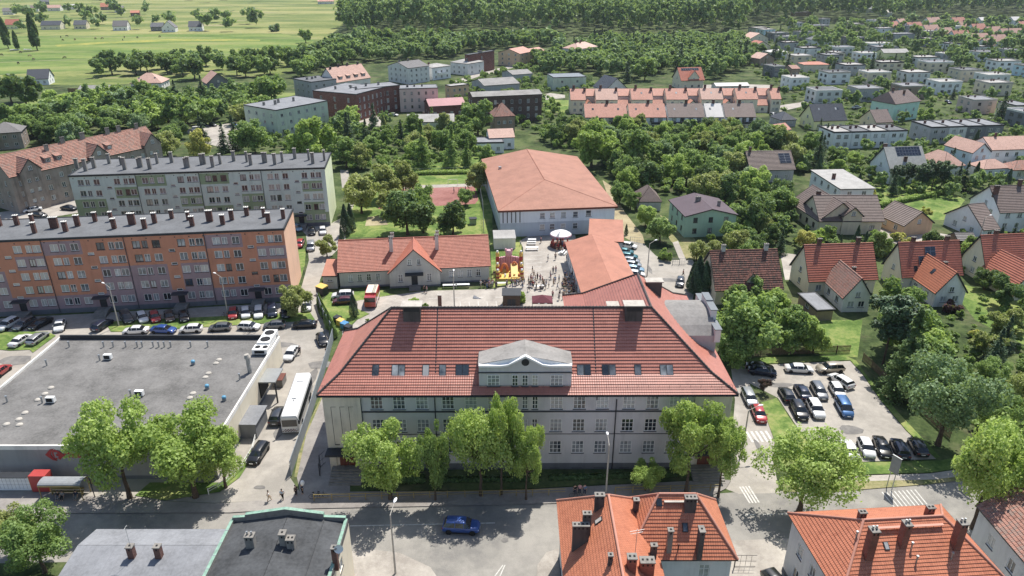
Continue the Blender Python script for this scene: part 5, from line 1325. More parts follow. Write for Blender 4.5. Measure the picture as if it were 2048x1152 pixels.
for lab, x0, x1, y, k, rs_, wm, rm in [('white house with black roof rightmost in the meadow row', 376, 403, 54, 'gx', 5, 'w_white', 'tile_dark'), ('white house with steep pointed gable in the meadow row', 322, 350, 56, 'gy', 6, 'w_white', 'tile_grey'), ('white house with grey roof half behind trees in the meadow row', 224, 254, 53, 'gx', 5, 'w_white', 'tile_grey'), ('dark-roofed house behind bushes in the meadow row', 146, 172, 50, 'gx', 4, 'w_beige', 'tile_dark'),
                                  ('dark-roofed cream house left part of the meadow row', 80, 120, 51, 'gx', 4, 'w_cream', 'tile_dark'), ('yellow house with bright red roof behind the poplars', 8, 36, 50, 'gx', 5, 'w_yellow', 'tile_red'), ('house with orange roof on the upper meadow edge', 200, 230, 14, 'gx', 5, 'w_brown', 'tile_orange'), ('house with grey roof beside the orange one on the upper meadow', 228, 248, 19, 'gx', 4, 'w_ltgrey', 'tile_grey'),
                                  ('small shed with orange roof on the upper meadow', 260, 279, 26, 'gx', 2.5, 'wood', 'tile_orange'), ('pink-roofed house between round trees at the top left', 84, 120, 16, 'gx', 3.5, 'w_pale', 'tile_pink'), ('brown-roofed house between round trees at the top left', 46, 76, 17, 'gx', 3.5, 'w_pale', 'tile_brown'), ('grey house at the extreme top left corner', 4, 26, 23, 'gx', 4, 'w_ltgrey', 'tile_grey'), ('low white roof in the trees at top left', 128, 152, 13, 'gx', 2.5, 'w_pale', 'sheet_white'),
                                  ('dark-roofed shed left of the pointed white gable', 300, 326, 54, 'gx', 3.5, 'w_dkgrey', 'tile_dark'), ('small grey roof at the very top left among trees', 80, 98, 4, 'gx', 3.5, 'w_dkgrey', 'tile_dark'), ('red-roofed farm at the top of the meadow', 635, 668, 3, 'gx', 4, 'w_pale', 'tile_red')]:
    house(lab, (x0, y), (x1, y - .4), 12, 4, k, rs_, wm, rm, .3, front=3, group=FH)
# ------------------------------------------------------------------ roofs in the foreground
f1 = house('low building with pale grey felt roof and two brick chimneys at bottom left', (62, 1240), (372, 1240), (215, 1060), 7.0, 'gx', .9, 'w_beige', 'felt_lt', .3, 0, rf=.72, group='roofs in the foreground', cat='house', frame='white')
for px, py in ((266, 1116), (320, 1116)):
    x, y = f1.lp(px, py, 7.7); f1.chimney(x, y, .62, .6, 1.5, 'chim_brick')
b = MB(); x, y = f1.lp(268, 1118, 7.8); b.tube((x, y, 8), (x, y, 12), .02, .02, 5); b.tube((x - .4, y, 11.6), (x + .4, y, 11.7), .015, .015, 5); b.tube((x, y - .3, 11.9), (x, y + .3, 11.9), .015, .015, 5)
f1.add('aerial', b, [M['steel']], f1.roofobj)
f2 = house('dark felt-roofed building with green copper parapets at the bottom', (336, 1300), (622, 1300), (459, 1042), 9.0, 'gy', 1.0, 'w_cream', 'felt_dark', .0 + .02, 0, group='roofs in the foreground', frame='white', left=3, right=2)
Wf, Df = f2.W, f2.D
def cop(name, pts, w=.32, up=.45):
    mb = MB()
    for a, b in zip(pts[:-1], pts[1:]):
        a, b = Vector(a), Vector(b); d = (b - a); d.z = 0; p = Vector((-d.y, d.x, 0)).normalized() * w / 2
        q = [a - p, b - p, b + p, a + p]
        for i in range(4):
            s0, s1 = q[i], q[(i + 1) % 4]; mb.poly([s0 - Vector((0, 0, .5)), s1 - Vector((0, 0, .5)), s1 + Vector((0, 0, up)), s0 + Vector((0, 0, up))], 1 if i in (0, 2) else 0)
        mb.poly([x + Vector((0, 0, up)) for x in q], 0)
        n = max(1, int((b - a).length / 1.6))
        for k in range(1, n):
            c = a.lerp(b, k / n); dd = d.normalized() * .03
            mb.poly([c - p * 1.08 - dd + Vector((0, 0, up + .02)), c - p * 1.08 + dd + Vector((0, 0, up + .02)), c + p * 1.08 + dd + Vector((0, 0, up + .02)), c + p * 1.08 - dd + Vector((0, 0, up + .02))], 2)
    f2.add(name, mb, [M['copper'], M['concd'], M['steel']], f2.roofobj)
zz = 9.05
cop('coping', [(.17, 0, zz), (.17, Df - .2, zz)]); cop('coping', [(Wf - .17, 0, zz), (Wf - .17, Df - .2, zz)])
cop('coping', [(.2, Df - .17, zz), (Wf * .13, Df - .17, zz + .1)], .34, .7); cop('coping', [(Wf * .13, Df - .17, zz + .25), (Wf * .48, Df - .17, zz + 1.0), (Wf * .80, Df - .17, zz + .35)], .4, .85); cop('coping', [(Wf * .80, Df - .17, zz + .1), (Wf - .2, Df - .17, zz)], .34, .7)
b = MB(); b.box(Wf * .80 - .06, 0, zz + .15, Wf * .80 + .06, Df - .4, zz + .55, 0); f2.add('roof_joint', b, [M['felt_dark']], f2.roofobj)
for px, py, w in ((503, 1092, .85), (569, 1092, .6), (584, 1096, .75)):
    x, y = f2.lp(px, py, 9.7); f2.chimney(x, y, w, .7, 1.2 if px > 575 else 1.5, 'chim_grey', pots=2 if px == 503 else 0)
x, y = f2.lp(672, 1128, 9.2); f2.chimney(x, y, .5, .5, 2.3, 'chim_brick')
b = MB(); b.lathe([(0, 0), (.3, .05), (.45, .16)], 14); o = f2.add('satellite_dish', b, [M['white']], f2.roofobj, (0, 0, 0)); o.location = (x + f2.off[0] + .5, y + f2.off[1] - .1, 11.3); o.data.transform(Matrix.Translation((-f2.off[0], -f2.off[1], 0))); o.rotation_euler = (1.2, .3, 0)
b = MB(); x, y = f2.lp(585, 1100, 9.9); b.tube((x, y, 9.7), (x, y, 10.3), .03, .03, 6); f2.add('dish_mount', b, [M['steel']], f2.roofobj)
# orange L-shaped house
ox0, ox1 = 5.0, 14.9
f3 = Bld('house', 'L-shaped house with bright orange tiled roof and many chimneys at bottom centre', 'house', W2P(ox0, 40, 8), W2P(ox1, 40, 8), 24.0, 8.0, .45, 'roofs in the foreground')
f3.rows('l', 5, [1.2, 4.4], 1.1, 1.6); f3.rows('b', 2, [1.2, 4.4], 1.1, 1.6); f3.rows('r', 4, [4.4], 1.1, 1.6)
f3.roof('hip', 4.75, 'tile_orange', .36, .06, run=4.7, rmat='tile_pale'); f3.wall('w_ltgrey', (.6, 'w_plinth'))
f3b = Bld('tmp', 'tmp', 'tmp', W2P(11.5, 55.2, 8), W2P(22.75, 55.2, 8), 8.9, 8.0, .45)
f3b.win('f', f3b.lf(1408, 1140)[0] - .45, 5.2, 1.1, 1.7, 2, 2, lod=1); f3b.rows('r', 2, [1.3, 4.6], 1.1, 1.6); f3b.rows('b', 3, [1.3, 4.6], 1.1, 1.6)
f3b.roof('hip', 4.6, 'tile_orange', .36, .06, run=3.7, rmat='tile_pale'); f3b.wall('w_ltgrey', (.6, 'w_plinth'))
def px_on(s, px, py):
    lo, hi = s.h - 1, s.h + 8
    for _ in range(40):
        m = (lo + hi) / 2; x, y = s.lp(px, py, m)
        if s.zr(x, y) > m: lo = m
        else: hi = m
    return s.lp(px, py, lo)
for px, py, w, d, hh, mt in ((1271, 1022, .55, .5, 1.5, 'chim_dark'), (1379, 1018, 1.15, .6, 1.5, 'chim_dark'), (1337, 1100, .5, .5, 2.6, 'chim_grey'), (1397, 1108, .5, .9, 3.2, 'chim_dark')):
    x, y = px_on(f3b, px, py); f3b.chimney(x, y, w, d, hh, mt)
x, y = px_on(f3b, 1318, 1005); f3b.skylight(x, y, .6, .8); x, y = px_on(f3b, 1370, 1055); f3b.skylight(x, y, .55, .9)
b = MB(); b.box(4.2, f3b.D / 2 - .75, 12.1, 7.6, f3b.D / 2 - .45, 12.18); f3b.add('roof_walkway', b, [M['conc']], f3b.roofobj)
for px, py in ((1356, 1100),):
    x, y = px_on(f3b, px, py); b = MB(); z = f3b.zr(x, y); b.tube((x, y, z - .2), (x, y, z + .7), .07, .07, 8, 0); b.tube((x, y, z + .7), (x, y, z + .8), .13, .1, 8, 0); f3b.add('vent_pipe', b, [M['rust']], f3b.roofobj)
fr = f3b.roofobj
merge(f3, f3b)
for px, py, w, d, hh, mt in ((1198, 1016, .95, .55, 1.7, 'chim_dark'), (1160, 1090, 1.6, .55, 2.6, 'chim_dark'), (1172, 1072, .8, .5, 2.9, 'chim_dark'), (1220, 1128, .4, .4, 1.1, 'chim_dark'), (1262, 1140, .8, .7, 1.6, 'chim_orange'), (1292, 1148, 1.3, .8, 1.7, 'chim_orange'), (1306, 1112, .6, .45, 1.4, 'chim_dark')):
    x, y = px_on(f3, px, py); f3.chimney(x, y, w, d, hh, mt)
x, y = px_on(f3, 1270, 1110); b = MB(); z = f3.zr(x, y); b.tube((x, y, z - .3), (x, y, z + 3.2), .03, .03, 6); b.tube((x - .7, y, z + 2.9), (x + .7, y + .2, z + 3.0), .02, .02, 5); b.tube((x - .6, y, z + 2.6), (x + .6, y + .2, z + 2.7), .02, .02, 5); f3.add('aerial', b, [M['steel']], f3.roofobj)
for px, py in ((1198, 1042),):
    x, y = px_on(f3, px, py); f3.skylight(x, y, .6, .9)
# orange hipped house at the right
bl, br = Vector((30.1, 62.0)), Vector((47.5, 63.3)); dd = (br - bl).normalized(); pp = Vector((dd.y, -dd.x)) * 11.8
f4 = Bld('house', 'grey-walled house with orange hipped roof and tall brick chimneys at bottom right', 'house', W2P(*(bl + pp), 8), W2P(*(br + pp), 8), 11.8, 8.0, .45, 'roofs in the foreground')
f4.rows('l', 3, [1.3, 4.6], 1.1, 1.6, frame='white'); f4.rows('b', 4, [1.3, 4.6], 1.1, 1.6); f4.rows('f', 4, [1.3, 4.6], 1.1, 1.6); f4.rows('r', 3, [4.6], 1.1, 1.6)
f4.roof('hip', 4.0, 'tile_orange', .36, .06, run=4.6, rmat='tile_pale'); f4.wall('w_ltgrey', (.6, 'w_plinth'))
for px, py, w, d, hh in ((1735, 1112, .75, .85, 3.3), (1803, 1088, .65, .85, 2.6), (1910, 1092, .7, .85, 3.0), (1722, 1038, .7, .5, .9), (1857, 1030, .75, .5, 1.0)):
    x, y = px_on(f4, px, py); f4.chimney(x, y, w, d, hh, 'chim_orange', pots=2 if py > 1050 else 0)
x, y = px_on(f4, 1772, 1092); f4.skylight(x, y, .5, .8)
for px, py in ((1712, 1076), (1822, 1098), (1832, 1125), (1902, 1118)):
    x, y = px_on(f4, px, py); b = MB(); z = f4.zr(x, y); b.tube((x, y, z - .2), (x, y, z + .75), .08, .08, 8, 0); b.tube((x, y, z + .75), (x, y, z + .87), .15, .12, 10, 0); f4.add('vent_pipe', b, [M['steel']], f4.roofobj)
b = MB(); y = f4.D / 2 - .9; z = f4.zr(f4.W / 2, y) + .35; b.box(4.8, y - .15, z, f4.W - 5, y + .15, z + .05)
for i in range(10): b.box(4.9 + i * .82, y - .02, z - .4, 4.94 + i * .82, y + .02, z)
f4.add('roof_walkway', b, [M['tile_pale']], f4.roofobj)
f5 = Bld('house', 'white-walled house with old brown-orange tiled roof in the bottom right corner', 'house', W2P(52.3, 44, 7), W2P(66, 44, 7), 20.4, 7.0, .35, 'roofs in the foreground')
f5.rows('l', 5, [1.2, 4.0], 1.1, 1.5); f5.rows('b', 3, [1.2, 4.0], 1.1, 1.5); f5.rows('f', 3, [4.0], 1.1, 1.5)
f5.roof('gy', 4.6, 'tile_old', .36, .06); f5.wall('w_ltgrey', (1.2, 'w_plinth'))
# ------------------------------------------------------------------ trees
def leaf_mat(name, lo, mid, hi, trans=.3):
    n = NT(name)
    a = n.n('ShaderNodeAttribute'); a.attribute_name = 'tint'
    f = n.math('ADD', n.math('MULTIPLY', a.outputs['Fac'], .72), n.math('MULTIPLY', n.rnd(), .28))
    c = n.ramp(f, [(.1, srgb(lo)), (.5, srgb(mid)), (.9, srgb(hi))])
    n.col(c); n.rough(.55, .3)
    t = n.n('ShaderNodeBsdfTranslucent'); n.l(n.mix(.5, c, (.42, .55, .08)), t.inputs['Color'])
    m = n.n('ShaderNodeMixShader'); m.inputs[0].default_value = trans
    n.l(n.b.outputs[0], m.inputs[1]); n.l(t.outputs[0], m.inputs[2]); n.l(m.outputs[0], n.out.inputs[0])
    return n.mat
LM = {'bright': leaf_mat('bright_leaves', '#82a035', '#a2bf4a', '#c0d868', .45), 'mid': leaf_mat('leaves', '#5d7c34', '#7fa046', '#a4c064', .4), 'dark': leaf_mat('dark_leaves', '#3f5c2b', '#59793a', '#7a9a50', .32),
      'olive': leaf_mat('olive_leaves', '#828c3e', '#a2aa54', '#bfc476', .4), 'silver': leaf_mat('silver_leaves', '#64804e', '#84a36a', '#a8c08c', .32), 'needle': leaf_mat('needles', '#2c4432', '#415f3e', '#5f7f52', .15), 'purple': leaf_mat('purple_leaves', '#43282f', '#5a353c', '#74484a', .2),
      'yellow': leaf_mat('yellow_leaves', '#a8a83a', '#c8c24a', '#d8d266', .35), 'wood': leaf_mat('wood_leaves', '#3f6038', '#6d8f4e', '#a5c070', .38)}
def quads_mesh(name, P, N, S, tint, mat, rng, aspect=1.0, U=None):
    n = len(P)
    if U is None: U = rng.normal(size=(n, 3))
    U -= (U * N).sum(1)[:, None] * N; U /= np.linalg.norm(U, axis=1)[:, None] + 1e-9
    V = np.cross(N, U); S = S[:, None] if S.ndim == 1 else S
    bend = N * S * .18
    c = np.stack([P - U * S - V * S * aspect - bend, P + U * S * .9 - V * S * aspect * .8 + bend, P + U * S + V * S * aspect - bend, P - U * S * .8 + V * S * aspect * .9 + bend], 1).reshape(-1, 3)
    me = bpy.data.meshes.new(name)
    me.vertices.add(4 * n); me.vertices.foreach_set('co', c.astype(np.float32).ravel())
    me.loops.add(4 * n); me.loops.foreach_set('vertex_index', np.arange(4 * n, dtype=np.int32))
    me.polygons.add(n); me.polygons.foreach_set('loop_start', np.arange(0, 4 * n, 4, dtype=np.int32)); me.polygons.foreach_set('loop_total', np.full(n, 4, dtype=np.int32))
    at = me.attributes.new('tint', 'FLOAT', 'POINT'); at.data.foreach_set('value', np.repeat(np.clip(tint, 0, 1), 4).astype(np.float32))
    me.materials.append(mat); me.update(calc_edges=True)
    return me
def unit(v): return v / (np.linalg.norm(v, axis=-1, keepdims=True) + 1e-9)
def crown_broad(seed, R_, n, size, squash=.9, nl=20, gap=.0):
    rng = np.random.default_rng(seed)
    d = unit(rng.normal(size=(nl, 3))); d[:, 2] = d[:, 2] * .85 + .08
    rr = rng.uniform(.35, .92, nl)[:, None]; rr[0] = .05
    C = d * rr * R_; C[:, 2] *= squash
    lr = rng.uniform(.14, .36, nl) * R_; lr[0] = .3 * R_
    w = lr ** 2; li = rng.choice(nl, n, p=w / w.sum())
    u = unit(rng.normal(size=(n, 3)) + np.array([0, 0, .35]))
    rad = lr[li] * rng.uniform(.4, 1.12, n) ** .6
    # ragged outline: each lobe has its own bumps
    ph = rng.uniform(0, 6, (nl, 3)); fr = rng.uniform(2.5, 5, (nl, 3))
    bump = 1 + .16 * np.sin(u * fr[li] * 2 + ph[li]).sum(1) / 1.7
    P = C[li] + u * (rad * bump)[:, None]; P[:, 2] *= .97
    N = unit(u + rng.normal(size=(n, 3)) * .75 + np.array([0, 0, .35]))
    S = size * rng.uniform(.55, 1.25, n) * .5
    tl = rng.uniform(0, 1, nl)
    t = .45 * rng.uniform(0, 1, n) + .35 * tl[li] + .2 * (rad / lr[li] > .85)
    return P, N, S, t, C, lr
def trunk_mb(seed, R_, hc, C, lr, r0, limbs=9):
    rs = random.Random(seed); mb = MB()
    z1 = hc - R_ * .45; pts = [Vector((0, 0, -.1))]; 
    for k in range(1, 5): pts.append(Vector((rs.uniform(-.12, .12) * k * .4, rs.uniform(-.12, .12) * k * .4, z1 * k / 4)))
    for k in range(4): mb.tube(pts[k], pts[k + 1], r0 * (1 - .14 * k) * (1.25 if k == 0 else 1), r0 * (1 - .14 * (k + 1)), 8, caps=False)
    idx = list(range(len(C))); rs.shuffle(idx)
    top = pts[-1]
    for i in idx[:limbs]:
        e = Vector(C[i]) + Vector((0, 0, hc)); m = top.lerp(e, .5) + Vector((rs.uniform(-.3, .3), rs.uniform(-.3, .3), -R_ * .06))
        a = r0 * .42; mb.tube(top, m, a, a * .6, 6, caps=False); mb.tube(m, e, a * .6, a * .2, 5, caps=False)
        for _ in range(2):
            q = e + Vector((rs.uniform(-1, 1), rs.uniform(-1, 1), rs.uniform(-.3, .8))) * lr[i] * .8; mb.tube(m.lerp(e, .6), q, a * .3, a * .08, 4, caps=False)
    return mb
PROTO = {}
def make_broad(lod, v):
    k = ('broad', lod, v)
    if k in PROTO: return PROTO[k]
    n, size, Rr = {0: (13500, .23, 5.0), 1: (8000, .36, 4.5), 2: (1900, .72, 4.5)}[lod]
    P, N, S, t, C, lr = crown_broad(100 * lod + v * 7 + 1, Rr, n, size, (.88, 1.0, .8, .95, 1.08)[v % 5], (34, 26, 40, 22, 30)[v % 5])
    rng = np.random.default_rng(v)
    hc = (1.32 if lod == 0 else 1.05) * Rr
    P = P + np.array([0, 0, hc])
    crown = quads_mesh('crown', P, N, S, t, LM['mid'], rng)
    tr = trunk_mb(v, Rr, hc, C, lr, .3, 11 if lod == 0 else 6).mesh('trunk', M['bark'])
    PROTO[k] = (crown, tr, Rr); return PROTO[k]
def make_cone(lod, v, kind):
    k = (kind, lod, v)
    if k in PROTO: return PROTO[k]
    rng = np.random.default_rng(50 + v)
    H = 10.0
    n = {0: 12000, 1: 5000, 2: 1300}[lod]; size = {0: .26, 1: .36, 2: .66}[lod]
    if kind == 'spruce':
        nb = 150; zb = rng.uniform(.08, 1, nb) ** 1.0 * H; zb[:20] = rng.uniform(.85, 1, 20) * H
        L_ = (1 - zb / H) * H * .27 * rng.uniform(.75, 1.15, nb) + .12; az = rng.uniform(0, 2 * math.pi, nb)
        bi = rng.choice(nb, n, p=(L_ + .3) / (L_ + .3).sum()); s = rng.uniform(0, 1, n) ** .7
        d = np.stack([np.cos(az[bi]), np.sin(az[bi]), np.full(n, -.28)], 1)
        P = np.stack([np.zeros(n), np.zeros(n), zb[bi]], 1) + d * (L_[bi] * s)[:, None] + rng.normal(size=(n, 3)) * np.array([.16, .16, .1]) * (.4 + L_[bi])[:, None] * .6
        N = unit(np.stack([d[:, 0] * .3, d[:, 1] * .3, np.ones(n)], 1) + rng.normal(size=(n, 3)) * .45)
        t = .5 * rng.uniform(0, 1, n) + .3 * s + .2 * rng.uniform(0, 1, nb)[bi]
    elif kind == 'pine':
        P, N, S, t, C, lr = crown_broad(70 + v, 3.2, n, size, 1.15, 26); P = P + np.array([0, 0, 6.2])
        N = unit(N + np.array([0, 0, .6]))
    else:
        # poplar / thuja: a spindle of upright sprays
        wr = {'poplar': .115, 'thuja': .17, 'column': .2, 'birch': .3}[kind]; z = rng.uniform(0.05 if kind != 'poplar' else .12, 1, n); 
        prof = np.sin(np.clip(z, 0, 1) ** (.62 if kind != 'poplar' else .8) * math.pi) ** .6 if kind in ('poplar', 'birch') else np.clip(1.08 - z ** 1.7, 0, 1) * np.clip(z * 9, .3, 1)
        a = rng.uniform(0, 2 * math.pi, n); lob = 1 + .18 * np.sin(3 * a + z * 9) + .12 * np.sin(7 * a + 21 * z)
        r = wr * H * prof * lob * rng.uniform(.6, 1.05, n) ** .5
        P = np.stack([np.cos(a) * r, np.sin(a) * r, z * H], 1)
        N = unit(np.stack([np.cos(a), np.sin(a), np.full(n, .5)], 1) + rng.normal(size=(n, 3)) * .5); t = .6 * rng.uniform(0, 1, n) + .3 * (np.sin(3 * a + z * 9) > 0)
    S = size * rng.uniform(.5, 1.2, n) * .5 * (.75 if kind in ('thuja', 'spruce') else 1)
    crown = quads_mesh('crown', P, N, S, t, LM['needle'], rng, .7)
    mb = MB(); mb.tube((0, 0, -.1), (0, 0, H * .9), .16, .03, 7, caps=False)
    if kind in ('pine', 'birch', 'poplar'):
        rs = random.Random(v)
        for i in range(10):
            z0 = rs.uniform(3, 7.5); an = rs.uniform(0, 6.28); ln = 1.6 if kind != 'poplar' else .6; mb.tube((0, 0, z0), (math.cos(an) * ln, math.sin(an) * ln, z0 + 1.1), .06, .02, 5, caps=False)
    tr = mb.mesh('trunk', M['birchbark'] if kind == 'birch' else M['bark'])
    PROTO[k] = (crown, tr, H); return PROTO[k]
def make_bush(lod, v):
    k = ('bush', lod, v)
    if k in PROTO: return PROTO[k]
    n, size = {0: (2600, .24), 1: (1200, .34), 2: (420, .6)}[lod]
    P, N, S, t, C, lr = crown_broad(900 + v, 1.5, n, size, .8, 9)
    P[:, 2] = np.abs(P[:, 2] + .85); rng = np.random.default_rng(v)
    PROTO[k] = (quads_mesh('foliage', P, N, S, t, LM['mid'], rng), None, 1.5); return PROTO[k]
TREES = []; NT_ = [0]
DIAM = {}
def add_tree(kind, x, y, R_=None, H=None, tone=None, label=None, words=None, name=None):
    z = math.hypot(y, CAM_H); lod = 0 if z < 118 else 1 if z < 300 else 2
    NT_[0] += 1; i = NT_[0]; rs = random.Random(i)
    v = rs.randrange(5 if kind == 'broad' else 3)
    if kind == 'broad': c, t, r0 = make_broad(lod, v); s = R_ / r0; sz = s * rs.uniform(.92, 1.08)
    elif kind == 'bush': c, t, r0 = make_bush(lod, v); s = R_ / r0; sz = s * rs.uniform(.85, 1.1)
    else: c, t, r0 = make_cone(lod, v, kind); s = H / r0; sz = s; R_ = H * .2
    if kind == 'pine': s *= 1.0
    nm = name or {'broad': 'broadleaf_tree', 'bush': 'bush', 'spruce': 'spruce_tree', 'pine': 'pine_tree', 'poplar': 'poplar_tree', 'thuja': 'thuja', 'column': 'thuja', 'birch': 'birch_tree'}[kind]
    cat = {'bush': 'bush', 'thuja': 'conifer', 'column': 'conifer', 'spruce': 'conifer', 'pine': 'conifer'}.get(kind, 'tree')
    tone = tone or {'broad': 'mid', 'bush': 'mid', 'poplar': 'dark', 'birch': 'olive'}.get(kind, 'needle')
    rz = rs.uniform(0, 6.28)
    if t is None:
        o = link(nm, c, None, (x, y, 0), rz, (s, s, sz)); cr = o
    else:
        o = empty(nm, (x, y, 0), rz); o.scale = (s, s, sz)
        cr = link('crown', c, o); link('trunk', t, o)
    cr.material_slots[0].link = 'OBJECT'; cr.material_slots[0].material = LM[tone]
    tw = {'bright': 'bright green', 'mid': 'green', 'dark': 'dark green', 'olive': 'olive green', 'silver': 'silvery green', 'needle': 'dark', 'purple': 'purple-leaved', 'yellow': 'yellow-green', 'wood': 'green'}[tone]
    kw = {'broad': 'leafy tree', 'bush': 'bush', 'spruce': 'spruce', 'pine': 'pine', 'poplar': 'slim poplar', 'thuja': 'slim thuja', 'column': 'columnar thuja', 'birch': 'white-barked birch'}[kind]
    sw = ('big ' if (R_ or 0) > 5 else 'small ' if (R_ or 9) < 2.2 and kind == 'broad' else '') if kind == 'broad' else ''
    o['category'] = cat
    TREES.append((o, x, y, R_, label, words or (sw + tw + ' ' + kw), kind))
    return o
def T(cx, cy, r, tone='mid', kind='broad', label=None, hc=None):
    """tree whose crown the photograph shows centred at (cx,cy) with radius r pixels"""
    R_ = 4.0
    k = hc or ((1.32 if cy > 700 else 1.05) if kind == 'broad' else .7)
    for _ in range(12):
        p = G(cx, cy, k * R_); R_ = r * proj(p)[2] / FPX
    return add_tree(kind, p.x, p.y, R_, None, tone, label)
def TB(bx_, by_, cx, cy, r, tone, label):
    """street tree: foot at (bx_,by_), crown centre seen at (cx,cy), crown radius r pixels"""
    p = G(bx_, by_); lo, hi = 1, 16
    for _ in range(30):
        m = (lo + hi) / 2
        if proj((p.x, p.y, m))[1] > cy: lo = m
        else: hi = m
    R_ = r * proj((p.x, p.y, lo))[2] / FPX
    o = add_tree('broad', p.x, p.y, R_, None, tone, label); lod = 0 if math.hypot(p.y, CAM_H) < 118 else 1
    r0 = 5.0 if lod == 0 else 4.5; o.scale = (R_ / r0, R_ / r0, lo / ((1.32 if lod == 0 else 1.05) * r0))
def S(px, py, hp, kind='spruce', tone=None, label=None):
    """upright tree with its foot at (px,py) and hp pixels tall"""
    p = G(px, py); lo, hi = .5, 45
    for _ in range(40):
        m = (lo + hi) / 2
        if py - proj((p.x, p.y, m))[1] < hp: lo = m
        else: hi = m
    return add_tree(kind, p.x, p.y, None, lo, tone, label)
for a in [(260, 997, 238, 887, 86, 'bright', 'bright green tree hiding the right half of the supermarket lettering'), (392, 994, 385, 892, 100, 'bright', 'big bright green tree at the corner of the supermarket and the side street'), (452, 975, 460, 903, 54, 'bright', 'smaller bright tree right of the big corner tree, by the white railing'), (90, 1145, 84, 1078, 74, 'mid', 'green tree at the bottom left corner beside the pale grey felt roof'),
          (781, 999, 765, 905, 70, 'bright', 'leftmost street tree in front of the school, hiding the left entrance'), (871, 1001, 862, 910, 36, 'mid', 'slim street tree, second from the left in front of the school'), (962, 992, 950, 882, 62, 'bright', 'bright street tree in front of the school, left of its centre'), (1003, 990, 1022, 872, 44, 'bright', 'high bright tree crown directly below the school dormer'), (1052, 1000, 1064, 912, 40, 'bright', 'narrow pale street tree in front of the school just right of centre'),
          (1290, 982, 1300, 945, 36, 'bright', 'low tree in front of the school basement windows behind the orange roof'), (1372, 985, 1374, 878, 64, 'bright', 'bright tree in front of the right corner bay of the school'), (1436, 994, 1460, 905, 48, 'bright', 'tree at the right entrance of the school beside the side road'), (1598, 1024, 1592, 932, 92, 'bright', 'big airy bright tree on the corner below the car park'), (1944, 1058, 1935, 922, 90, 'bright', 'big bright tree beside the main street at the right edge')]: TB(*a)
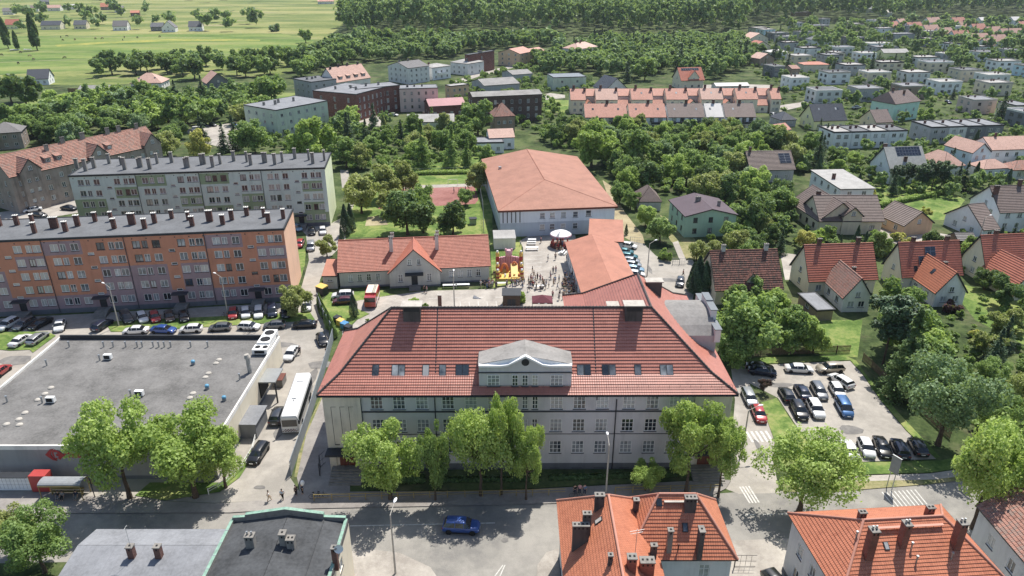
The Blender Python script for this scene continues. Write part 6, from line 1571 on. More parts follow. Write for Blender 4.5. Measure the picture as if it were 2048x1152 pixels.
for a in [(2050, 890, 60, 'bright', 'broad', 'bright tree cut by the right picture edge beside the street'),
          (1500, 640, 76, 'mid', 'broad', 'big dense tree right behind the barrel gable of the school'), (1585, 655, 48, 'mid', 'broad', 'tree between the dense tree by the school and the carport'), (1470, 700, 40, 'mid', 'broad', 'lower crown against the right end of the school roof'), (1905, 790, 92, 'silver', 'broad', 'big silvery green tree right of the car park'), (1850, 690, 45, 'bright', 'broad', 'bright crown between the silvery tree and dark conifers'),
          (2005, 830, 50, 'mid', 'broad', None), (1990, 745, 36, 'mid', 'broad', None), (1820, 650, 62, 'mid', 'broad', 'tall green tree among the dark conifers above the car park'), (1800, 600, 44, 'mid', 'broad', None), (1530, 770, 14, 'purple', 'broad', 'small purple-leaved tree at the car park entrance'),
          (586, 603, 33, 'olive', 'broad', 'olive tree over the parked cars at the end of the orange block'), (652, 492, 22, 'olive', 'broad', 'small willow at the left end of the long hall'), (720, 385, 42, 'olive', 'broad', 'olive tree beside the lane next to the green block'), (765, 360, 40, 'olive', 'broad', None), (805, 355, 34, 'olive', 'broad', None),
          (812, 418, 52, 'dark', 'broad', 'dark round maple on the lawn behind the long hall, the larger one'), (845, 430, 36, 'dark', 'broad', None), (905, 432, 37, 'dark', 'broad', 'dark round tree on the lawn between the maple and the sports hall'), (958, 352, 32, 'olive', 'broad', 'slender tall tree at the left wall of the sports hall'), (620, 278, 50, 'bright', 'broad', 'big round bright tree behind the green block'),
          (505, 268, 40, 'mid', 'broad', None), (690, 300, 34, 'mid', 'broad', None), (955, 232, 38, 'mid', 'broad', None), (965, 205, 26, 'mid', 'broad', None), (1272, 300, 48, 'mid', 'broad', None), (1185, 285, 48, 'bright', 'broad', None), (1415, 368, 38, 'olive', 'broad', 'olive round tree behind the mint green house'),
          (1322, 455, 30, 'mid', 'broad', None), (782, 402, 30, 'olive', 'broad', None), (848, 388, 28, 'mid', 'broad', None), (930, 392, 20, 'mid', 'broad', None), (1252, 330, 32, 'mid', 'broad', None), (1218, 298, 32, 'bright', 'broad', None), (1300, 345, 34, 'dark', 'broad', None), (1262, 400, 20, 'mid', 'broad', None), (1292, 432, 22, 'bright', 'broad', None), (1345, 330, 34, 'bright', 'broad', None), (1328, 508, 20, 'mid', 'bush', 'big round bush beside the lamp post behind the school'), (1240, 385, 24, 'mid', 'broad', None), (1475, 485, 30, 'olive', 'broad', None), (1430, 500, 26, 'olive', 'broad', None), (1462, 462, 26, 'mid', 'broad', None), (1512, 575, 30, 'mid', 'broad', None), (1576, 640, 28, 'mid', 'broad', None),
          (1037, 594, 20, 'bright', 'bush', 'round bush in the courtyard beside the dark shed'), (825, 606, 20, 'bright', 'bush', 'leafy bush behind the left school chimney'), (849, 608, 8, 'mid', 'bush', 'small clipped ball bush right of the left school chimney'), (1012, 604, 8, 'mid', 'bush', 'small clipped bush left of the dark shed'),
          (1975, 555, 26, 'dark', 'broad', None), (1905, 612, 20, 'purple', 'bush', 'purple bush in front of the house with solar panels'), (1638, 470, 24, 'bright', 'bush', None), (1798, 470, 16, 'yellow', 'bush', None), (1748, 383, 11, 'yellow', 'bush', None), (1855, 418, 12, 'yellow', 'bush', None), (1950, 665, 14, 'yellow', 'bush', None), (1395, 500, 22, 'olive', 'broad', None),
          (1850, 235, 18, 'mid', 'broad', None), (385, 130, 27, 'dark', 'broad', 'tall dark tree in the row above the chalet'), (362, 118, 20, 'dark', 'broad', None), (610, 70, 14, 'mid', 'broad', 'lone round tree on the meadow right side'), (605, 92, 9, 'mid', 'broad', None), (550, 54, 12, 'silver', 'bush', 'lone silvery bush cluster on the far meadow'), (712, 14, 15, 'dark', 'broad', 'dark round tree at the meadow edge beside the forest'),
          (365, 215, 40, 'mid', 'broad', None), (330, 285, 28, 'olive', 'broad', None), (395, 290, 30, 'yellow', 'broad', None), (15, 175, 30, 'dark', 'broad', None), (45, 180, 34, 'dark', 'broad', None), (540, 175, 30, 'mid', 'broad', None), (735, 640, 5, 'mid', 'bush', None)]:
    T(*a)
T(14, 1060, 52, 'olive', 'broad', 'pale birch cut by the left picture edge at the bottom')
for a in [(1765, 730, 150, 'pine', None, 'tall dark pine at the upper right corner of the car park'), (1800, 790, 175, 'spruce', 'dark', 'tall drooping larch between the car park and the silvery tree'), (1985, 735, 80, 'spruce', None, None), (2005, 700, 70, 'spruce', None, None), (709, 634, 48, 'thuja', None, 'tall dark thuja on the lawn beside the maroon car'),
          (693, 470, 62, 'thuja', None, None), (703, 462, 55, 'thuja', None, None), (684, 482, 28, 'thuja', None, None), (1393, 590, 78, 'column', None, 'dark columnar thuja left of the mossy-roofed house'), (1406, 592, 70, 'column', None, None), (1384, 580, 55, 'column', None, None), (1925, 380, 58, 'spruce', None, 'dark spruce beside the blue gabled row house'), (1632, 340, 75, 'spruce', None, 'dark spruce right of the brown roof with the small solar panel'),
          (1640, 330, 60, 'spruce', None, None), (1808, 380, 62, 'pine', None, None), (1835, 385, 62, 'pine', None, None), (1862, 382, 70, 'pine', None, None), (1880, 380, 62, 'pine', None, None), (1790, 375, 50, 'pine', None, None), (75, 101, 75, 'poplar', None, 'tallest slim poplar of the three on the pasture'), (17, 97, 62, 'poplar', None, 'leftmost poplar at the edge of the picture'), (36, 101, 40, 'poplar', None, 'short poplar between the two taller ones'),
          (845, 340, 100, 'spruce', 'mid', 'tall larch in the park behind the sports court'), (905, 335, 85, 'spruce', 'mid', None), (935, 335, 60, 'spruce', 'mid', None), (865, 258, 45, 'spruce', 'mid', None), (450, 305, 62, 'spruce', None, None), (472, 300, 70, 'spruce', None, None), (700, 268, 42, 'spruce', None, None), (693, 262, 35, 'spruce', None, None), (768, 262, 32, 'column', 'olive', 'olive columnar thuja beside the lane in the old quarter'), (2000, 240, 56, 'spruce', None, None),
          (1740, 150, 45, 'spruce', None, None), (1786, 142, 35, 'spruce', None, None), (1833, 90, 30, 'spruce', None, None), (1830, 100, 40, 'spruce', None, None), (1637, 276, 40, 'spruce', None, None), (1650, 288, 42, 'spruce', None, None), (1718, 292, 30, 'spruce', None, None), (1548, 120, 45, 'spruce', None, None), (1574, 146, 40, 'spruce', None, None), (1640, 75, 20, 'spruce', None, None),
          (660, 660, 36, 'column', 'mid', None), (668, 676, 36, 'column', 'mid', None), (648, 634, 30, 'column', 'mid', None), (640, 612, 26, 'column', 'mid', None), (655, 648, 32, 'column', 'mid', None), (1776, 432, 32, 'thuja', 'olive', None), (1730, 488, 26, 'thuja', None, None), (1713, 480, 30, 'thuja', None, None), (1680, 490, 22, 'thuja', None, None), (1252, 470, 22, 'thuja', None, None)]:
    S(*a)
# woods, belts and gardens: trees strewn over ground areas, clear of buildings and roads
def area(poly, step, rr, kinds, seed, maxn=400, pad=2.0):
    rs = random.Random(seed); P = [G(x, y) for x, y in poly]; W_ = [(p.x, p.y) for p in P]
    x0, x1 = min(p[0] for p in W_), max(p[0] for p in W_); y0, y1 = min(p[1] for p in W_), max(p[1] for p in W_)
    pts = []; grid = {}
    for _ in range(int((x1 - x0) * (y1 - y0) / step ** 2 * 6) + 40):
        x, y = rs.uniform(x0, x1), rs.uniform(y0, y1)
        if not inside(W_, x, y) or not free(x, y, pad): continue
        g = (int(x // step), int(y // step))
        if any((q[0] - x) ** 2 + (q[1] - y) ** 2 < step * step for a in (-1, 0, 1) for b in (-1, 0, 1) for q in grid.get((g[0] + a, g[1] + b), ())): continue
        if any((t[1] - x) ** 2 + (t[2] - y) ** 2 < (.55 * (t[3] or 2) + .5 * rr[0]) ** 2 for t in TREES[:150]): continue
        grid.setdefault(g, []).append((x, y)); pts.append((x, y))
        if len(pts) >= maxn: break
    pts.sort(key=lambda p: p[1])
    out = []
    for x, y in pts:
        k, tone = rs.choice(kinds); out.append((k, x, y, rs.uniform(*rr), tone))
    return out
B_, D_, O_, M2, SV, Y_ = ('broad', 'bright'), ('broad', 'dark'), ('broad', 'olive'), ('broad', 'mid'), ('broad', 'silver'), ('broad', 'yellow')
SP, BU, BB = ('spruce', 'needle'), ('bush', 'mid'), ('bush', 'bright')
PEND = []
def plant(lst, ind=True): PEND.extend(lst)
def plant_now(lst):
    for k, x, y, r, tone in lst:
        if k in ('spruce', 'pine', 'thuja', 'column'): add_tree(k, x, y, None, r * 2.6, tone)
        elif k == 'bush': add_tree(k, x, y, r * .42, None, tone)
        else: add_tree(k, x, y, r, None, tone)
plant(area([(-40, 268), (60, 238), (130, 215), (300, 198), (330, 215), (340, 250), (330, 262), (160, 292), (40, 300), (-40, 310)], 7.6, (4.0, 5.8), [M2, M2, D_, SV, B_, M2], 1))
plant(area([(190, 166), (255, 150), (345, 152), (500, 156), (640, 142), (640, 122), (480, 128), (200, 142)], 9.5, (5, 7), [D_, D_, M2, M2], 2, 34))
plant(area([(330, 205), (480, 188), (540, 200), (520, 240), (440, 300), (340, 300), (330, 250)], 8.5, (3.6, 5.2), [M2, D_, O_, SP, B_], 3, 22))
plant(area([(600, 158), (618, 118), (690, 90), (760, 84), (900, 88), (1100, 84), (1130, 92), (1040, 96), (930, 104), (905, 118), (780, 124), (700, 126), (640, 150)], 12.0, (4.5, 7), [M2, M2, D_, SV, O_, B_, M2], 4, 66))
plant(area([(1060, 126), (1150, 104), (1210, 92), (1480, 92), (1500, 130), (1440, 168), (1410, 168), (1350, 150), (1260, 172), (1180, 148), (1090, 150)], 9.5, (4.2, 6.6), [M2, M2, D_, SV, B_, SP, M2], 5, 78))
plant(area([(1100, 290), (1160, 262), (1240, 266), (1500, 270), (1640, 300), (1600, 350), (1490, 352), (1500, 400), (1560, 405), (1560, 450), (1500, 470), (1380, 395), (1330, 390), (1250, 390), (1215, 340), (1190, 305)], 6.0, (2.8, 4.8), [M2, M2, D_, B_, O_, BU, SV], 6, 92))
plant(area([(680, 345), (670, 262), (720, 240), (800, 250), (940, 256), (980, 295), (980, 330), (760, 345)], 6.2, (3, 4.8), [M2, O_, B_, SP, M2, BU], 7, 40))
plant(area([(1560, 520), (1400, 480), (1480, 445), (1590, 440), (1640, 480), (1800, 480), (1960, 470), (2060, 470), (2060, 380), (1900, 400), (1760, 390), (1700, 400), (1600, 340), (1720, 310), (1960, 290), (2060, 320), (2100, 600), (1800, 520), (1600, 500)], 5.0, (1.5, 3.2), [M2, B_, O_, SP, BU, BB, ('thuja', 'needle'), Y_, D_, M2], 8, 120))
plant(area([(1960, 600), (2060, 590), (2100, 720), (2080, 900), (1960, 900), (1940, 700)], 5.0, (1.8, 4), [M2, D_, BU, BB, SP, O_], 9, 26))
plant(area([(1500, 500), (1560, 600), (1640, 710), (1730, 716), (1600, 715), (1480, 720), (1440, 600)], 6, (2, 3.4), [M2, BU, B_], 10, 9))
plant(area([(1540, 60), (1760, 60), (2060, 55), (2080, 290), (1840, 285), (1640, 290), (1560, 235), (1500, 130)], 8.0, (1.5, 3.6), [M2, D_, SP, B_, BU, O_, SP, M2], 11, 230, 1.0))
plant(area([(1740, 740), (1800, 760), (1880, 900), (1960, 912), (1900, 700), (1760, 690)], 7, (3, 4.5), [D_, M2], 12, 5))
plant(area([(30, 22), (340, 20), (340, 66), (30, 66)], 26, (5, 8), [D_, M2], 13, 22))
plant(area([(300, 52), (520, 40), (520, 60), (430, 66)], 16, (6, 9), [D_, M2], 14, 9))
plant(area([(100, 8), (700, 6), (700, 0), (100, 0)], 55, (7, 10), [D_, SV], 15, 9))
# only the nearest/largest stand as trees of their own; the rest and the far forest read as one mass
PEND.sort(key=lambda q: -q[3] / math.hypot(q[2], CAM_H))
nb = sum(1 for t in TREES if t[6] == 'broad'); own, rest = [], []
for q in PEND:
    if q[0] == 'broad':
        if nb < 292: nb += 1; own.append(q)
        else: rest.append(q)
    else: own.append(q)
plant_now(own)
def mass(name, lst, label, cat, tone, n0=420, size=.26, far=700, hk=1.5, seed=77):
    rng = np.random.default_rng(seed); rs = random.Random(seed)
    prot = []
    for v in range(5):
        P, N, S_, t, C, lr = crown_broad(300 + v, 1.0, n0, size, (1.25, 1.5, 1.1, 1.35, 1.6)[v] * hk / 1.5, 16)
        prot.append((P + np.array([0, 0, 1.15 * hk]), N, S_, t))
    Ps, Ns, Ss, ts = [], [], [], []
    for k, x, y, r, tn in lst:
        P, N, S_, t = prot[rs.randrange(5)]; a = rs.uniform(0, 6.28); ca, sa = math.cos(a), math.sin(a); Rm = np.array([[ca, -sa, 0], [sa, ca, 0], [0, 0, 1]])
        f = y > far; m = slice(0, n0 // 3) if f else slice(None)
        Ps.append(P[m] @ Rm.T * r + np.array([x, y, 0])); Ns.append(N[m] @ Rm.T); Ss.append(S_[m] * r * (1.6 if f else 1)); ts.append(t[m] * .5 + rs.uniform(0, .5))
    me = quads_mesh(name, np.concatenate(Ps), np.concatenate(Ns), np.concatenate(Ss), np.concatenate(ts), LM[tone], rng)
    o = link(name, me); o['kind'] = 'stuff'; o['label'] = label; o['category'] = cat
FORN = [(676, 66), (700, 84), (760, 80), (880, 80), (1000, 78), (1130, 78), (1160, 72), (1220, 84), (1480, 80), (1500, 54), (1640, 44), (1760, 50), (1900, 34), (2080, 34), (2300, 20), (2300, 0), (1400, 20), (760, 20), (735, 30), (700, 50)]
mass('woodland', area(FORN, 9.5, (4.8, 8), [M2], 20, 2000, 3) + area([(740, 24), (1400, 22), (2300, 4), (2300, -40), (790, -40)], 22, (8, 12), [M2], 21, 2200, 3), 'tall dense forest across the whole top right of the picture', 'woodland', 'wood', hk=2.9)
mass('thicket', rest + area([(600, 160), (618, 118), (690, 88), (760, 84), (900, 86), (1100, 82), (1130, 92), (1040, 96), (930, 104), (905, 118), (780, 124), (700, 126), (650, 136)], 6.5, (3.2, 5.2), [M2], 31, 420, 3)
     + area([(1060, 126), (1150, 104), (1210, 90), (1480, 86), (1520, 120), (1440, 160), (1410, 160), (1350, 146), (1260, 160), (1180, 148), (1090, 150)], 6.5, (3.2, 5.4), [M2], 32, 420, 3)
     + area([(-40, 264), (60, 236), (130, 212), (300, 196), (480, 188), (520, 240), (330, 258), (160, 288), (40, 298), (-40, 306)], 6, (2.2, 3.6), [M2], 33, 160, 2)
     + area([(1560, 46), (1760, 50), (2060, 44), (2080, 130), (1900, 140), (1700, 100), (1560, 100)], 11, (3, 5.5), [M2], 36, 160, 3), 'thick band of mixed trees between the old quarter and the forest', 'thicket', 'wood', 560, .24, 600, 1.15, 78)
mass('scrub', area([(1095, 300), (1160, 262), (1240, 266), (1500, 270), (1640, 300), (1600, 350), (1490, 352), (1500, 400), (1560, 405), (1560, 450), (1500, 470), (1380, 395), (1330, 390), (1250, 390), (1215, 340), (1190, 305)], 3.6, (1.2, 2.3), [M2], 34, 620, 1.2)
     + area([(1560, 520), (1400, 480), (1480, 445), (1590, 440), (1640, 480), (1960, 470), (2060, 470), (2060, 380), (1900, 400), (1700, 400), (1600, 340), (1720, 310), (1960, 290), (2060, 320), (2100, 600), (1800, 520), (1600, 500)], 3.2, (.6, 1.4), [M2], 35, 800, 1.0)
     + area([(1960, 600), (2060, 590), (2100, 720), (2080, 900), (1960, 900), (1900, 720), (1760, 690), (1900, 640)], 3.0, (.6, 1.3), [M2], 37, 320, .8)
     + area([(1540, 60), (1760, 60), (2060, 55), (2080, 290), (1840, 285), (1640, 290), (1560, 235), (1500, 130)], 3.8, (.6, 1.6), [M2], 38, 1500, .6)
     + area([(480, 300), (500, 240), (700, 250), (760, 262), (960, 262), (985, 300), (985, 335), (700, 345), (676, 300)], 3.6, (1, 2.2), [M2], 39, 260, 1.0) + area([(1090, 190), (1140, 260), (1240, 268), (1100, 300), (1060, 262), (930, 250), (900, 172), (1060, 128), (1110, 140), (1200, 185), (1130, 190)], 4.2, (1, 2.4), [M2], 40, 260, 1.0), 'low garden shrubs and brambles filling the gardens between the houses', 'shrubs', 'mid', 420, .27, 900, .9, 79)
# grass and weeds along the hedges in front of the orange block
def hedge(px0, px1, dep, h, label, tone='mid', name='hedge'):
    a, b = G(*px0), G(*px1); d = (b - a); L_ = d.length; rng = np.random.default_rng(int(px0[0]) + 3); n = int(L_ * 190)
    P = np.stack([rng.uniform(-.5, .5, n) * L_, rng.uniform(-.5, .5, n) * dep, rng.uniform(.0, 1, n) ** .5 * h * (1 + .12 * np.sin(rng.uniform(0, 60, n)))], 1)
    N = unit(np.stack([rng.normal(size=n) * .6, np.sign(P[:, 1]) * .5 + rng.normal(size=n) * .4, .6 + rng.uniform(0, 1, n)], 1))
    me = quads_mesh('foliage', P, N, rng.uniform(.08, .2, n), rng.uniform(0, 1, n), LM[tone], rng)
    o = link(name, me, None, ((a.x + b.x) / 2, (a.y + b.y) / 2, 0), math.atan2(d.y, d.x)); tag(o, label, 'hedge', 'hedges'); return o
for i, (a, b) in enumerate([((28, 618), (158, 612)), ((186, 612), (314, 604)), ((342, 602), (468, 596)), ((494, 594), (560, 590))]):
    hedge(a, b, 2.6, 1.1, f'{["first", "second", "third", "fourth"][i]} clipped hedge from the left along the foot of the orange block', 'mid')
hedge((735, 962), (850, 962), 1.6, .7, 'dark hedge beneath the leftmost school windows', 'dark'); hedge((860, 962), (1080, 960), 1.0, .4, 'low hedge beneath the middle of the school facade', 'dark'); hedge((1100, 958), (1380, 950), 1.0, .4, 'low hedge beneath the right part of the school facade', 'dark')
hedge((1750, 515), (1782, 512), 2.0, 1.3, 'clipped hedge between the two red-roofed houses', 'mid'); hedge((1100, 168), (1185, 170), 3.0, 5.0, 'tall dark clipped hedge behind the terraces', 'dark', 'hedge')
hedge((1730, 420), (1900, 385), 1.5, 1.4, 'long bright hedge bordering the villa garden lawn', 'bright'); hedge((760, 351), (980, 346), 2.0, 1.2, 'hedge along the far side of the sports court', 'bright')
hedge((664, 624), (692, 604), .1, .1, 'tmp') if False else None
# ------------------------------------------------------------------ vehicles
def paint(name, c, metal=.0):
    n = NT('paint_' + name); n.col(srgb(c)); n.rough(.28, .5); n.b.inputs['Coat Weight'].default_value = .7; n.b.inputs['Coat Roughness'].default_value = .06; n.b.inputs['Metallic'].default_value = metal
    return n.mat
PAINT = {k: paint(k, c, m) for k, c, m in [('white', '#dcdcda', 0), ('silver', '#a9adb0', .5), ('grey', '#6e7276', .4), ('dark grey', '#3e4145', .4), ('black', '#1b1c1f', .1), ('navy', '#1e2a44', .2), ('blue', '#1d4fa0', .2), ('teal', '#27727a', .3), ('red', '#b32424', .1), ('maroon', '#5d2230', .2), ('beige', '#a99e8a', .3), ('light blue', '#7fa6bd', .3), ('brown', '#4a3b33', .3), ('steel blue', '#3c6fa5', .4)]}
for k, c, mt in (('lamp_glass', '#d8dde0', .1), ('red_lamp', '#8e1b1b', .2)):
    n = NT(k); n.col(srgb(c)); n.rough(mt, .7); M[k] = n.mat
# half sections: x, half width, belt z, roof z, roof half width, low z
CARS = {
    'hatchback': (4.1, [(-2.05, .68, .62, .66, .55, .35), (-2.0, .80, .88, .93, .62, .28), (-1.86, .84, .95, 1.0, .64, .22), (-1.45, .86, .96, 1.40, .60, .2), (-.62, .87, .95, 1.48, .61, .2), (-.56, .87, .95, 1.48, .61, .2), (.28, .87, .93, 1.45, .60, .2), (.34, .87, .93, 1.44, .60, .2), (.50, .87, .93, 1.38, .58, .2), (1.12, .86, .92, .96, .70, .2), (1.75, .82, .80, .84, .66, .22), (2.0, .74, .62, .66, .58, .28), (2.06, .6, .45, .5, .5, .35)]),
    'sedan': (4.6, [(-2.3, .66, .62, .68, .56, .35), (-2.25, .80, .86, .92, .66, .28), (-1.55, .86, .94, .99, .68, .22), (-1.0, .87, .95, 1.34, .58, .2), (-.5, .88, .95, 1.42, .60, .2), (-.44, .88, .95, 1.42, .60, .2), (.42, .88, .93, 1.41, .60, .2), (.48, .88, .93, 1.40, .60, .2), (.62, .88, .92, 1.34, .58, .2), (1.25, .87, .90, .94, .72, .2), (1.95, .83, .78, .82, .68, .22), (2.22, .76, .6, .66, .6, .28), (2.3, .62, .45, .5, .5, .35)]),
    'estate_car': (4.6, [(-2.3, .68, .62, .66, .58, .35), (-2.25, .82, .90, .95, .66, .28), (-2.1, .85, .95, 1.05, .66, .22), (-1.85, .87, .96, 1.40, .62, .2), (-.8, .88, .95, 1.47, .62, .2), (-.74, .88, .95, 1.47, .62, .2), (.36, .88, .93, 1.44, .61, .2), (.42, .88, .93, 1.43, .61, .2), (.6, .88, .92, 1.36, .58, .2), (1.25, .87, .90, .95, .72, .2), (1.95, .83, .78, .83, .68, .22), (2.22, .76, .6, .66, .6, .28), (2.3, .62, .45, .5, .5, .35)]),
    'suv': (4.5, [(-2.25, .72, .7, .75, .6, .42), (-2.2, .86, 1.0, 1.06, .68, .34), (-2.05, .89, 1.06, 1.15, .68, .3), (-1.72, .91, 1.08, 1.60, .64, .28), (-.7, .92, 1.07, 1.68, .65, .28), (-.64, .92, 1.07, 1.68, .65, .28), (.36, .92, 1.05, 1.66, .64, .28), (.42, .92, 1.05, 1.65, .64, .28), (.6, .92, 1.04, 1.56, .62, .28), (1.18, .91, 1.03, 1.08, .76, .28), (1.9, .88, .95, .99, .72, .3), (2.18, .8, .75, .8, .64, .36), (2.26, .66, .55, .6, .54, .42)]),
    'minivan': (4.5, [(-2.25, .74, .7, .75, .66, .38), (-2.22, .88, .98, 1.04, .74, .3), (-2.15, .90, 1.04, 1.1, .74, .26), (-2.0, .91, 1.05, 1.66, .72, .24), (-.9, .92, 1.04, 1.76, .73, .24), (-.84, .92, 1.04, 1.76, .73, .24), (.5, .92, 1.02, 1.72, .71, .24), (.56, .92, 1.02, 1.71, .71, .24), (.75, .92, 1.0, 1.6, .68, .24), (1.55, .89, .96, 1.02, .74, .24), (1.98, .84, .82, .87, .68, .26), (2.2, .76, .62, .68, .6, .32), (2.26, .62, .45, .5, .5, .38)])}
def car_meshes(kind):
    L_, st = CARS[kind]
    rings = []
    for x, w, zb, zr_, wr, zl in st:
        half = [(0, zl), (w * .86, zl), (w, zl + .14), (w * 1.01, zb - .22), (w * .985, zb - .02), (wr + (w - wr) * .12 if zr_ - zb > .2 else wr + .03, zr_ - .07 if zr_ - zb > .2 else zr_ - .02), (wr * .86, zr_), (0, zr_ + .02)]
        rings.append([(x, y, z) for y, z in half] + [(x, -y, z) for y, z in half[-2:0:-1]])
    n = len(rings[0]); body, gl = MB(), MB()
    # find windscreen and rear window stations
    rise = [i for i in range(len(st) - 1) if (st[i][3] - st[i][2] < .2) != (st[i + 1][3] - st[i + 1][2] < .2)]
    for i in range(len(rings) - 1):
        for j in range(n):
            q = [rings[i][j], rings[i + 1][j], rings[i + 1][(j + 1) % n], rings[i][(j + 1) % n]]
            jj = j if j < 7 else n - 1 - j
            tall = st[i][3] - st[i][2] > .2 and st[i + 1][3] - st[i + 1][2] > .2
            w = st[i + 1][0] - st[i][0]
            isg = (tall and jj == 4 and w > .1) or (i in rise and jj in (4, 5, 6))
            (gl if isg else body).poly(q[::-1], 0, smooth=not isg)
    body.poly(rings[0][::-1]); body.poly(rings[-1])
    # tuck the glass in a thread behind the bodywork by a slim black band at the sills
    for s_ in (1, -1):
        body.box(-L_ * .3, s_ * st[5][1] * 1.012 - .01, st[5][5] - .02, L_ * .28, s_ * st[5][1] * 1.012 + .01, st[5][5] + .1, 1)
    bm_ = body.mesh('body', [PAINT['white'], M['black']], weld=True)
    gm = gl.mesh('window', M['carglass'], weld=True)
    wh = MB(); r = .33 if kind not in ('suv',) else .37
    wh.lathe([(0, -.1), (r * .5, -.11), (r * .68, -.1), (r * .7, -.11), (r, -.1), (r, .1), (0, .1)], 16, 0, mf=lambda i, k: 0 if i >= 2 else 1)
    wm = wh.mesh('wheel', [M['black'], M['steel']]); wm.transform(Matrix.Rotation(math.pi / 2, 4, 'X'))
    arch = MB(); arch.lathe([(0, 0), (r * 1.16, 0), (r * 1.16, -.012), (0, -.012)], 16, 0); am = arch.mesh('wheel_arch', M['black']); am.transform(Matrix.Rotation(math.pi / 2, 4, 'X'))
    f, b = st[-2], st[1]
    lamp = MB(); lamp.box(-.05, -.17, -.08, .05, .17, .08); hl = lamp.mesh('headlight', M['lamp_glass']); tl = lamp.mesh('tail_light', M['red_lamp'])
    pl = MB(); pl.box(-.012, -.26, -.055, .012, .26, .055); pm = pl.mesh('number_plate', M['white'])
    mir = MB(); mir.box(-.06, -.09, -.06, .06, .09, .06); mm = mir.mesh('mirror', PAINT['white'])
    return L_, st, bm_, gm, wm, am, r, hl, tl, pm, mm
_cm = {}
def car_proto(kind):
    if kind not in _cm: _cm[kind] = car_meshes(kind)
    return _cm[kind]
VEH = []
def car(px, py, dx, dy, kind, color, label=None, parts=2, sc=1.0):
    """(px,py) centre of the car's footprint, (dx,dy) image direction the bonnet points to"""
    L_, st, bm_, gm, wm, am, r, hl, tl, pm, mm = car_proto(kind)
    p, q = G(px, py), G(px + dx, py + dy); d = q - p; rz = math.atan2(d.y, d.x)
    o = empty('parked_car' if label is None or 'driving' not in label else 'car', (p.x, p.y, .02), rz); o.scale = (sc, sc, sc)
    o['category'] = 'car'
    b = link('body', bm_, o); b.material_slots[0].link = 'OBJECT'; b.material_slots[0].material = PAINT[color]
    link('window', gm, o)
    w = st[5][1]
    for sx in (-1, 1):
        for sy in (-1, 1):
            x = sx * (L_ / 2 - .82)
            if parts: link('wheel', wm, o, (x, sy * (w - .06), r), math.pi if sy > 0 else 0)
    if parts > 1:
        f, bk = st[-3], st[1]
        for sy in (-1, 1):
            link('headlight', hl, o, (st[-2][0] - .06, sy * (st[-2][1] - .17), st[-2][2] - .03)); link('tail_light', tl, o, (bk[0] - .0, sy * (bk[1] - .16), bk[2] - .12))
            m_ = link('mirror', mm, o, (st[8][0] + .25, sy * (w + .08), st[8][2] + .04)); m_.material_slots[0].link = 'OBJECT'; m_.material_slots[0].material = PAINT[color]
        link('number_plate', pm, o, (st[-1][0] + .01, 0, .5)); link('number_plate', pm, o, (st[0][0] - .01, 0, .6))
    kw = {'estate_car': 'estate car', 'suv': 'suv'}.get(kind, kind)
    VEH.append((o, p.x, p.y, label, f'{color} {kw}'))
    return o
H_, S_, E_, U_, V_ = 'hatchback', 'sedan', 'estate_car', 'suv', 'minivan'
ROW1 = 'in the upper row in front of the orange block'; ROW2 = 'in the lower row behind the supermarket'; CP = 'in the car park right of the school'; LK = 'in the row beside the link building roof'
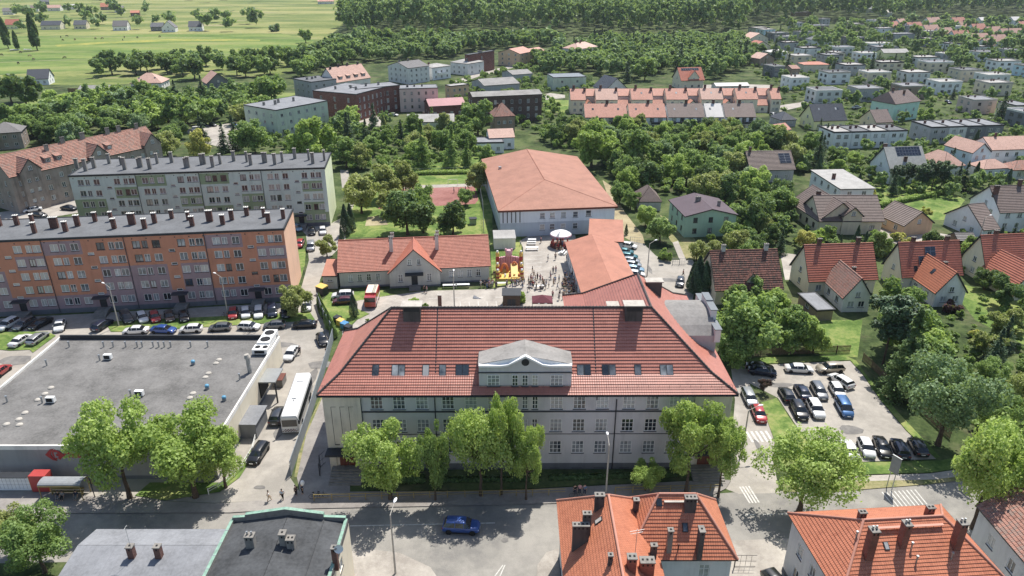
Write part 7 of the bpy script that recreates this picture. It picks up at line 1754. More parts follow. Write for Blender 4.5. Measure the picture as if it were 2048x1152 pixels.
for a in [(255, 641, 12, 18, V_, 'dark grey', 'dark grey minivan, leftmost of the upper row by the lamp post'), (286, 640, 9, 18, H_, 'white', 'small white hatchback between dark minivan and red hatchback'), (311, 639, 7, 18, H_, 'red', 'bright red hatchback in the left group of the upper row'), (340, 638, 5, 18, H_, 'brown', 'dark brown hatchback between the red and the black car'), (369, 637, 3, 18, S_, 'black', 'black sedan, last of the left group in the upper row'),
          (467, 632, -2, 18, H_, 'red', 'dark red hatchback next to the second lamp post'), (492, 631, 1, 18, H_, 'white', 'white hatchback right of the dark red one, upper row'), (518, 630, -1, 18, E_, 'white', 'white estate car between white hatchback and navy minivan'), (545, 628, 1, 18, V_, 'navy', 'navy minivan left of the tree at the row end'), (572, 630, 2, 18, H_, 'dark grey', 'dark grey hatchback under the olive tree'), (614, 616, -1, 14, S_, 'white', 'white sedan right of the olive tree'),
          (273, 666, -20, 1, S_, 'white', 'white sedan, leftmost of the lower row beside the market'), (328, 664.5, 20, 1, S_, 'blue', 'bright blue sedan in the lower row'), (383, 663, -20, 1, H_, 'white', 'white hatchback right of the blue sedan'), (441, 660, -20, 1, H_, 'grey', 'grey-green hatchback in the middle of the lower row'), (499, 658, 20, 1, H_, 'white', 'white hatchback with bicycles leaning beside it'), (550, 655.5, -20, 1, H_, 'grey', 'grey hatchback between the bicycles and the black car'), (610, 654, -20, 1, S_, 'black', 'black sedan, rightmost of the lower row by the fence'),
          (645, 685, 6, 14, H_, 'black', 'black hatchback parked against the grey fence'), (583, 712, -9, 14, S_, 'white', 'white sedan beside the loading dock'), (121, 656, -4, 14, S_, 'white', 'white sedan at the left end of the grass strip, facing the market'), (206, 655, 14, -9, E_, 'navy', 'navy estate car turning into the yard'), (18, 655, -14, 8, U_, 'white', 'white suv with roof load at the left edge'), (50, 653, -14, 8, E_, 'grey', 'grey estate car second from the left edge'), (82, 652, -14, 7, S_, 'black', 'black sedan third from the left edge'),
          (43, 686, 14, -9, S_, 'white', 'white sedan on the lower left lot below the grass'), (77, 682, 14, -10, E_, 'silver', 'silver estate car on the lower left lot beside the weeds'), (2, 748, 12, -9, H_, 'red', 'red hatchback cut by the left edge beside the market'), (624, 467, 0, 14, H_, 'black', 'black hatchback beside the white car at the green block corner'), (646, 466, 1, 14, H_, 'white', 'white hatchback at the corner of the green block'), (622, 498, -2, 14, V_, 'silver', 'silver minivan in the lane beside the orange block'), (600, 492, -6, 12, H_, 'red', 'red hatchback half hidden by the orange block corner'), (594, 460, 6, 4, H_, 'light blue', 'light blue car behind the corner of the orange block'),
          (556, 838, 7, -16, U_, 'dark grey', 'dark suv parked left of the long bus'), (517, 913, -12, 18, E_, 'black', 'black estate car by the white railing of the side street'), (686, 596, -16, 1, U_, 'white', 'white suv on the lawn behind the maroon car'), (686, 607, -16, 1, H_, 'maroon', 'maroon hatchback on the lawn beside the thuja'),
          (1597, 743, 18, 1, S_, 'white', 'white sedan at the top left of the car park'), (1659, 743, -18, 1, U_, 'beige', 'beige suv at the top of the car park'), (1681, 767, -14, -9, E_, 'white', 'white estate car parked slanted at the top right'), (1572, 795, -9, -15, H_, 'dark grey', 'dark grey hatchback at the left of the middle row'), (1604, 790, -9, -15, S_, 'navy', 'navy sedan second in the middle row'), (1637, 788, 9, 15, E_, 'grey', 'grey estate car third in the middle row'), (1673, 787, 9, 15, H_, 'white', 'pale hatchback fourth in the middle row'),
          (1597, 828, 8, 15, U_, 'black', 'black suv left of the white suv'), (1630, 825, 9, 16, U_, 'white', 'white suv in the lower middle of the car park'), (1687, 822, 9, 16, V_, 'steel blue', 'bright blue minivan standing alone in the car park'), (1519, 740, 16, 2, S_, 'black', 'black sedan at the dark corner of the side road'), (1524, 748, 16, 2, S_, 'navy', 'navy sedan close in front of the black sedan'), (1498, 801, 7, 15, E_, 'silver', 'silver estate car at the right corner of the school'), (1517, 834, 6, 14, H_, 'red', 'red hatchback on the side road right of the school'),
          (1697, 905, -7, -15, S_, 'white', 'white sedan, leftmost of the bottom row of the car park'), (1731, 902, 7, 15, H_, 'white', 'white hatchback, second of the bottom row of the car park'), (1763, 901, 7, 15, S_, 'black', 'black sedan, third of the bottom row of the car park'), (1798, 903, -7, -15, E_, 'navy', 'navy estate car, fourth of the bottom row behind the sign'), (1834, 900, -8, -13, H_, 'dark grey', 'dark grey hatchback in the shade at the end of the bottom row'),
          (1257, 496, 12, 2, H_, 'white', 'white hatchback at the far end of the row by the link roof'), (1250, 508, 12, 1, H_, 'teal', 'teal hatchback second in the row by the link roof'), (1256, 517, 12, 1, E_, 'teal', 'teal estate car third in the row by the link roof'), (1262, 526, 12, 1, H_, 'silver', 'silver hatchback fourth in the row by the link roof'), (1265, 534, 12, 1, H_, 'silver', 'silver hatchback fifth in the row by the link roof'), (1268, 543, 12, 1, E_, 'light blue', 'light blue estate car sixth in the row by the link roof'), (1271, 553, 12, 1, H_, 'white', 'white hatchback nearest the school in the row by the link roof'),
          (1360, 569, -2, 12, H_, 'dark grey', 'dark grey hatchback alone in the lane behind the school'), (923, 1060, 20, 1, U_, 'blue', 'bright blue suv driving along the main street'), (1556, 1180, 10, 12, E_, 'black', 'black estate car cut by the bottom edge beside the grey wall'),
          (66, 423, -12, 2, S_, 'white', 'white sedan in the yard of the old tenement row'), (81, 434, 12, 2, H_, 'black', 'black hatchback in the yard of the old tenement row'), (139, 420, 12, 1, S_, 'black', 'black sedan behind the left end of the green block'), (748, 243, 12, 2, E_, 'black', 'black estate car in front of the red brick tenement'), (787, 232, 12, 1, S_, 'white', 'white sedan beside the pinkish tenement'), (967, 307, 12, 1, S_, 'white', 'white sedan behind the sports hall by the annexe'),
          (396, 261, 12, -1, V_, 'white', 'white minivan in the small lot above the green block'), (410, 253, 10, 3, S_, 'navy', 'navy sedan in the small lot above the green block'), (426, 252, 10, 3, S_, 'black', 'black sedan in the small lot above the green block'), (470, 252, 10, 3, H_, 'blue', 'blue hatchback in the small lot above the green block'), (1713, 217, 12, -1, S_, 'white', 'white sedan beside the teal house'), (1748, 216, 12, -1, H_, 'maroon', 'maroon hatchback beside the teal house'), (1546, 232, 9, 3, H_, 'silver', 'silver hatchback right of the terraces'), (1896, 207, 10, 4, E_, 'navy', 'navy estate car between cube houses right of the teal house'), (1860, 184, 9, 3, V_, 'white', 'white minivan between the cube houses')]:
    z = math.hypot(G(a[0], a[1]).y, CAM_H)
    car(*a, parts=2 if z < 200 else 1 if z < 300 else 1)
# the long coach
def coach():
    r, f = G(614, 770), G(578, 882)
    d = f - r; rz = math.atan2(d.y, d.x); c = (r + f) / 2
    o = empty('coach', (c.x, c.y, .02), rz); tag(o, 'long white coach with checkered front parked beside the grey fence', 'bus')
    L2, w, h = 6.0, 1.27, 3.2
    b = MB()
    prof = [(-w, .35), (w, .35), (w, 1.3), (w, 2.6), (w - .06, 2.95), (w - .25, h), (-w + .25, h), (-w + .06, 2.95), (-w, 2.6), (-w, 1.3)]
    xs = [(-L2, .97, 0), (-L2 + .15, 1, 0), (L2 - .5, 1, 0), (L2 - .1, .97, -.1), (L2, .93, -.35)]
    R_ = [[(x, y * s, z + (dz if z > 2 else 0)) for y, z in prof] for x, s, dz in xs]
    for i in range(len(R_) - 1):
        for j in range(10): b.poly([R_[i][j], R_[i][(j + 1) % 10], R_[i + 1][(j + 1) % 10], R_[i + 1][j]], 1 if j in (2, 8) and i == 1 else 0, smooth=False)
    b.poly(R_[0][::-1]); b.poly(R_[-1])
    b.box(-2.2, -.35, h, 1.5, .35, h + .16, 0); b.box(-4.6, -.5, h, -3.4, .5, h + .1, 0)
    b.box(1.8, -.05, h, 2.2, .05, h + .05, 2)
    link('body', b.mesh('body', [PAINT['white'], M['carglass'], M['dark']]), o)
    g = MB(); x = L2 + .012
    g.poly([(x, -w * .86, 1.35), (x, w * .86, 1.35), (x, w * .84, 2.5), (x, -w * .84, 2.5)]); g.poly([(-L2 - .01, w * .8, 1.7), (-L2 - .01, -w * .8, 1.7), (-L2 - .01, -w * .8, 2.6), (-L2 - .01, w * .8, 2.6)])
    link('window', g.mesh('window', M['carglass']), o)
    k = MB()
    for i in range(12):
        for j in range(3):
            if (i + j) % 2 == 0: y0 = -w * .9 + i * w * 1.8 / 12; k.poly([(L2 + .014, y0, .5 + j * .15), (L2 + .014, y0 + w * .15, .5 + j * .15), (L2 + .014, y0 + w * .15, .65 + j * .15), (L2 + .014, y0, .65 + j * .15)])
    link('checker_stripe', k.mesh('checker_stripe', PAINT['maroon']), o)
    for i in range(7):
        for s in (-1, 1):
            d_ = MB(); y = s * (w + .004); d_.box(-L2 + .9 + i * 1.55, y - .004, 1.3, -L2 + .96 + i * 1.55, y + .004, 2.62); link('window_post', d_.mesh('window_post', M['dark']), o)
    wm = car_proto('suv')[4]
    for x in (-3.6, -2.5, 3.6):
        for s in (-1, 1): wo = link('wheel', wm, o, (x, s * (w - .1), .48), math.pi if s > 0 else 0); wo.scale = (1.3, 1.3, 1.3)
    for s in (-1, 1):
        m = MB(); m.tube((L2 - .1, s * 1.1, 2.7), (L2 + .35, s * 1.45, 2.6), .03, .03, 6); m.box(L2 + .25, s * 1.45 - .12, 2.0, L2 + .4, s * 1.45 + .12, 2.6); link('mirror', m.mesh('mirror', M['dark']), o)
        hl = link('headlight', car_proto('suv')[7], o, (L2, s * .95, .85))
coach()
def fire_truck():
    p, q = G(745, 606), G(741, 618); d = q - p; o = empty('fire_engine', (p.x, p.y, .03), math.atan2(d.y, d.x)); tag(o, 'small red and white fire engine parked behind the left school chimney', 'fire engine')
    b = MB(); b.box(-2.9, -1.15, .5, 1.2, 1.15, 2.7, 0); b.box(1.25, -1.1, .5, 2.9, 1.1, 1.5, 0); b.prism([(1.25, -1.1), (2.75, -1.1), (2.75, 1.1), (1.25, 1.1)], 1.5, 2.45, 0); link('body', b.mesh('body', PAINT['red']), o)
    g = MB(); g.box(2.751, -1.0, 1.5, 2.77, 1.0, 2.3); g.box(1.4, -1.115, 1.55, 2.5, -1.101, 2.3); g.box(1.4, 1.101, 1.55, 2.5, 1.115, 2.3); link('window', g.mesh('window', M['carglass']), o)
    t = MB(); t.box(-2.8, -1.0, 2.7, 1.1, 1.0, 2.8); link('roof_deck', t.mesh('roof_deck', M['w_cream']), o)
    l = MB(); l.box(-2.7, .3, 2.95, 1.6, .35, 3.05); l.box(-2.7, .75, 2.95, 1.6, .8, 3.05); [l.box(-2.6 + i * .4, .35, 2.97, -2.55 + i * .4, .75, 3.02) for i in range(11)]; link('ladder', l.mesh('ladder', M['steel']), o)
    wm = car_proto('suv')[4]
    for x in (-1.8, 1.9):
        for s in (-1, 1): wo = link('wheel', wm, o, (x, s * 1.0, .46), math.pi if s > 0 else 0); wo.scale = (1.25, 1.25, 1.25)
    s = MB(); s.box(-2.9, -1.165, .9, 2.6, -1.151, 1.2); s.box(-2.9, 1.151, .9, 2.6, 1.165, 1.2); link('stripe', s.mesh('stripe', M['white']), o)
fire_truck()
def caravan(px, py, label):
    p = G(px, py); o = empty('caravan', (p.x, p.y, 0), .1); tag(o, label, 'caravan')
    b = MB(); pts = [(-2.4, .5), (2.2, .5), (2.4, 1.2), (2.0, 2.5), (-2.1, 2.6), (-2.4, 1.6)]
    b.poly([(x, -1.1, z) for x, z in pts]); b.poly([(x, 1.1, z) for x, z in pts[::-1]])
    for (x, z), (x2, z2) in zip(pts, pts[1:] + pts[:1]): b.poly([(x, 1.1, z), (x2, 1.1, z2), (x2, -1.1, z2), (x, -1.1, z)])
    link('body', b.mesh('body', PAINT['white']), o); g = MB(); g.box(-1.6, -1.12, 1.4, -.6, -1.101, 2.0); g.box(.3, -1.12, 1.4, 1.3, -1.101, 2.0); link('window', g.mesh('window', M['carglass']), o)
    wo = link('wheel', car_proto('suv')[4], o, (0, -1.05, .37)); wo = link('wheel', car_proto('suv')[4], o, (0, 1.05, .37), math.pi)
caravan(1683, 162, 'white touring caravan right of the dark red gabled house')
# ------------------------------------------------------------------ people
CLOTH = {k: plain('cloth_' + k.replace(' ', '_'), c, .85, var=.08, scale=6) for k, c in [('white', '#d9d7d2'), ('black', '#1d1e21'), ('navy', '#273149'), ('grey', '#7c7e82'), ('red', '#a52f2c'), ('blue', '#4a6c9a'), ('light blue', '#9db8cf'), ('pink', '#c98d94'), ('green', '#4f6a4c'), ('beige', '#b6a387'), ('yellow', '#c9b054'), ('maroon', '#6a2c38')]}
SKIN = plain('skin', '#c49a80', .6, var=.05); HAIR = {'dark': plain('dark_hair', '#2a221d', .7), 'fair': plain('fair_hair', '#9a7b52', .7)}
def skin_mesh(name, verts, edges, radii, root=0):
    me = bpy.data.meshes.new(name); me.from_pydata(verts, edges, [])
    o = bpy.data.objects.new(name, me); COL.objects.link(o)
    o.modifiers.new('s', 'SKIN'); me.skin_vertices[0].data[root].use_root = True
    for i, r in enumerate(radii): me.skin_vertices[0].data[i].radius = (r, r) if not hasattr(r, '__len__') else r
    sb = o.modifiers.new('d', 'SUBSURF'); sb.levels = 1; sb.render_levels = 1
    dg = bpy.context.evaluated_depsgraph_get(); m2 = bpy.data.meshes.new_from_object(o.evaluated_get(dg))
    bpy.data.objects.remove(o); m2.name = name
    for p in m2.polygons: p.use_smooth = True
    m2.materials.clear(); return m2
def person_meshes(pose):
    # joints: x forward, y left
    st = {'stand': (0, 0, .05, -.05, 0), 'walk': (.28, -.26, -.2, .24, 0), 'talk': (.05, -.04, .25, .3, .35), 'sit': (0, 0, .2, .2, .1)}[pose]
    sit = pose == 'sit'
    hz = .50 if sit else .93
    V, E, Rr = [], [], []
    def v(p, r, par=None):
        V.append(p); Rr.append(r)
        if par is not None: E.append((par, len(V) - 1))
        return len(V) - 1
    pel = v((0, 0, hz), (.13, .15)); wa = v((0, 0, hz + .16), (.105, .13), pel); ch = v((0, 0, hz + .38), (.12, .165), wa); nk = v((0, 0, hz + .54), .055, ch)
    hb = v((.01, 0, hz + .62), .07, nk); hd = v((.02, 0, hz + .71), (.095, .082), hb); v((.01, 0, hz + .79), .05, hd)
    v((.105, 0, hz + .69), .018, hd)                                   # nose
    legs = []
    for s, a in ((1, st[0]), (-1, st[1])):
        hp = v((0, s * .09, hz - .06), .085, pel)
        if sit: kn = v((.42, s * .12, hz - .02), .062, hp); an = v((.42, s * .12, .09), .042, kn); tip = (.58, s * .12, .04)
        else: kn = v((a * .55 + .02, s * .1, hz - .47), .06, hp); an = v((a, s * .1, .09 + (.06 if a < 0 else 0)), .04, kn); tip = (a + .15, s * .11, .04)
        v(tip, .035, an)
    arms = []
    for s, a, b in ((1, st[2], st[4]), (-1, st[3], st[4])):
        sh = v((0, s * .2, hz + .46), .055, ch); el = v((a * .45, s * .25, hz + .2), .042, sh); wr = v((a + b * .3, s * .24, hz - .02 + b * .5), .03, el)
        ha = v((a * 1.15 + b * .4, s * .24, hz - .1 + b * .6), .034, wr)
        for k in range(4): v((a * 1.2 + b * .5 + .02 * k - .03, s * .24, hz - .19 + b * .62 + .006 * abs(k - 1)), .011, ha)
        v((a * 1.15 + .05 + b * .4, s * .22, hz - .13 + b * .6), .012, ha)
    body = skin_mesh('body', V, E, Rr); body.materials.append(SKIN)
    # shirt
    V, E, Rr = [], [], []
    pel = v((0, 0, hz + .02), (.135, .165)); wa = v((0, 0, hz + .16), (.125, .155), pel); ch = v((0, 0, hz + .38), (.14, .185), wa); v((0, 0, hz + .49), (.07, .09), ch)
    for s, a, b in ((1, st[2], st[4]), (-1, st[3], st[4])):
        sh = v((0, s * .2, hz + .45), .075, ch); v((a * .42, s * .25, hz + .22), .062, sh)
    shirt = skin_mesh('shirt', V, E, Rr); shirt.materials.append(CLOTH['white'])
    V, E, Rr = [], [], []
    pel = v((0, 0, hz + .02), (.14, .165))
    for s, a in ((1, st[0]), (-1, st[1])):
        hp = v((0, s * .09, hz - .06), .1, pel)
        if sit: kn = v((.42, s * .12, hz - .02), .078, hp); v((.42, s * .12, .16), .06, kn)
        else: kn = v((a * .55 + .02, s * .1, hz - .47), .076, hp); v((a, s * .1, .15 + (.06 if a < 0 else 0)), .058, kn)
    trou = skin_mesh('trousers', V, E, Rr); trou.materials.append(CLOTH['navy'])
    hm = MB(); hm.lathe([(.0, .115), (.05, .105), (.092, .06), (.1, 0), (.085, -.06)], 12, 0, (-.012, 0)); hair = hm.mesh('hair', HAIR['dark'], (0, 0, hz + .73))
    return body, shirt, trou, hair
_pm = {}
PEOPLE = []
def person(px, py, pose, shirt, trou, ang=None, label=None, hair='dark', z=.03, h=1.0):
    if pose not in _pm: _pm[pose] = person_meshes(pose)
    b, s, t, hm = _pm[pose]
    p = G(px, py); rs = random.Random(int(px * 7 + py * 13))
    rz = rs.uniform(0, 6.28) if ang is None else ang
    o = link('person', b, None, (p.x, p.y, z), rz, (h, h, h)); o['category'] = 'person'
    for nm, m, mt in (('shirt', s, CLOTH[shirt]), ('trousers', t, CLOTH[trou]), ('hair', hm, HAIR[hair])):
        c = link(nm, m, o); c.material_slots[0].link = 'OBJECT'; c.material_slots[0].material = mt
    dd = {'stand': 'standing', 'walk': 'walking', 'talk': 'with raised hands', 'sit': 'sitting'}[pose]
    PEOPLE.append((o, p.x, p.y, label, f'person {dd} in a {shirt} top'))
    return o
rp = random.Random(11)
crowd = [(870, 590), (965, 575), (1030, 480), (1060, 490), (980, 470), (1110, 590), (670, 745), (735, 830), (770, 850), (650, 850), (690, 800), (710, 860), (900, 790), (935, 750), (970, 740), (905, 830), (1010, 860), (960, 870), (880, 930), (990, 950), (1050, 940), (930, 1060), (940, 900), (1140, 1010), (1160, 1050),
         (1180, 1060), (1235, 990), (1060, 1080), (1010, 1090), (1080, 1080), (640, 920), (680, 930), (720, 960), (770, 970), (840, 950), (810, 920), (790, 970), (1090, 900), (1110, 960), (200, 930), (120, 930), (90, 940), (150, 910), (350, 920), (400, 900), (440, 905), (490, 895), (540, 890), (565, 880), (180, 800), (990, 400), (940, 365), (1055, 400), (520, 390), (780, 360), (1110, 865), (1000, 360), (1130, 930), (1100, 1040), (1020, 1040), (620, 880), (660, 880), (470, 905), (515, 880), (415, 930), (1170, 960), (1200, 1020), (60, 925), (10, 930)]
crowd += [(rp.uniform(1060, 1230), rp.uniform(800, 1090)) for _ in range(30)] + [(rp.uniform(60, 560), rp.uniform(895, 945)) for _ in range(12)] + [(rp.uniform(600, 860), rp.uniform(830, 980)) for _ in range(10)]
for x, y in crowd:
    person(960 + x / 6.4, 430 + y / 6.4, rp.choice(('stand', 'stand', 'walk', 'talk')), rp.choice(('white', 'white', 'black', 'navy', 'grey', 'red', 'light blue', 'pink', 'blue', 'beige', 'green')), rp.choice(('black', 'navy', 'grey', 'beige', 'blue')), hair=rp.choice(('dark', 'fair')), h=rp.choice((1, 1.02, .96, .8)))
for px, py, pose, s, t, lab in [(539, 1003, 'walk', 'white', 'beige', 'person in a white shirt walking across the side street mouth'), (566, 1000, 'walk', 'light blue', 'black', 'person in a light blue shirt walking beside the shadow edge'), (593, 992, 'stand', 'black', 'black', 'person in black standing in the shade of the school gate'), (606, 990, 'stand', 'navy', 'black', 'person in navy with a white balloon by the school gate'),
                                (1150, 992, 'stand', 'black', 'navy', 'person in black with a bicycle at the yellow railing'), (1159, 990, 'stand', 'pink', 'navy', 'person in pink at the yellow railing in front of the school'), (1169, 991, 'stand', 'blue', 'navy', 'person in blue at the yellow railing in front of the school'), (908, 386, 'stand', 'blue', 'navy', 'person in blue on the red sports court'), (918, 388, 'walk', 'black', 'navy', 'person in black on the red sports court'), (931, 384, 'stand', 'white', 'grey', 'person in white on the red sports court'),
                                (1366, 553, 'walk', 'red', 'black', 'person in red walking in the lane behind the school'), (119, 999, 'sit', 'black', 'grey', 'person in black sitting on the bus stop bench'), (128, 999, 'sit', 'grey', 'black', 'person in grey sitting on the bus stop bench'), (155, 998, 'sit', 'navy', 'grey', 'person in navy sitting at the right of the bus stop bench'), (849, 585, 'stand', 'black', 'black', 'person in black beside the hall door'), (854, 586, 'stand', 'pink', 'grey', 'child in pink beside the hall door'),
                                (600, 709, 'stand', 'navy', 'black', None), (654, 711, 'stand', 'black', 'black', 'person in black leaning near the grey fence')]:
    person(px, py, pose, s, t, label=lab, z=.13 if py > 985 and px > 600 and px < 1400 or pose == 'sit' else .03, ang=-math.pi / 2 if pose == 'sit' else None)
# ------------------------------------------------------------------ street furniture
def lamp(px, py, h, ang, label, arm=1.6, name='street_lamp', foot=.02):
    p = G(px, py); o = empty(name, (p.x, p.y, foot), ang); tag(o, label, 'street lamp', 'street lamps')
    b = MB(); b.tube((0, 0, 0), (0, 0, h), .13, .08, 8); b.tube((0, 0, h), (arm, 0, h + .5), .05, .04, 6); link('pole', b.mesh('pole', M['conc']), o)
    l = MB(); l.lathe([(0, .1), (.14, .08), (.2, .0), (.16, -.06), (0, -.08)], 12, 0); lm = l.mesh('lamp_head', M['w_white']); lo = link('lamp_head', lm, o, (arm + .2, 0, h + .5)); lo.scale = (2.2, .9, 1)
for a in [(238, 652, 8, 2.6, 'concrete street lamp left of the parked upper row'), (456, 630, 8, 2.6, 'concrete street lamp between the two groups of the upper row'), (791, 1148, 8.5, 1.4, 'tall concrete street lamp at the corner of the side street mouth'), (1294, 552, 7.5, .6, 'street lamp in the lane behind the school'), (909, 617, 7, 1.6, 'thin lamp mast in the courtyard behind the school'), (1952, 500, 8, .4, 'street lamp between the villa and the red-roofed houses'), (1484, 905, 7, .3, 'street lamp at the right corner of the school'), (1212, 985, 7.5, 1.6, 'lamp at the school pavement behind the orange roof')]:
    lamp(*a)
def fence(name, pts, h, mat, label, cat='fence', post=2.5, kind='solid', base=.0, group=None, pmat=None):
    P = [G(x, y) for x, y in pts]; c = P[0].copy(); o = empty(name, (c.x, c.y, base)); tag(o, label, cat, group)
    pan, pos = MB(), MB(); pos.box(-.05, -.05, 0, .05, .05, h + .05); pme = pos.mesh('post', M[pmat] if pmat else (M[mat] if isinstance(mat, str) else mat))
    for a, b in zip(P[:-1], P[1:]):
        a, b = a - c, b - c; d = b - a; L_ = d.length; u = d / L_; n = Vector((-u.y, u.x, 0)) * .04
        def bar(z0, z1, w=1.0, s0=0.0, s1=None):
            A, B = a + u * s0, a + u * (L_ if s1 is None else s1)
            q = [A - n * w, B - n * w, B + n * w, A + n * w]; pan.prism([(v_.x, v_.y) for v_ in q], z0, z1)
        if kind == 'solid':
            bar(.05, h)
        elif kind == 'rail': bar(h - .08, h, .8); bar(h * .5, h * .5 + .06, .6)
        elif kind == 'picket':
            bar(h * .25, h * .25 + .08, .6); bar(h * .8, h * .8 + .08, .6)
            k = int(L_ / .22)
            for i in range(k): bar(.05, h, .5, i * L_ / k, i * L_ / k + .12)
        elif kind == 'mesh':
            bar(h - .05, h, .4); bar(.1, .15, .4); bar(h * .5, h * .5 + .04, .4)
            k = int(L_ / .5)
            for i in range(k): bar(.1, h, .25, i * L_ / k, i * L_ / k + .03)
        k = max(1, int(L_ / post))
        for i in range(k):
            q = a + u * (L_ * i / k); link('post', pme, o, (q.x, q.y, 0))
    link('panel', pan.mesh('panel', M[mat] if isinstance(mat, str) else mat), o)
    return o
M['fencegrey'] = plain('fence_grey', '#7d868c', .6, var=.08); M['yellow'] = plain('yellow_paint', '#94803f', .5, var=.1)
M['red'] = plain('red_plastic', '#b8322c', .45, var=.05); M['yel2'] = plain('inflatable_yellow', '#e3b93a', .5, var=.04); M['pinkp'] = plain('inflatable_pink', '#d99aa6', .5, var=.04); M['blueb'] = plain('bin_blue', '#3f8fc4', .5, var=.05); M['orangep'] = plain('inflatable_orange', '#d9762c', .5, var=.04)
fence('fence', [(636, 606), (648, 640), (668, 676), (660, 706), (642, 770), (617, 850), (583, 950)], 2.3, 'fencegrey', 'tall solid grey fence between the side street and the school', kind='solid')
fence('railing', [(629, 1003), (700, 1001), (860, 997), (1000, 994), (1130, 991)], 1.0, 'yellow', 'yellow tube railing along the kerb in front of the school, left stretch', 'railing', 2.0, 'rail', .12); fence('railing', [(1230, 988), (1300, 986), (1420, 983), (1440, 982)], 1.0, 'yellow', 'yellow tube railing along the kerb by the right school entrance', 'railing', 2.0, 'rail', .12)
fence('railing', [(418, 990), (452, 972), (486, 938), (506, 905), (512, 880)], .9, 'w_ltgrey', 'curved white railing around the corner tree by the supermarket', 'railing', 1.6, 'rail', .1)
fence('fence', [(1480, 715), (1560, 710), (1700, 705)], 1.5, 'wood', 'low dark wooden fence along the upper edge of the car park', kind='picket'); fence('fence', [(968, 472), (966, 420), (960, 390)], 2.5, 'fencegrey', 'tall wire mesh fence left of the sports hall', kind='mesh'); fence('fence', [(800, 350), (860, 349), (980, 344)], 2.0, 'fencegrey', 'wire mesh fence at the far side of the sports court', kind='mesh')
fence('fence', [(137, 185), (230, 186), (310, 184)], 2.2, 'wood', 'long dark wooden fence on the meadow behind the stable', kind='solid'); fence('gate', [(1345, 530), (1372, 530)], 1.6, 'fencegrey', 'metal garden gate on the path to the mint green house', 'gate', 1.5, 'mesh'); fence('gate', [(1260, 485), (1282, 487)], 1.5, 'fencegrey', 'metal gate across the dirt track beside the sports hall', 'gate', 1.5, 'mesh')
fence('gate', [(640, 952), (641, 935), (652, 925)], 2.0, 'dark', 'dark open metal gate at the left corner of the school', 'gate', 1.5, 'mesh'); fence('gate', [(583, 953), (590, 925)], 1.9, 'fencegrey', 'grey mesh gate leaf at the end of the grey fence', 'gate', 1.5, 'mesh'); fence('gate', [(1468, 1136), (1510, 1136)], 1.8, 'dark', 'black metal gate beside the orange L-shaped house', 'gate', 1.5, 'mesh', .12)
fence('fence', [(1725, 720), (1800, 790), (1900, 880)], 1.4, 'wood', 'dark fence in the tree shade right of the car park', kind='picket')
def simple(name, label, cat, loc, rz, parts, group=None):
    o = empty(name, loc, rz); tag(o, label, cat, group)
    for n_, mb, mt in parts: link(n_, mb.mesh(n_, mt), o)
    return o
def bx(*boxes):
    m = MB()
    for b in boxes: m.box(*b)
    return m
# bus stop
p = G(135, 992); roof = MB()
for i in range(8):
    a0, a1 = math.pi * i / 8, math.pi * (i + 1) / 8
    roof.poly([(-2.7, -.9 * math.cos(a0) - .1, 2.3 + .35 * math.sin(a0)), (2.7, -.9 * math.cos(a0) - .1, 2.3 + .35 * math.sin(a0)), (2.7, -.9 * math.cos(a1) - .1, 2.3 + .35 * math.sin(a1)), (-2.7, -.9 * math.cos(a1) - .1, 2.3 + .35 * math.sin(a1))][::-1])
simple('bus_shelter', 'yellow-framed bus shelter with curved grey roof in front of the supermarket', 'bus stop', (p.x, p.y, .12), .0, [('roof', roof, M['grey']), ('frame', bx((-2.7, -1.02, 2.1, 2.7, -.95, 2.3), (-2.7, .78, 2.1, 2.7, .85, 2.3), (-2.65, .75, 0, -2.57, .83, 2.1), (2.57, .75, 0, 2.65, .83, 2.1), (-2.65, -1., 0, -2.57, -.92, 2.1), (2.57, -1., 0, 2.65, -.92, 2.1)), M['yellow']), ('bench', bx((-2.1, .0, .42, 2.1, .42, .48), (-2.0, .1, 0, -1.9, .3, .42), (1.9, .1, 0, 2.0, .3, .42), (-2.1, .42, .6, 2.1, .46, .9)), M['yellow']), ('panel', bx((-2.5, .79, .3, 2.5, .81, 2.0)), M['grey'])])
p = G(190, 995); simple('bus_stop_sign', 'thin bus stop sign pole beside the shelter', 'sign', (p.x, p.y, .12), 0, [('pole', bx((-.04, -.04, 0, .04, .04, 2.8)), M['dark']), ('plate', bx((-.3, -.03, 2.1, .3, -.041 + .02, 2.75)), M['yellow'])])
p = G(35, 978); simple('parcel_locker', 'long white and red locker unit with yellow edges against the supermarket wall', 'locker', (p.x, p.y, .12), 0, [('cabinet', bx((-3.4, -.4, 0, 2.2, .4, 2.2)), M['w_white']), ('side', bx((2.45, -.7, 0, 4.6, .7, 2.5)), M['red']), ('edge', bx((-3.7, -.45, 0, -3.41, .45, 2.25), (2.201, -.45, 0, 2.449, .45, 2.25)), M['yel2']), ('door_gap', bx(*[(-3.3 + i * .5, -.41, .2, -3.27 + i * .5, -.401, 2.1) for i in range(11)], (-3.35, -.41, .9, 2.15, -.401, .93), (-3.35, -.41, 1.5, 2.15, -.401, 1.53)), M['grey']), ('canopy', bx((-3.5, -.8, 2.26, 2.3, .4, 2.34)), M['dark'])])
p = G(504, 858); simple('garden_shed', 'low flat grey shed leaning at the supermarket side wall', 'shed', (p.x, p.y, 0), -.02, [('wall', bx((-1.6, -2.3, 0, 1.6, 2.3, 2.4)), M['w_dkgrey']), ('roof', bx((-1.8, -2.5, 2.41, 1.8, 2.5, 2.52)), M['felt_lt'])])
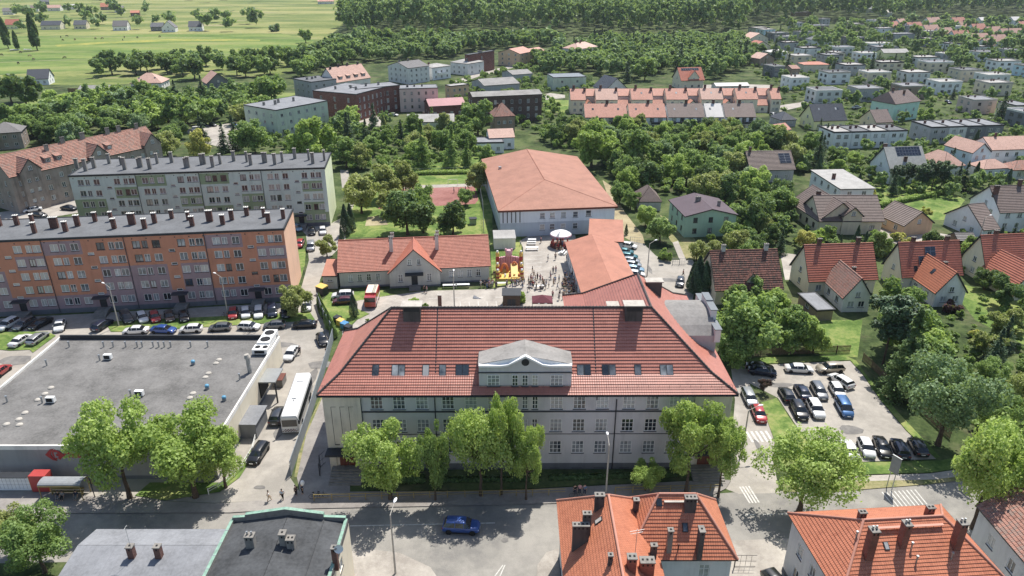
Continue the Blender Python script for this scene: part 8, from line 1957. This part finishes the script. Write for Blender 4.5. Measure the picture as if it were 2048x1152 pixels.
p = G(560, 768); simple('rubbish_skip', 'small rusty skip beside the loading dock', 'skip', (p.x, p.y, 0), 0, [('body', bx((-.8, -1.1, .1, .8, 1.1, 1.3)), M['concd']), ('lid', bx((-.85, -1.15, 1.31, .85, 1.15, 1.4)), M['rust'])])
for i, (px, py, c1, c2, lab) in enumerate([(676, 645, 'dark', 'dark', 'dark grey recycling bin at the left of the bin row'), (682, 651, 'yel2', 'yel2', 'yellow recycling bin in the bin row on the lawn'), (690, 657, 'blueb', 'blueb', 'blue recycling bin in the bin row on the lawn'), (697, 663, 'dark', 'dark', 'black bin at the right of the bin row'), (645, 588, 'yel2', 'dark', 'bin shelter with yellow lid beside the hall annexe')]):
    p = G(px, py); s = 1.0 if i < 4 else 1.5; pw = bx((-.7 * s, -.5 * s, .1, .7 * s, .5 * s, 1.1 * s)); ld = MB(); ld.prism([(-.72 * s, -.52 * s), (.72 * s, -.52 * s), (.72 * s, .52 * s), (-.72 * s, .52 * s)], 1.11 * s, lambda q: 1.25 * s + q[1] * .15); simple('waste_bin', lab, 'bin', (p.x, p.y, .02), -.6, [('body', pw, M[c2]), ('lid', ld, M[c1])], 'waste bins')
# big sign on two posts
p = G(1778, 978); simple('billboard', 'grey sign board on tall twin posts beside the main street', 'sign', (p.x, p.y, .1), -1.05, [('post', bx((-.4, -.05, 0, -.32, .05, 2.6)), M['steel']), ('post', bx((.32, -.05, 0, .4, .05, 2.6)), M['steel']), ('board', bx((-.6, -.06, 2.6, .6, .06, 5.0)), M['grey']), ('frame', bx((-.66, -.08, 2.54, .66, .08, 2.599), (-.66, -.08, 5.001, .66, .08, 5.06)), M['steel'])])
# courtyard things
p = G(1023, 612); simple('storage_shed', 'dark wooden storage shed behind the school ridge', 'shed', (p.x, p.y, .03), 0, [('wall', bx((-1.7, -1.6, 0, 1.7, 1.6, 3.0)), M['brownframe']), ('roof', bx((-1.9, -1.8, 3.01, 1.9, 1.8, 3.12)), M['dark']), ('door', bx((-.8, -1.64, .1, -.05, -1.601, 2.2), (.05, -1.64, .1, .8, -1.601, 2.2)), M['dark'])])
p = G(1084, 620); c = MB(); c.poly([(-2, -1.6, 2.3), (2, -1.6, 2.3), (0, 0, 3.3)]); c.poly([(2, -1.6, 2.3), (2, 1.6, 2.3), (0, 0, 3.3)]); c.poly([(2, 1.6, 2.3), (-2, 1.6, 2.3), (0, 0, 3.3)]); c.poly([(-2, 1.6, 2.3), (-2, -1.6, 2.3), (0, 0, 3.3)]); c.prism([(-2, -1.6), (2, -1.6), (2, 1.6), (-2, 1.6)], 2.05, 2.29)
simple('market_tent', 'maroon canopy tent in the courtyard behind the school', 'tent', (p.x, p.y, .03), 0, [('canopy', c, CLOTH['maroon']), ('leg', bx((-1.95, -1.55, 0, -1.88, -1.48, 2.05), (1.88, -1.55, 0, 1.95, -1.48, 2.05), (-1.95, 1.48, 0, -1.88, 1.55, 2.05), (1.88, 1.48, 0, 1.95, 1.55, 2.05)), M['steel']), ('mark', bx((-.9, -1.615, 2.1, -.5, -1.601, 2.25), (.4, -1.615, 2.1, .9, -1.601, 2.25)), M['white'])])
p = G(1148, 612); c = MB(); c.poly([(-1.3, -1.3, 2.2), (1.3, -1.3, 2.2), (0, 0, 2.9)]); c.poly([(1.3, -1.3, 2.2), (1.3, 1.3, 2.2), (0, 0, 2.9)]); c.poly([(1.3, 1.3, 2.2), (-1.3, 1.3, 2.2), (0, 0, 2.9)]); c.poly([(-1.3, 1.3, 2.2), (-1.3, -1.3, 2.2), (0, 0, 2.9)])
simple('market_tent', 'small grey parasol tent beside the school wing', 'tent', (p.x, p.y, .03), .2, [('canopy', c, CLOTH['grey']), ('pole', bx((-.04, -.04, 0, .04, .04, 2.85)), M['steel'])])
p = G(1121, 492); c = MB(); c.lathe([(2.6, 2.9), (2.5, 3.15), (1.7, 3.6), (.5, 3.95), (0, 4.05)], 24, 0, mf=lambda i, k: 1 if i == 0 else (2 if k % 8 == 0 and i > 0 else 0)); s = MB(); s.lathe([(0, .05), (2.6, .05), (2.6, .3), (0, .31)], 24, 0); s.tube((0, 0, .3), (0, 0, 3.2), .25, .25, 10)
st = MB()
for i in range(10):
    a = i * .628; x, y = 2.2 * math.cos(a), 2.2 * math.sin(a); st.box(x - .2, y - .2, .6, x + .2, y + .2, .75); st.box(x - .2, y + .14, .75, x + .2, y + .2, 1.2); st.tube((x, y, 1.1), (x * .95, y * .95, 3.2), .015, .015, 4)
simple('carousel', 'small chair carousel with white and pink canopy beside the sports hall', 'carousel', (p.x, p.y, .03), 0, [('canopy', c, [M['w_white'], M['pinkp'], M['grey']]), ('base', s, M['rust']), ('seat', st, M['red'])])
# inflatable bouncy castle
p = G(1019, 562); o = empty('bouncy_castle', (p.x, p.y + 3, .03), 0.03); tag(o, 'yellow, orange and red inflatable bouncy castle with corner towers on the lawn', 'bouncy castle')
def infl(mb, x, y, z0, z1, r, m=0): mb.lathe([(0, z0), (r * .9, z0 + .05), (r, z0 + r * .6), (r, z1 - r * .6), (r * .8, z1 - .08), (0, z1)], 14, m, (x, y))
b = MB(); b.box(-2.9, -3, 0, 2.9, 3, .55); link('base', b.mesh('base', M['yel2']), o)
for x, y, h in ((-2.6, -2.6, 2.2), (2.6, -2.6, 2.2), (-2.6, 2.6, 4.4), (2.6, 2.6, 4.4), (-2.6, 0, 2.6), (2.6, 0, 2.6)):
    t = MB(); n_ = 4
    for k in range(n_): infl(t, x, y, .5 + (h - .5) * k / n_, .5 + (h - .5) * (k + 1) / n_ + .05, .42, k % 2)
    infl(t, x, y, h, h + .5, .25, 2); link('tower', t.mesh('tower', [M['red'], M['yel2'], M['w_white']]), o)
for y0, m, z1 in ((2.7, 'pinkp', 3.6),):
    w = MB()
    for k in range(9): w.tube((-2.2 + k * .55, y0, .5), (-2.2 + k * .55, y0, z1 - .2 * abs(k - 4) * .5), .3, .28, 8)
    link('back_wall', w.mesh('back_wall', M[m]), o)
for s in (-1, 1):
    w = MB(); w.tube((s * 2.6, -2.6, .9), (s * 2.6, 2.6, 1.4), .3, .3, 8); link('side_wall', w.mesh('side_wall', M['orangep']), o)
a = MB()
for i in range(10):
    t0, t1 = math.pi * i / 10, math.pi * (i + 1) / 10; a.tube((-1.1 + .7 * math.cos(t0), .6, .6 + 1.9 * math.sin(t0)), (-1.1 + .7 * math.cos(t1), .6, .6 + 1.9 * math.sin(t1)), .28, .28, 8); a.tube((1.1 + .6 * math.cos(t0), 1.0, .9 + 1.8 * math.sin(t0)), (1.1 + .6 * math.cos(t1), 1.0, .9 + 1.8 * math.sin(t1)), .25, .25, 8)
link('arch', a.mesh('arch', M['orangep']), o)
a = MB(); a.prism([(.3, -2.6), (1.8, -2.6), (1.8, 1.2), (.3, 1.2)], .56, lambda q: .7 + (q[1] + 2.6) * .42); link('slide', a.mesh('slide', M['yel2']), o)
a = MB(); infl(a, -.1, 2.7, 3.5, 5.0, .75); infl(a, -.75, 2.7, 4.5, 5.3, .25); infl(a, .55, 2.7, 4.5, 5.3, .25); link('top_figure', a.mesh('top_figure', M['pinkp']), o)
for k in range(5): a = MB(); infl(a, -2 + k * 1.0, -2.0, .5, 1.3, .22); link('bollard', a.mesh('bollard', M[('yel2', 'w_white', 'red', 'yel2', 'orangep')[k]]), o)
# tables, stalls
def table(px, py, w, rz, label, top='w_white', name='picnic_table', seats=True):
    p = G(px, py); simple(name, label, 'table', (p.x, p.y, .03), rz, [('top', bx((-w / 2, -.35, .7, w / 2, .35, .75)), M[top]), ('leg', bx((-w / 2 + .1, -.3, 0, -w / 2 + .16, .3, .7), (w / 2 - .16, -.3, 0, w / 2 - .1, .3, .7)), M['steel'])] + ([('bench', bx((-w / 2, -.85, .42, w / 2, -.6, .46), (-w / 2, .6, .42, w / 2, .85, .46), (-w / 2 + .2, -.75, 0, -w / 2 + .25, .75, .42), (w / 2 - .25, -.75, 0, w / 2 - .2, .75, .42)), M[top])] if seats else []), 'tables in the courtyard')
table(1063, 489, 2.2, 0, 'white picnic table nearest the sports hall wall'); table(1064, 500, 3.0, .05, 'long white picnic table with benches on the paving'); table(1064, 484, 2.0, .0, 'small white table in the hall shadow'); table(900, 576, 3.0, .05, 'white stall table, left one beneath the hall windows', seats=False); table(925, 575, 3.0, .05, 'white stall table, middle one beneath the hall windows', seats=False); table(1003, 572, 2.2, .05, 'pale stall table in front of the bouncy castle', 'w_pale', seats=False); table(1078, 578, 2.0, .3, 'white table in the middle of the crowd', seats=False); table(1125, 508, 2.0, 1.2, 'white table below the carousel')
p = G(880, 614); simple('advertising_column', 'narrow brown brick pillar behind the school ridge', 'pillar', (p.x, p.y, .03), 0, [('shaft', bx((-.35, -.3, 0, .35, .3, 2.6)), M['chim_brick']), ('cap', bx((-.42, -.36, 2.61, .42, .36, 2.7)), M['conc'])])
p = G(955, 597); c = MB(); c.poly([(-1.0, 0, .0), (.9, -.3, .0), (-.7, .1, .7)]); c.poly([(.9, -.3, 0), (-1, 0.5, 0), (-.7, .1, .7)]); simple('folded_tent', 'small white folded canvas lying on the courtyard', 'canvas', (p.x, p.y, .04), 0, [('canvas', c, M['w_white'])])
def bike(px, py, rz, label, z=.03):
    p = G(px, py); w = MB()
    for x in (-.52, .52):
        for i in range(14):
            a0, a1 = 2 * math.pi * i / 14, 2 * math.pi * (i + 1) / 14; w.tube((x + .33 * math.cos(a0), 0, .34 + .33 * math.sin(a0)), (x + .33 * math.cos(a1), 0, .34 + .33 * math.sin(a1)), .022, .022, 5)
    f = MB(); f.pipe([(-.52, 0, .34), (-.15, 0, .34), (.35, 0, .78), (-.22, 0, .82), (-.15, 0, .34)], .02, 5); f.pipe([(-.52, 0, .34), (-.22, 0, .82), (-.25, 0, .95)], .018, 5); f.pipe([(.52, 0, .34), (.36, 0, .8), (.33, 0, 1.0)], .02, 5); f.pipe([(.33, -.25, 1.02), (.33, .25, 1.02)], .018, 5)
    s = MB(); s.box(-.38, -.07, .95, -.12, .07, 1.0); simple('bicycle', label, 'bicycle', (p.x, p.y, z), rz, [('wheel', w, M['black']), ('frame', f, M['dark']), ('saddle', s, M['black'])], 'parked bicycles')
bike(495, 666, .1, 'left bicycle beside the white hatchback behind the supermarket'); bike(503, 667, -.1, 'right bicycle beside the white hatchback behind the supermarket'); bike(632, 998, .2, 'bicycle lying against the left end of the yellow railing', .13); bike(643, 997, .1, 'bicycle at the railing end, the right one of two', .13); bike(1151, 996, .1, 'bicycle held in front of the school railing', .13); bike(452, 634, .5, 'motor scooter shaped bike at the second lamp post')
b_ = MB(); b_.lathe([(0, 0), (.12, .05), (.24, .25), (.27, .45), (.2, .68), (0, .78)], 16, 0); p = G(606, 990); simple('balloon', 'white balloon held by the person at the school gate', 'balloon', (p.x + .15, p.y, 1.55), 0, [('envelope', b_, M['w_white']), ('string', bx((-.008, -.008, -.6, .008, .008, 0)), M['white'])])
# play frame and goal on the lawn, football goal
p = G(906, 372); simple('goal_frame', 'small white goal frame at the back of the red sports court', 'goal', (p.x, p.y, .05), 0, [('frame', bx((-1.5, -.05, 0, -1.42, .05, 2), (1.42, -.05, 0, 1.5, .05, 2), (-1.5, -.05, 2.0, 1.5, .05, 2.08)), M['white'])])
p = G(760, 378); simple('goal_frame', 'white goal frame at the left end of the sports court', 'goal', (p.x, p.y, .05), 0, [('frame', bx((-1.2, -.05, 0, -1.12, .05, 2), (1.12, -.05, 0, 1.2, .05, 2), (-1.2, -.05, 2.0, 1.2, .05, 2.08)), M['white'])])
p = G(946, 448); simple('play_house', 'small green play house on the lawn left of the sports hall', 'play house', (p.x, p.y, .02), .2, [('wall', bx((-.8, -.7, 0, .8, .7, 1.5)), M['w_green1']), ('roof', bx((-1, -.9, 1.51, 1, .9, 1.65)), M['dark'])])
# horses
def horse_mesh():
    V = [(0, 0, 1.2), (-.5, 0, 1.2), (-.75, 0, 1.15), (.45, 0, 1.22), (.7, 0, 1.15), (1.0, 0, .8), (1.15, 0, .4), (1.3, 0, .15)]; Rr = [.3, .3, .22, .3, .22, .14, .12, .08]; E = [(0, 1), (1, 2), (0, 3), (3, 4), (4, 5), (5, 6), (6, 7)]
    for b, x in ((3, .5), (1, -.6)):
        for s in (-1, 1):
            k = len(V); V += [(x, s * .17, .9), (x - .06, s * .18, .48), (x, s * .18, .05)]; Rr += [.13, .07, .05]; E += [(b, k), (k, k + 1), (k + 1, k + 2)]
    k = len(V); V += [(-.95, 0, .95), (-1.0, 0, .5)]; Rr += [.05, .06]; E += [(2, k), (k, k + 1)]
    return skin_mesh('horse', V, E, Rr)
hm_ = horse_mesh(); hm_.materials.append(M['brownframe'])
HC = [plain('horse_brown', '#4f3828', .8), plain('horse_black', '#241d19', .8), plain('horse_tan', '#9a7f63', .8)]
for i, (px, py, c, lab) in enumerate([(122, 76, 1, None), (134, 74, 1, None), (126, 82, 0, None), (150, 81, 0, None), (191, 79, 0, None), (205, 79, 0, None), (249, 76, 0, None), (246, 82, 1, None), (275, 77, 1, None), (320, 75, 0, None), (130, 118, 1, None), (68, 121, 2, None), (42, 107, 0, None), (37, 129, 1, None), (60, 114, 2, None), (4, 112, 0, None)]):
    p = G(px, py); o = link('horse', hm_, None, (p.x, p.y, .06), random.Random(i).uniform(0, 6.28), (1.15, 1.15, 1.15)); o.material_slots[0].link = 'OBJECT'; o.material_slots[0].material = HC[c]; o['category'] = 'horse'; o['group'] = 'horses grazing on the pasture'
    PEOPLE.append((o, p.x, p.y, None, ('brown', 'black', 'pale tan')[c] + ' horse grazing'))
p = G(45, 101); simple('fallen_log', 'pale fallen tree trunks lying under the poplars', 'log', (p.x, p.y, .05), .1, [('trunk', (lambda m: (m.tube((-9, 0, .5), (-2, .5, .6), .5, .35, 8), m.tube((1, 0, .5), (6, 1, .5), .6, .3, 8), m)[-1])(MB()), M['w_pale'])])
# ------------------------------------------------------------------ labels that single things out
LAND = [(G(*a), n) for a, n in [((300, 600), 'the orange block'), ((420, 440), 'the green block'), ((250, 790), 'the supermarket'), ((1050, 960), 'the school front'), ((825, 560), 'the long hall'), ((1110, 420), 'the sports hall'), ((1010, 600), 'the courtyard'), ((1650, 830), 'the car park'), ((1490, 560), 'the mossy-roofed house'), ((1670, 570), 'the red-roofed house'),
        ((1870, 560), 'the solar-roofed house'), ((1700, 450), 'the brown villa'), ((1840, 455), 'the brown garage'), ((1415, 440), 'the mint house'), ((1350, 195), 'the terraces'), ((1740, 275), 'the white flat row'), ((1930, 270), 'the grey flat row'), ((1800, 220), 'the teal house'), ((1660, 230), 'the yellow house'), ((1380, 155), 'the dark red gabled house'), ((1050, 230), 'the dark brick tenement'),
        ((710, 240), 'the red brick tenement'), ((590, 270), 'the beige tenement'), ((160, 400), 'the old tenement row'), ((75, 165), 'the white bungalow'), ((290, 172), 'the red-roofed bungalow'), ((440, 172), 'the chalet'), ((1160, 120), 'the tall pale house'), ((950, 130), 'the long brick block'), ((1820, 335), 'the silver-roofed house'), ((1715, 375), 'the white flat-sloped house'), ((2000, 440), 'the villa at the right edge'),
        ((1965, 320), 'the blue gabled house'), ((1540, 335), 'the brown roof with small solar panel'), ((860, 385), 'the sports court'), ((1650, 130), 'the nearest cube houses'), ((1900, 150), 'the right-hand cube houses'), ((1900, 60), 'the far red roofs'), ((1560, 70), 'the left cube houses'), ((260, 55), 'the meadow house row'), ((20, 90), 'the poplars'), ((1120, 165), 'the blank pale house'), ((700, 100), 'the forest corner'),
        ((1300, 390), 'the pyramid-roofed shed'), ((1290, 520), 'the lane behind the school'), ((1800, 640), 'the gardens above the car park'), ((1990, 800), 'the right edge woods'), ((560, 980), 'the side street'), ((1740, 1000), 'the main street'), ((450, 230), 'the small parking lot'), ((1960, 180), 'the pink cube house'), ((835, 200), 'the pinkish tenement')]]
def near(x, y):
    return min(LAND, key=lambda l: (l[0].x - x) ** 2 + (l[0].y - y) ** 2)
def rel(x, y, who):
    L_, n = near(x, y); dx, dy = x - L_.x, y - L_.y
    if abs(dx) < 6 and abs(dy) < 6: return 'at ' + n
    return (('right of ' if dx > 0 else 'left of ') if abs(dx) > abs(dy) else ('behind ' if dy > 0 else 'before ')) + n
ORD = ['leftmost', 'second', 'third', 'fourth', 'fifth', 'sixth', 'seventh', 'eighth', 'ninth', 'tenth', 'eleventh', 'twelfth', 'thirteenth', 'fourteenth', 'fifteenth', 'sixteenth', 'seventeenth', 'eighteenth', 'nineteenth', 'twentieth']
def name_all(items, group=None):
    d = {}
    for o, x, y, lab, base in items:
        if lab: o['label'] = lab; continue
        k = f'{base} {rel(x, y, o)}'
        d.setdefault(k, []).append((proj((x, y, 0))[0], o))
    for k, lst in d.items():
        lst.sort(key=lambda t: t[0])
        for i, (sx, o) in enumerate(lst):
            if len(lst) == 1: o['label'] = k
            elif len(lst) == 2: o['label'] = k + (', the left one' if i == 0 else ', the right one')
            elif i == len(lst) - 1: o['label'] = f'{k}, the rightmost'
            else: o['label'] = f'{k}, {ORD[i % 20]}' + (' from left' if i else '')
            if len(o['label'].split()) > 16: o['label'] = ' '.join(o['label'].split()[:16])
KG = {'broad': 'broadleaf trees', 'bush': 'garden bushes', 'spruce': 'spruces', 'pine': 'pines', 'poplar': 'poplars on the pasture', 'thuja': 'thujas', 'column': 'thujas', 'birch': 'birches'}
for t in TREES: t[0]['group'] = KG[t[6]]
name_all([(t[0], t[1], t[2], t[4], t[5]) for t in TREES])
for v in VEH: v[0]['group'] = 'parked cars' if 'driving' not in (v[3] or '') else 'parked cars'
name_all(VEH); name_all(PEOPLE)
for p in PEOPLE:
    if 'group' not in p[0]: p[0]['group'] = 'people at the fete and in the streets'
# things that share a label (cube houses, far red roofs) get their neighbourhood and order
same = {}
for o in THINGS: same.setdefault(o['label'], []).append(o)
for k, lst in same.items():
    if len(lst) > 1: name_all([(o, o.location.x, o.location.y, None, k.replace('small house with pale red gable roof in the far estate at top right', 'small pale red gabled house').replace('flat-roofed ', 'flat ')) for o in lst])
# ------------------------------------------------------------------ thin summer haze round the whole place
hz = MB(); hz.box(-3500, -200, -1, 3500, 3600, 90); ho = hz.build('haze', [])
hm2 = bpy.data.materials.new('haze'); hm2.use_nodes = True; ht = hm2.node_tree; ht.nodes.clear(); hv = ht.nodes.new('ShaderNodeVolumePrincipled'); hx = ht.nodes.new('ShaderNodeOutputMaterial')
hv.inputs['Color'].default_value = (.80, .88, 1, 1); hv.inputs['Density'].default_value = .00007; hv.inputs['Anisotropy'].default_value = .35; ht.links.new(hv.outputs[0], hx.inputs['Volume'])
ho.data.materials.append(hm2); ho['kind'] = 'stuff'; ho['label'] = 'thin pale summer haze lying over the far fields and woods'
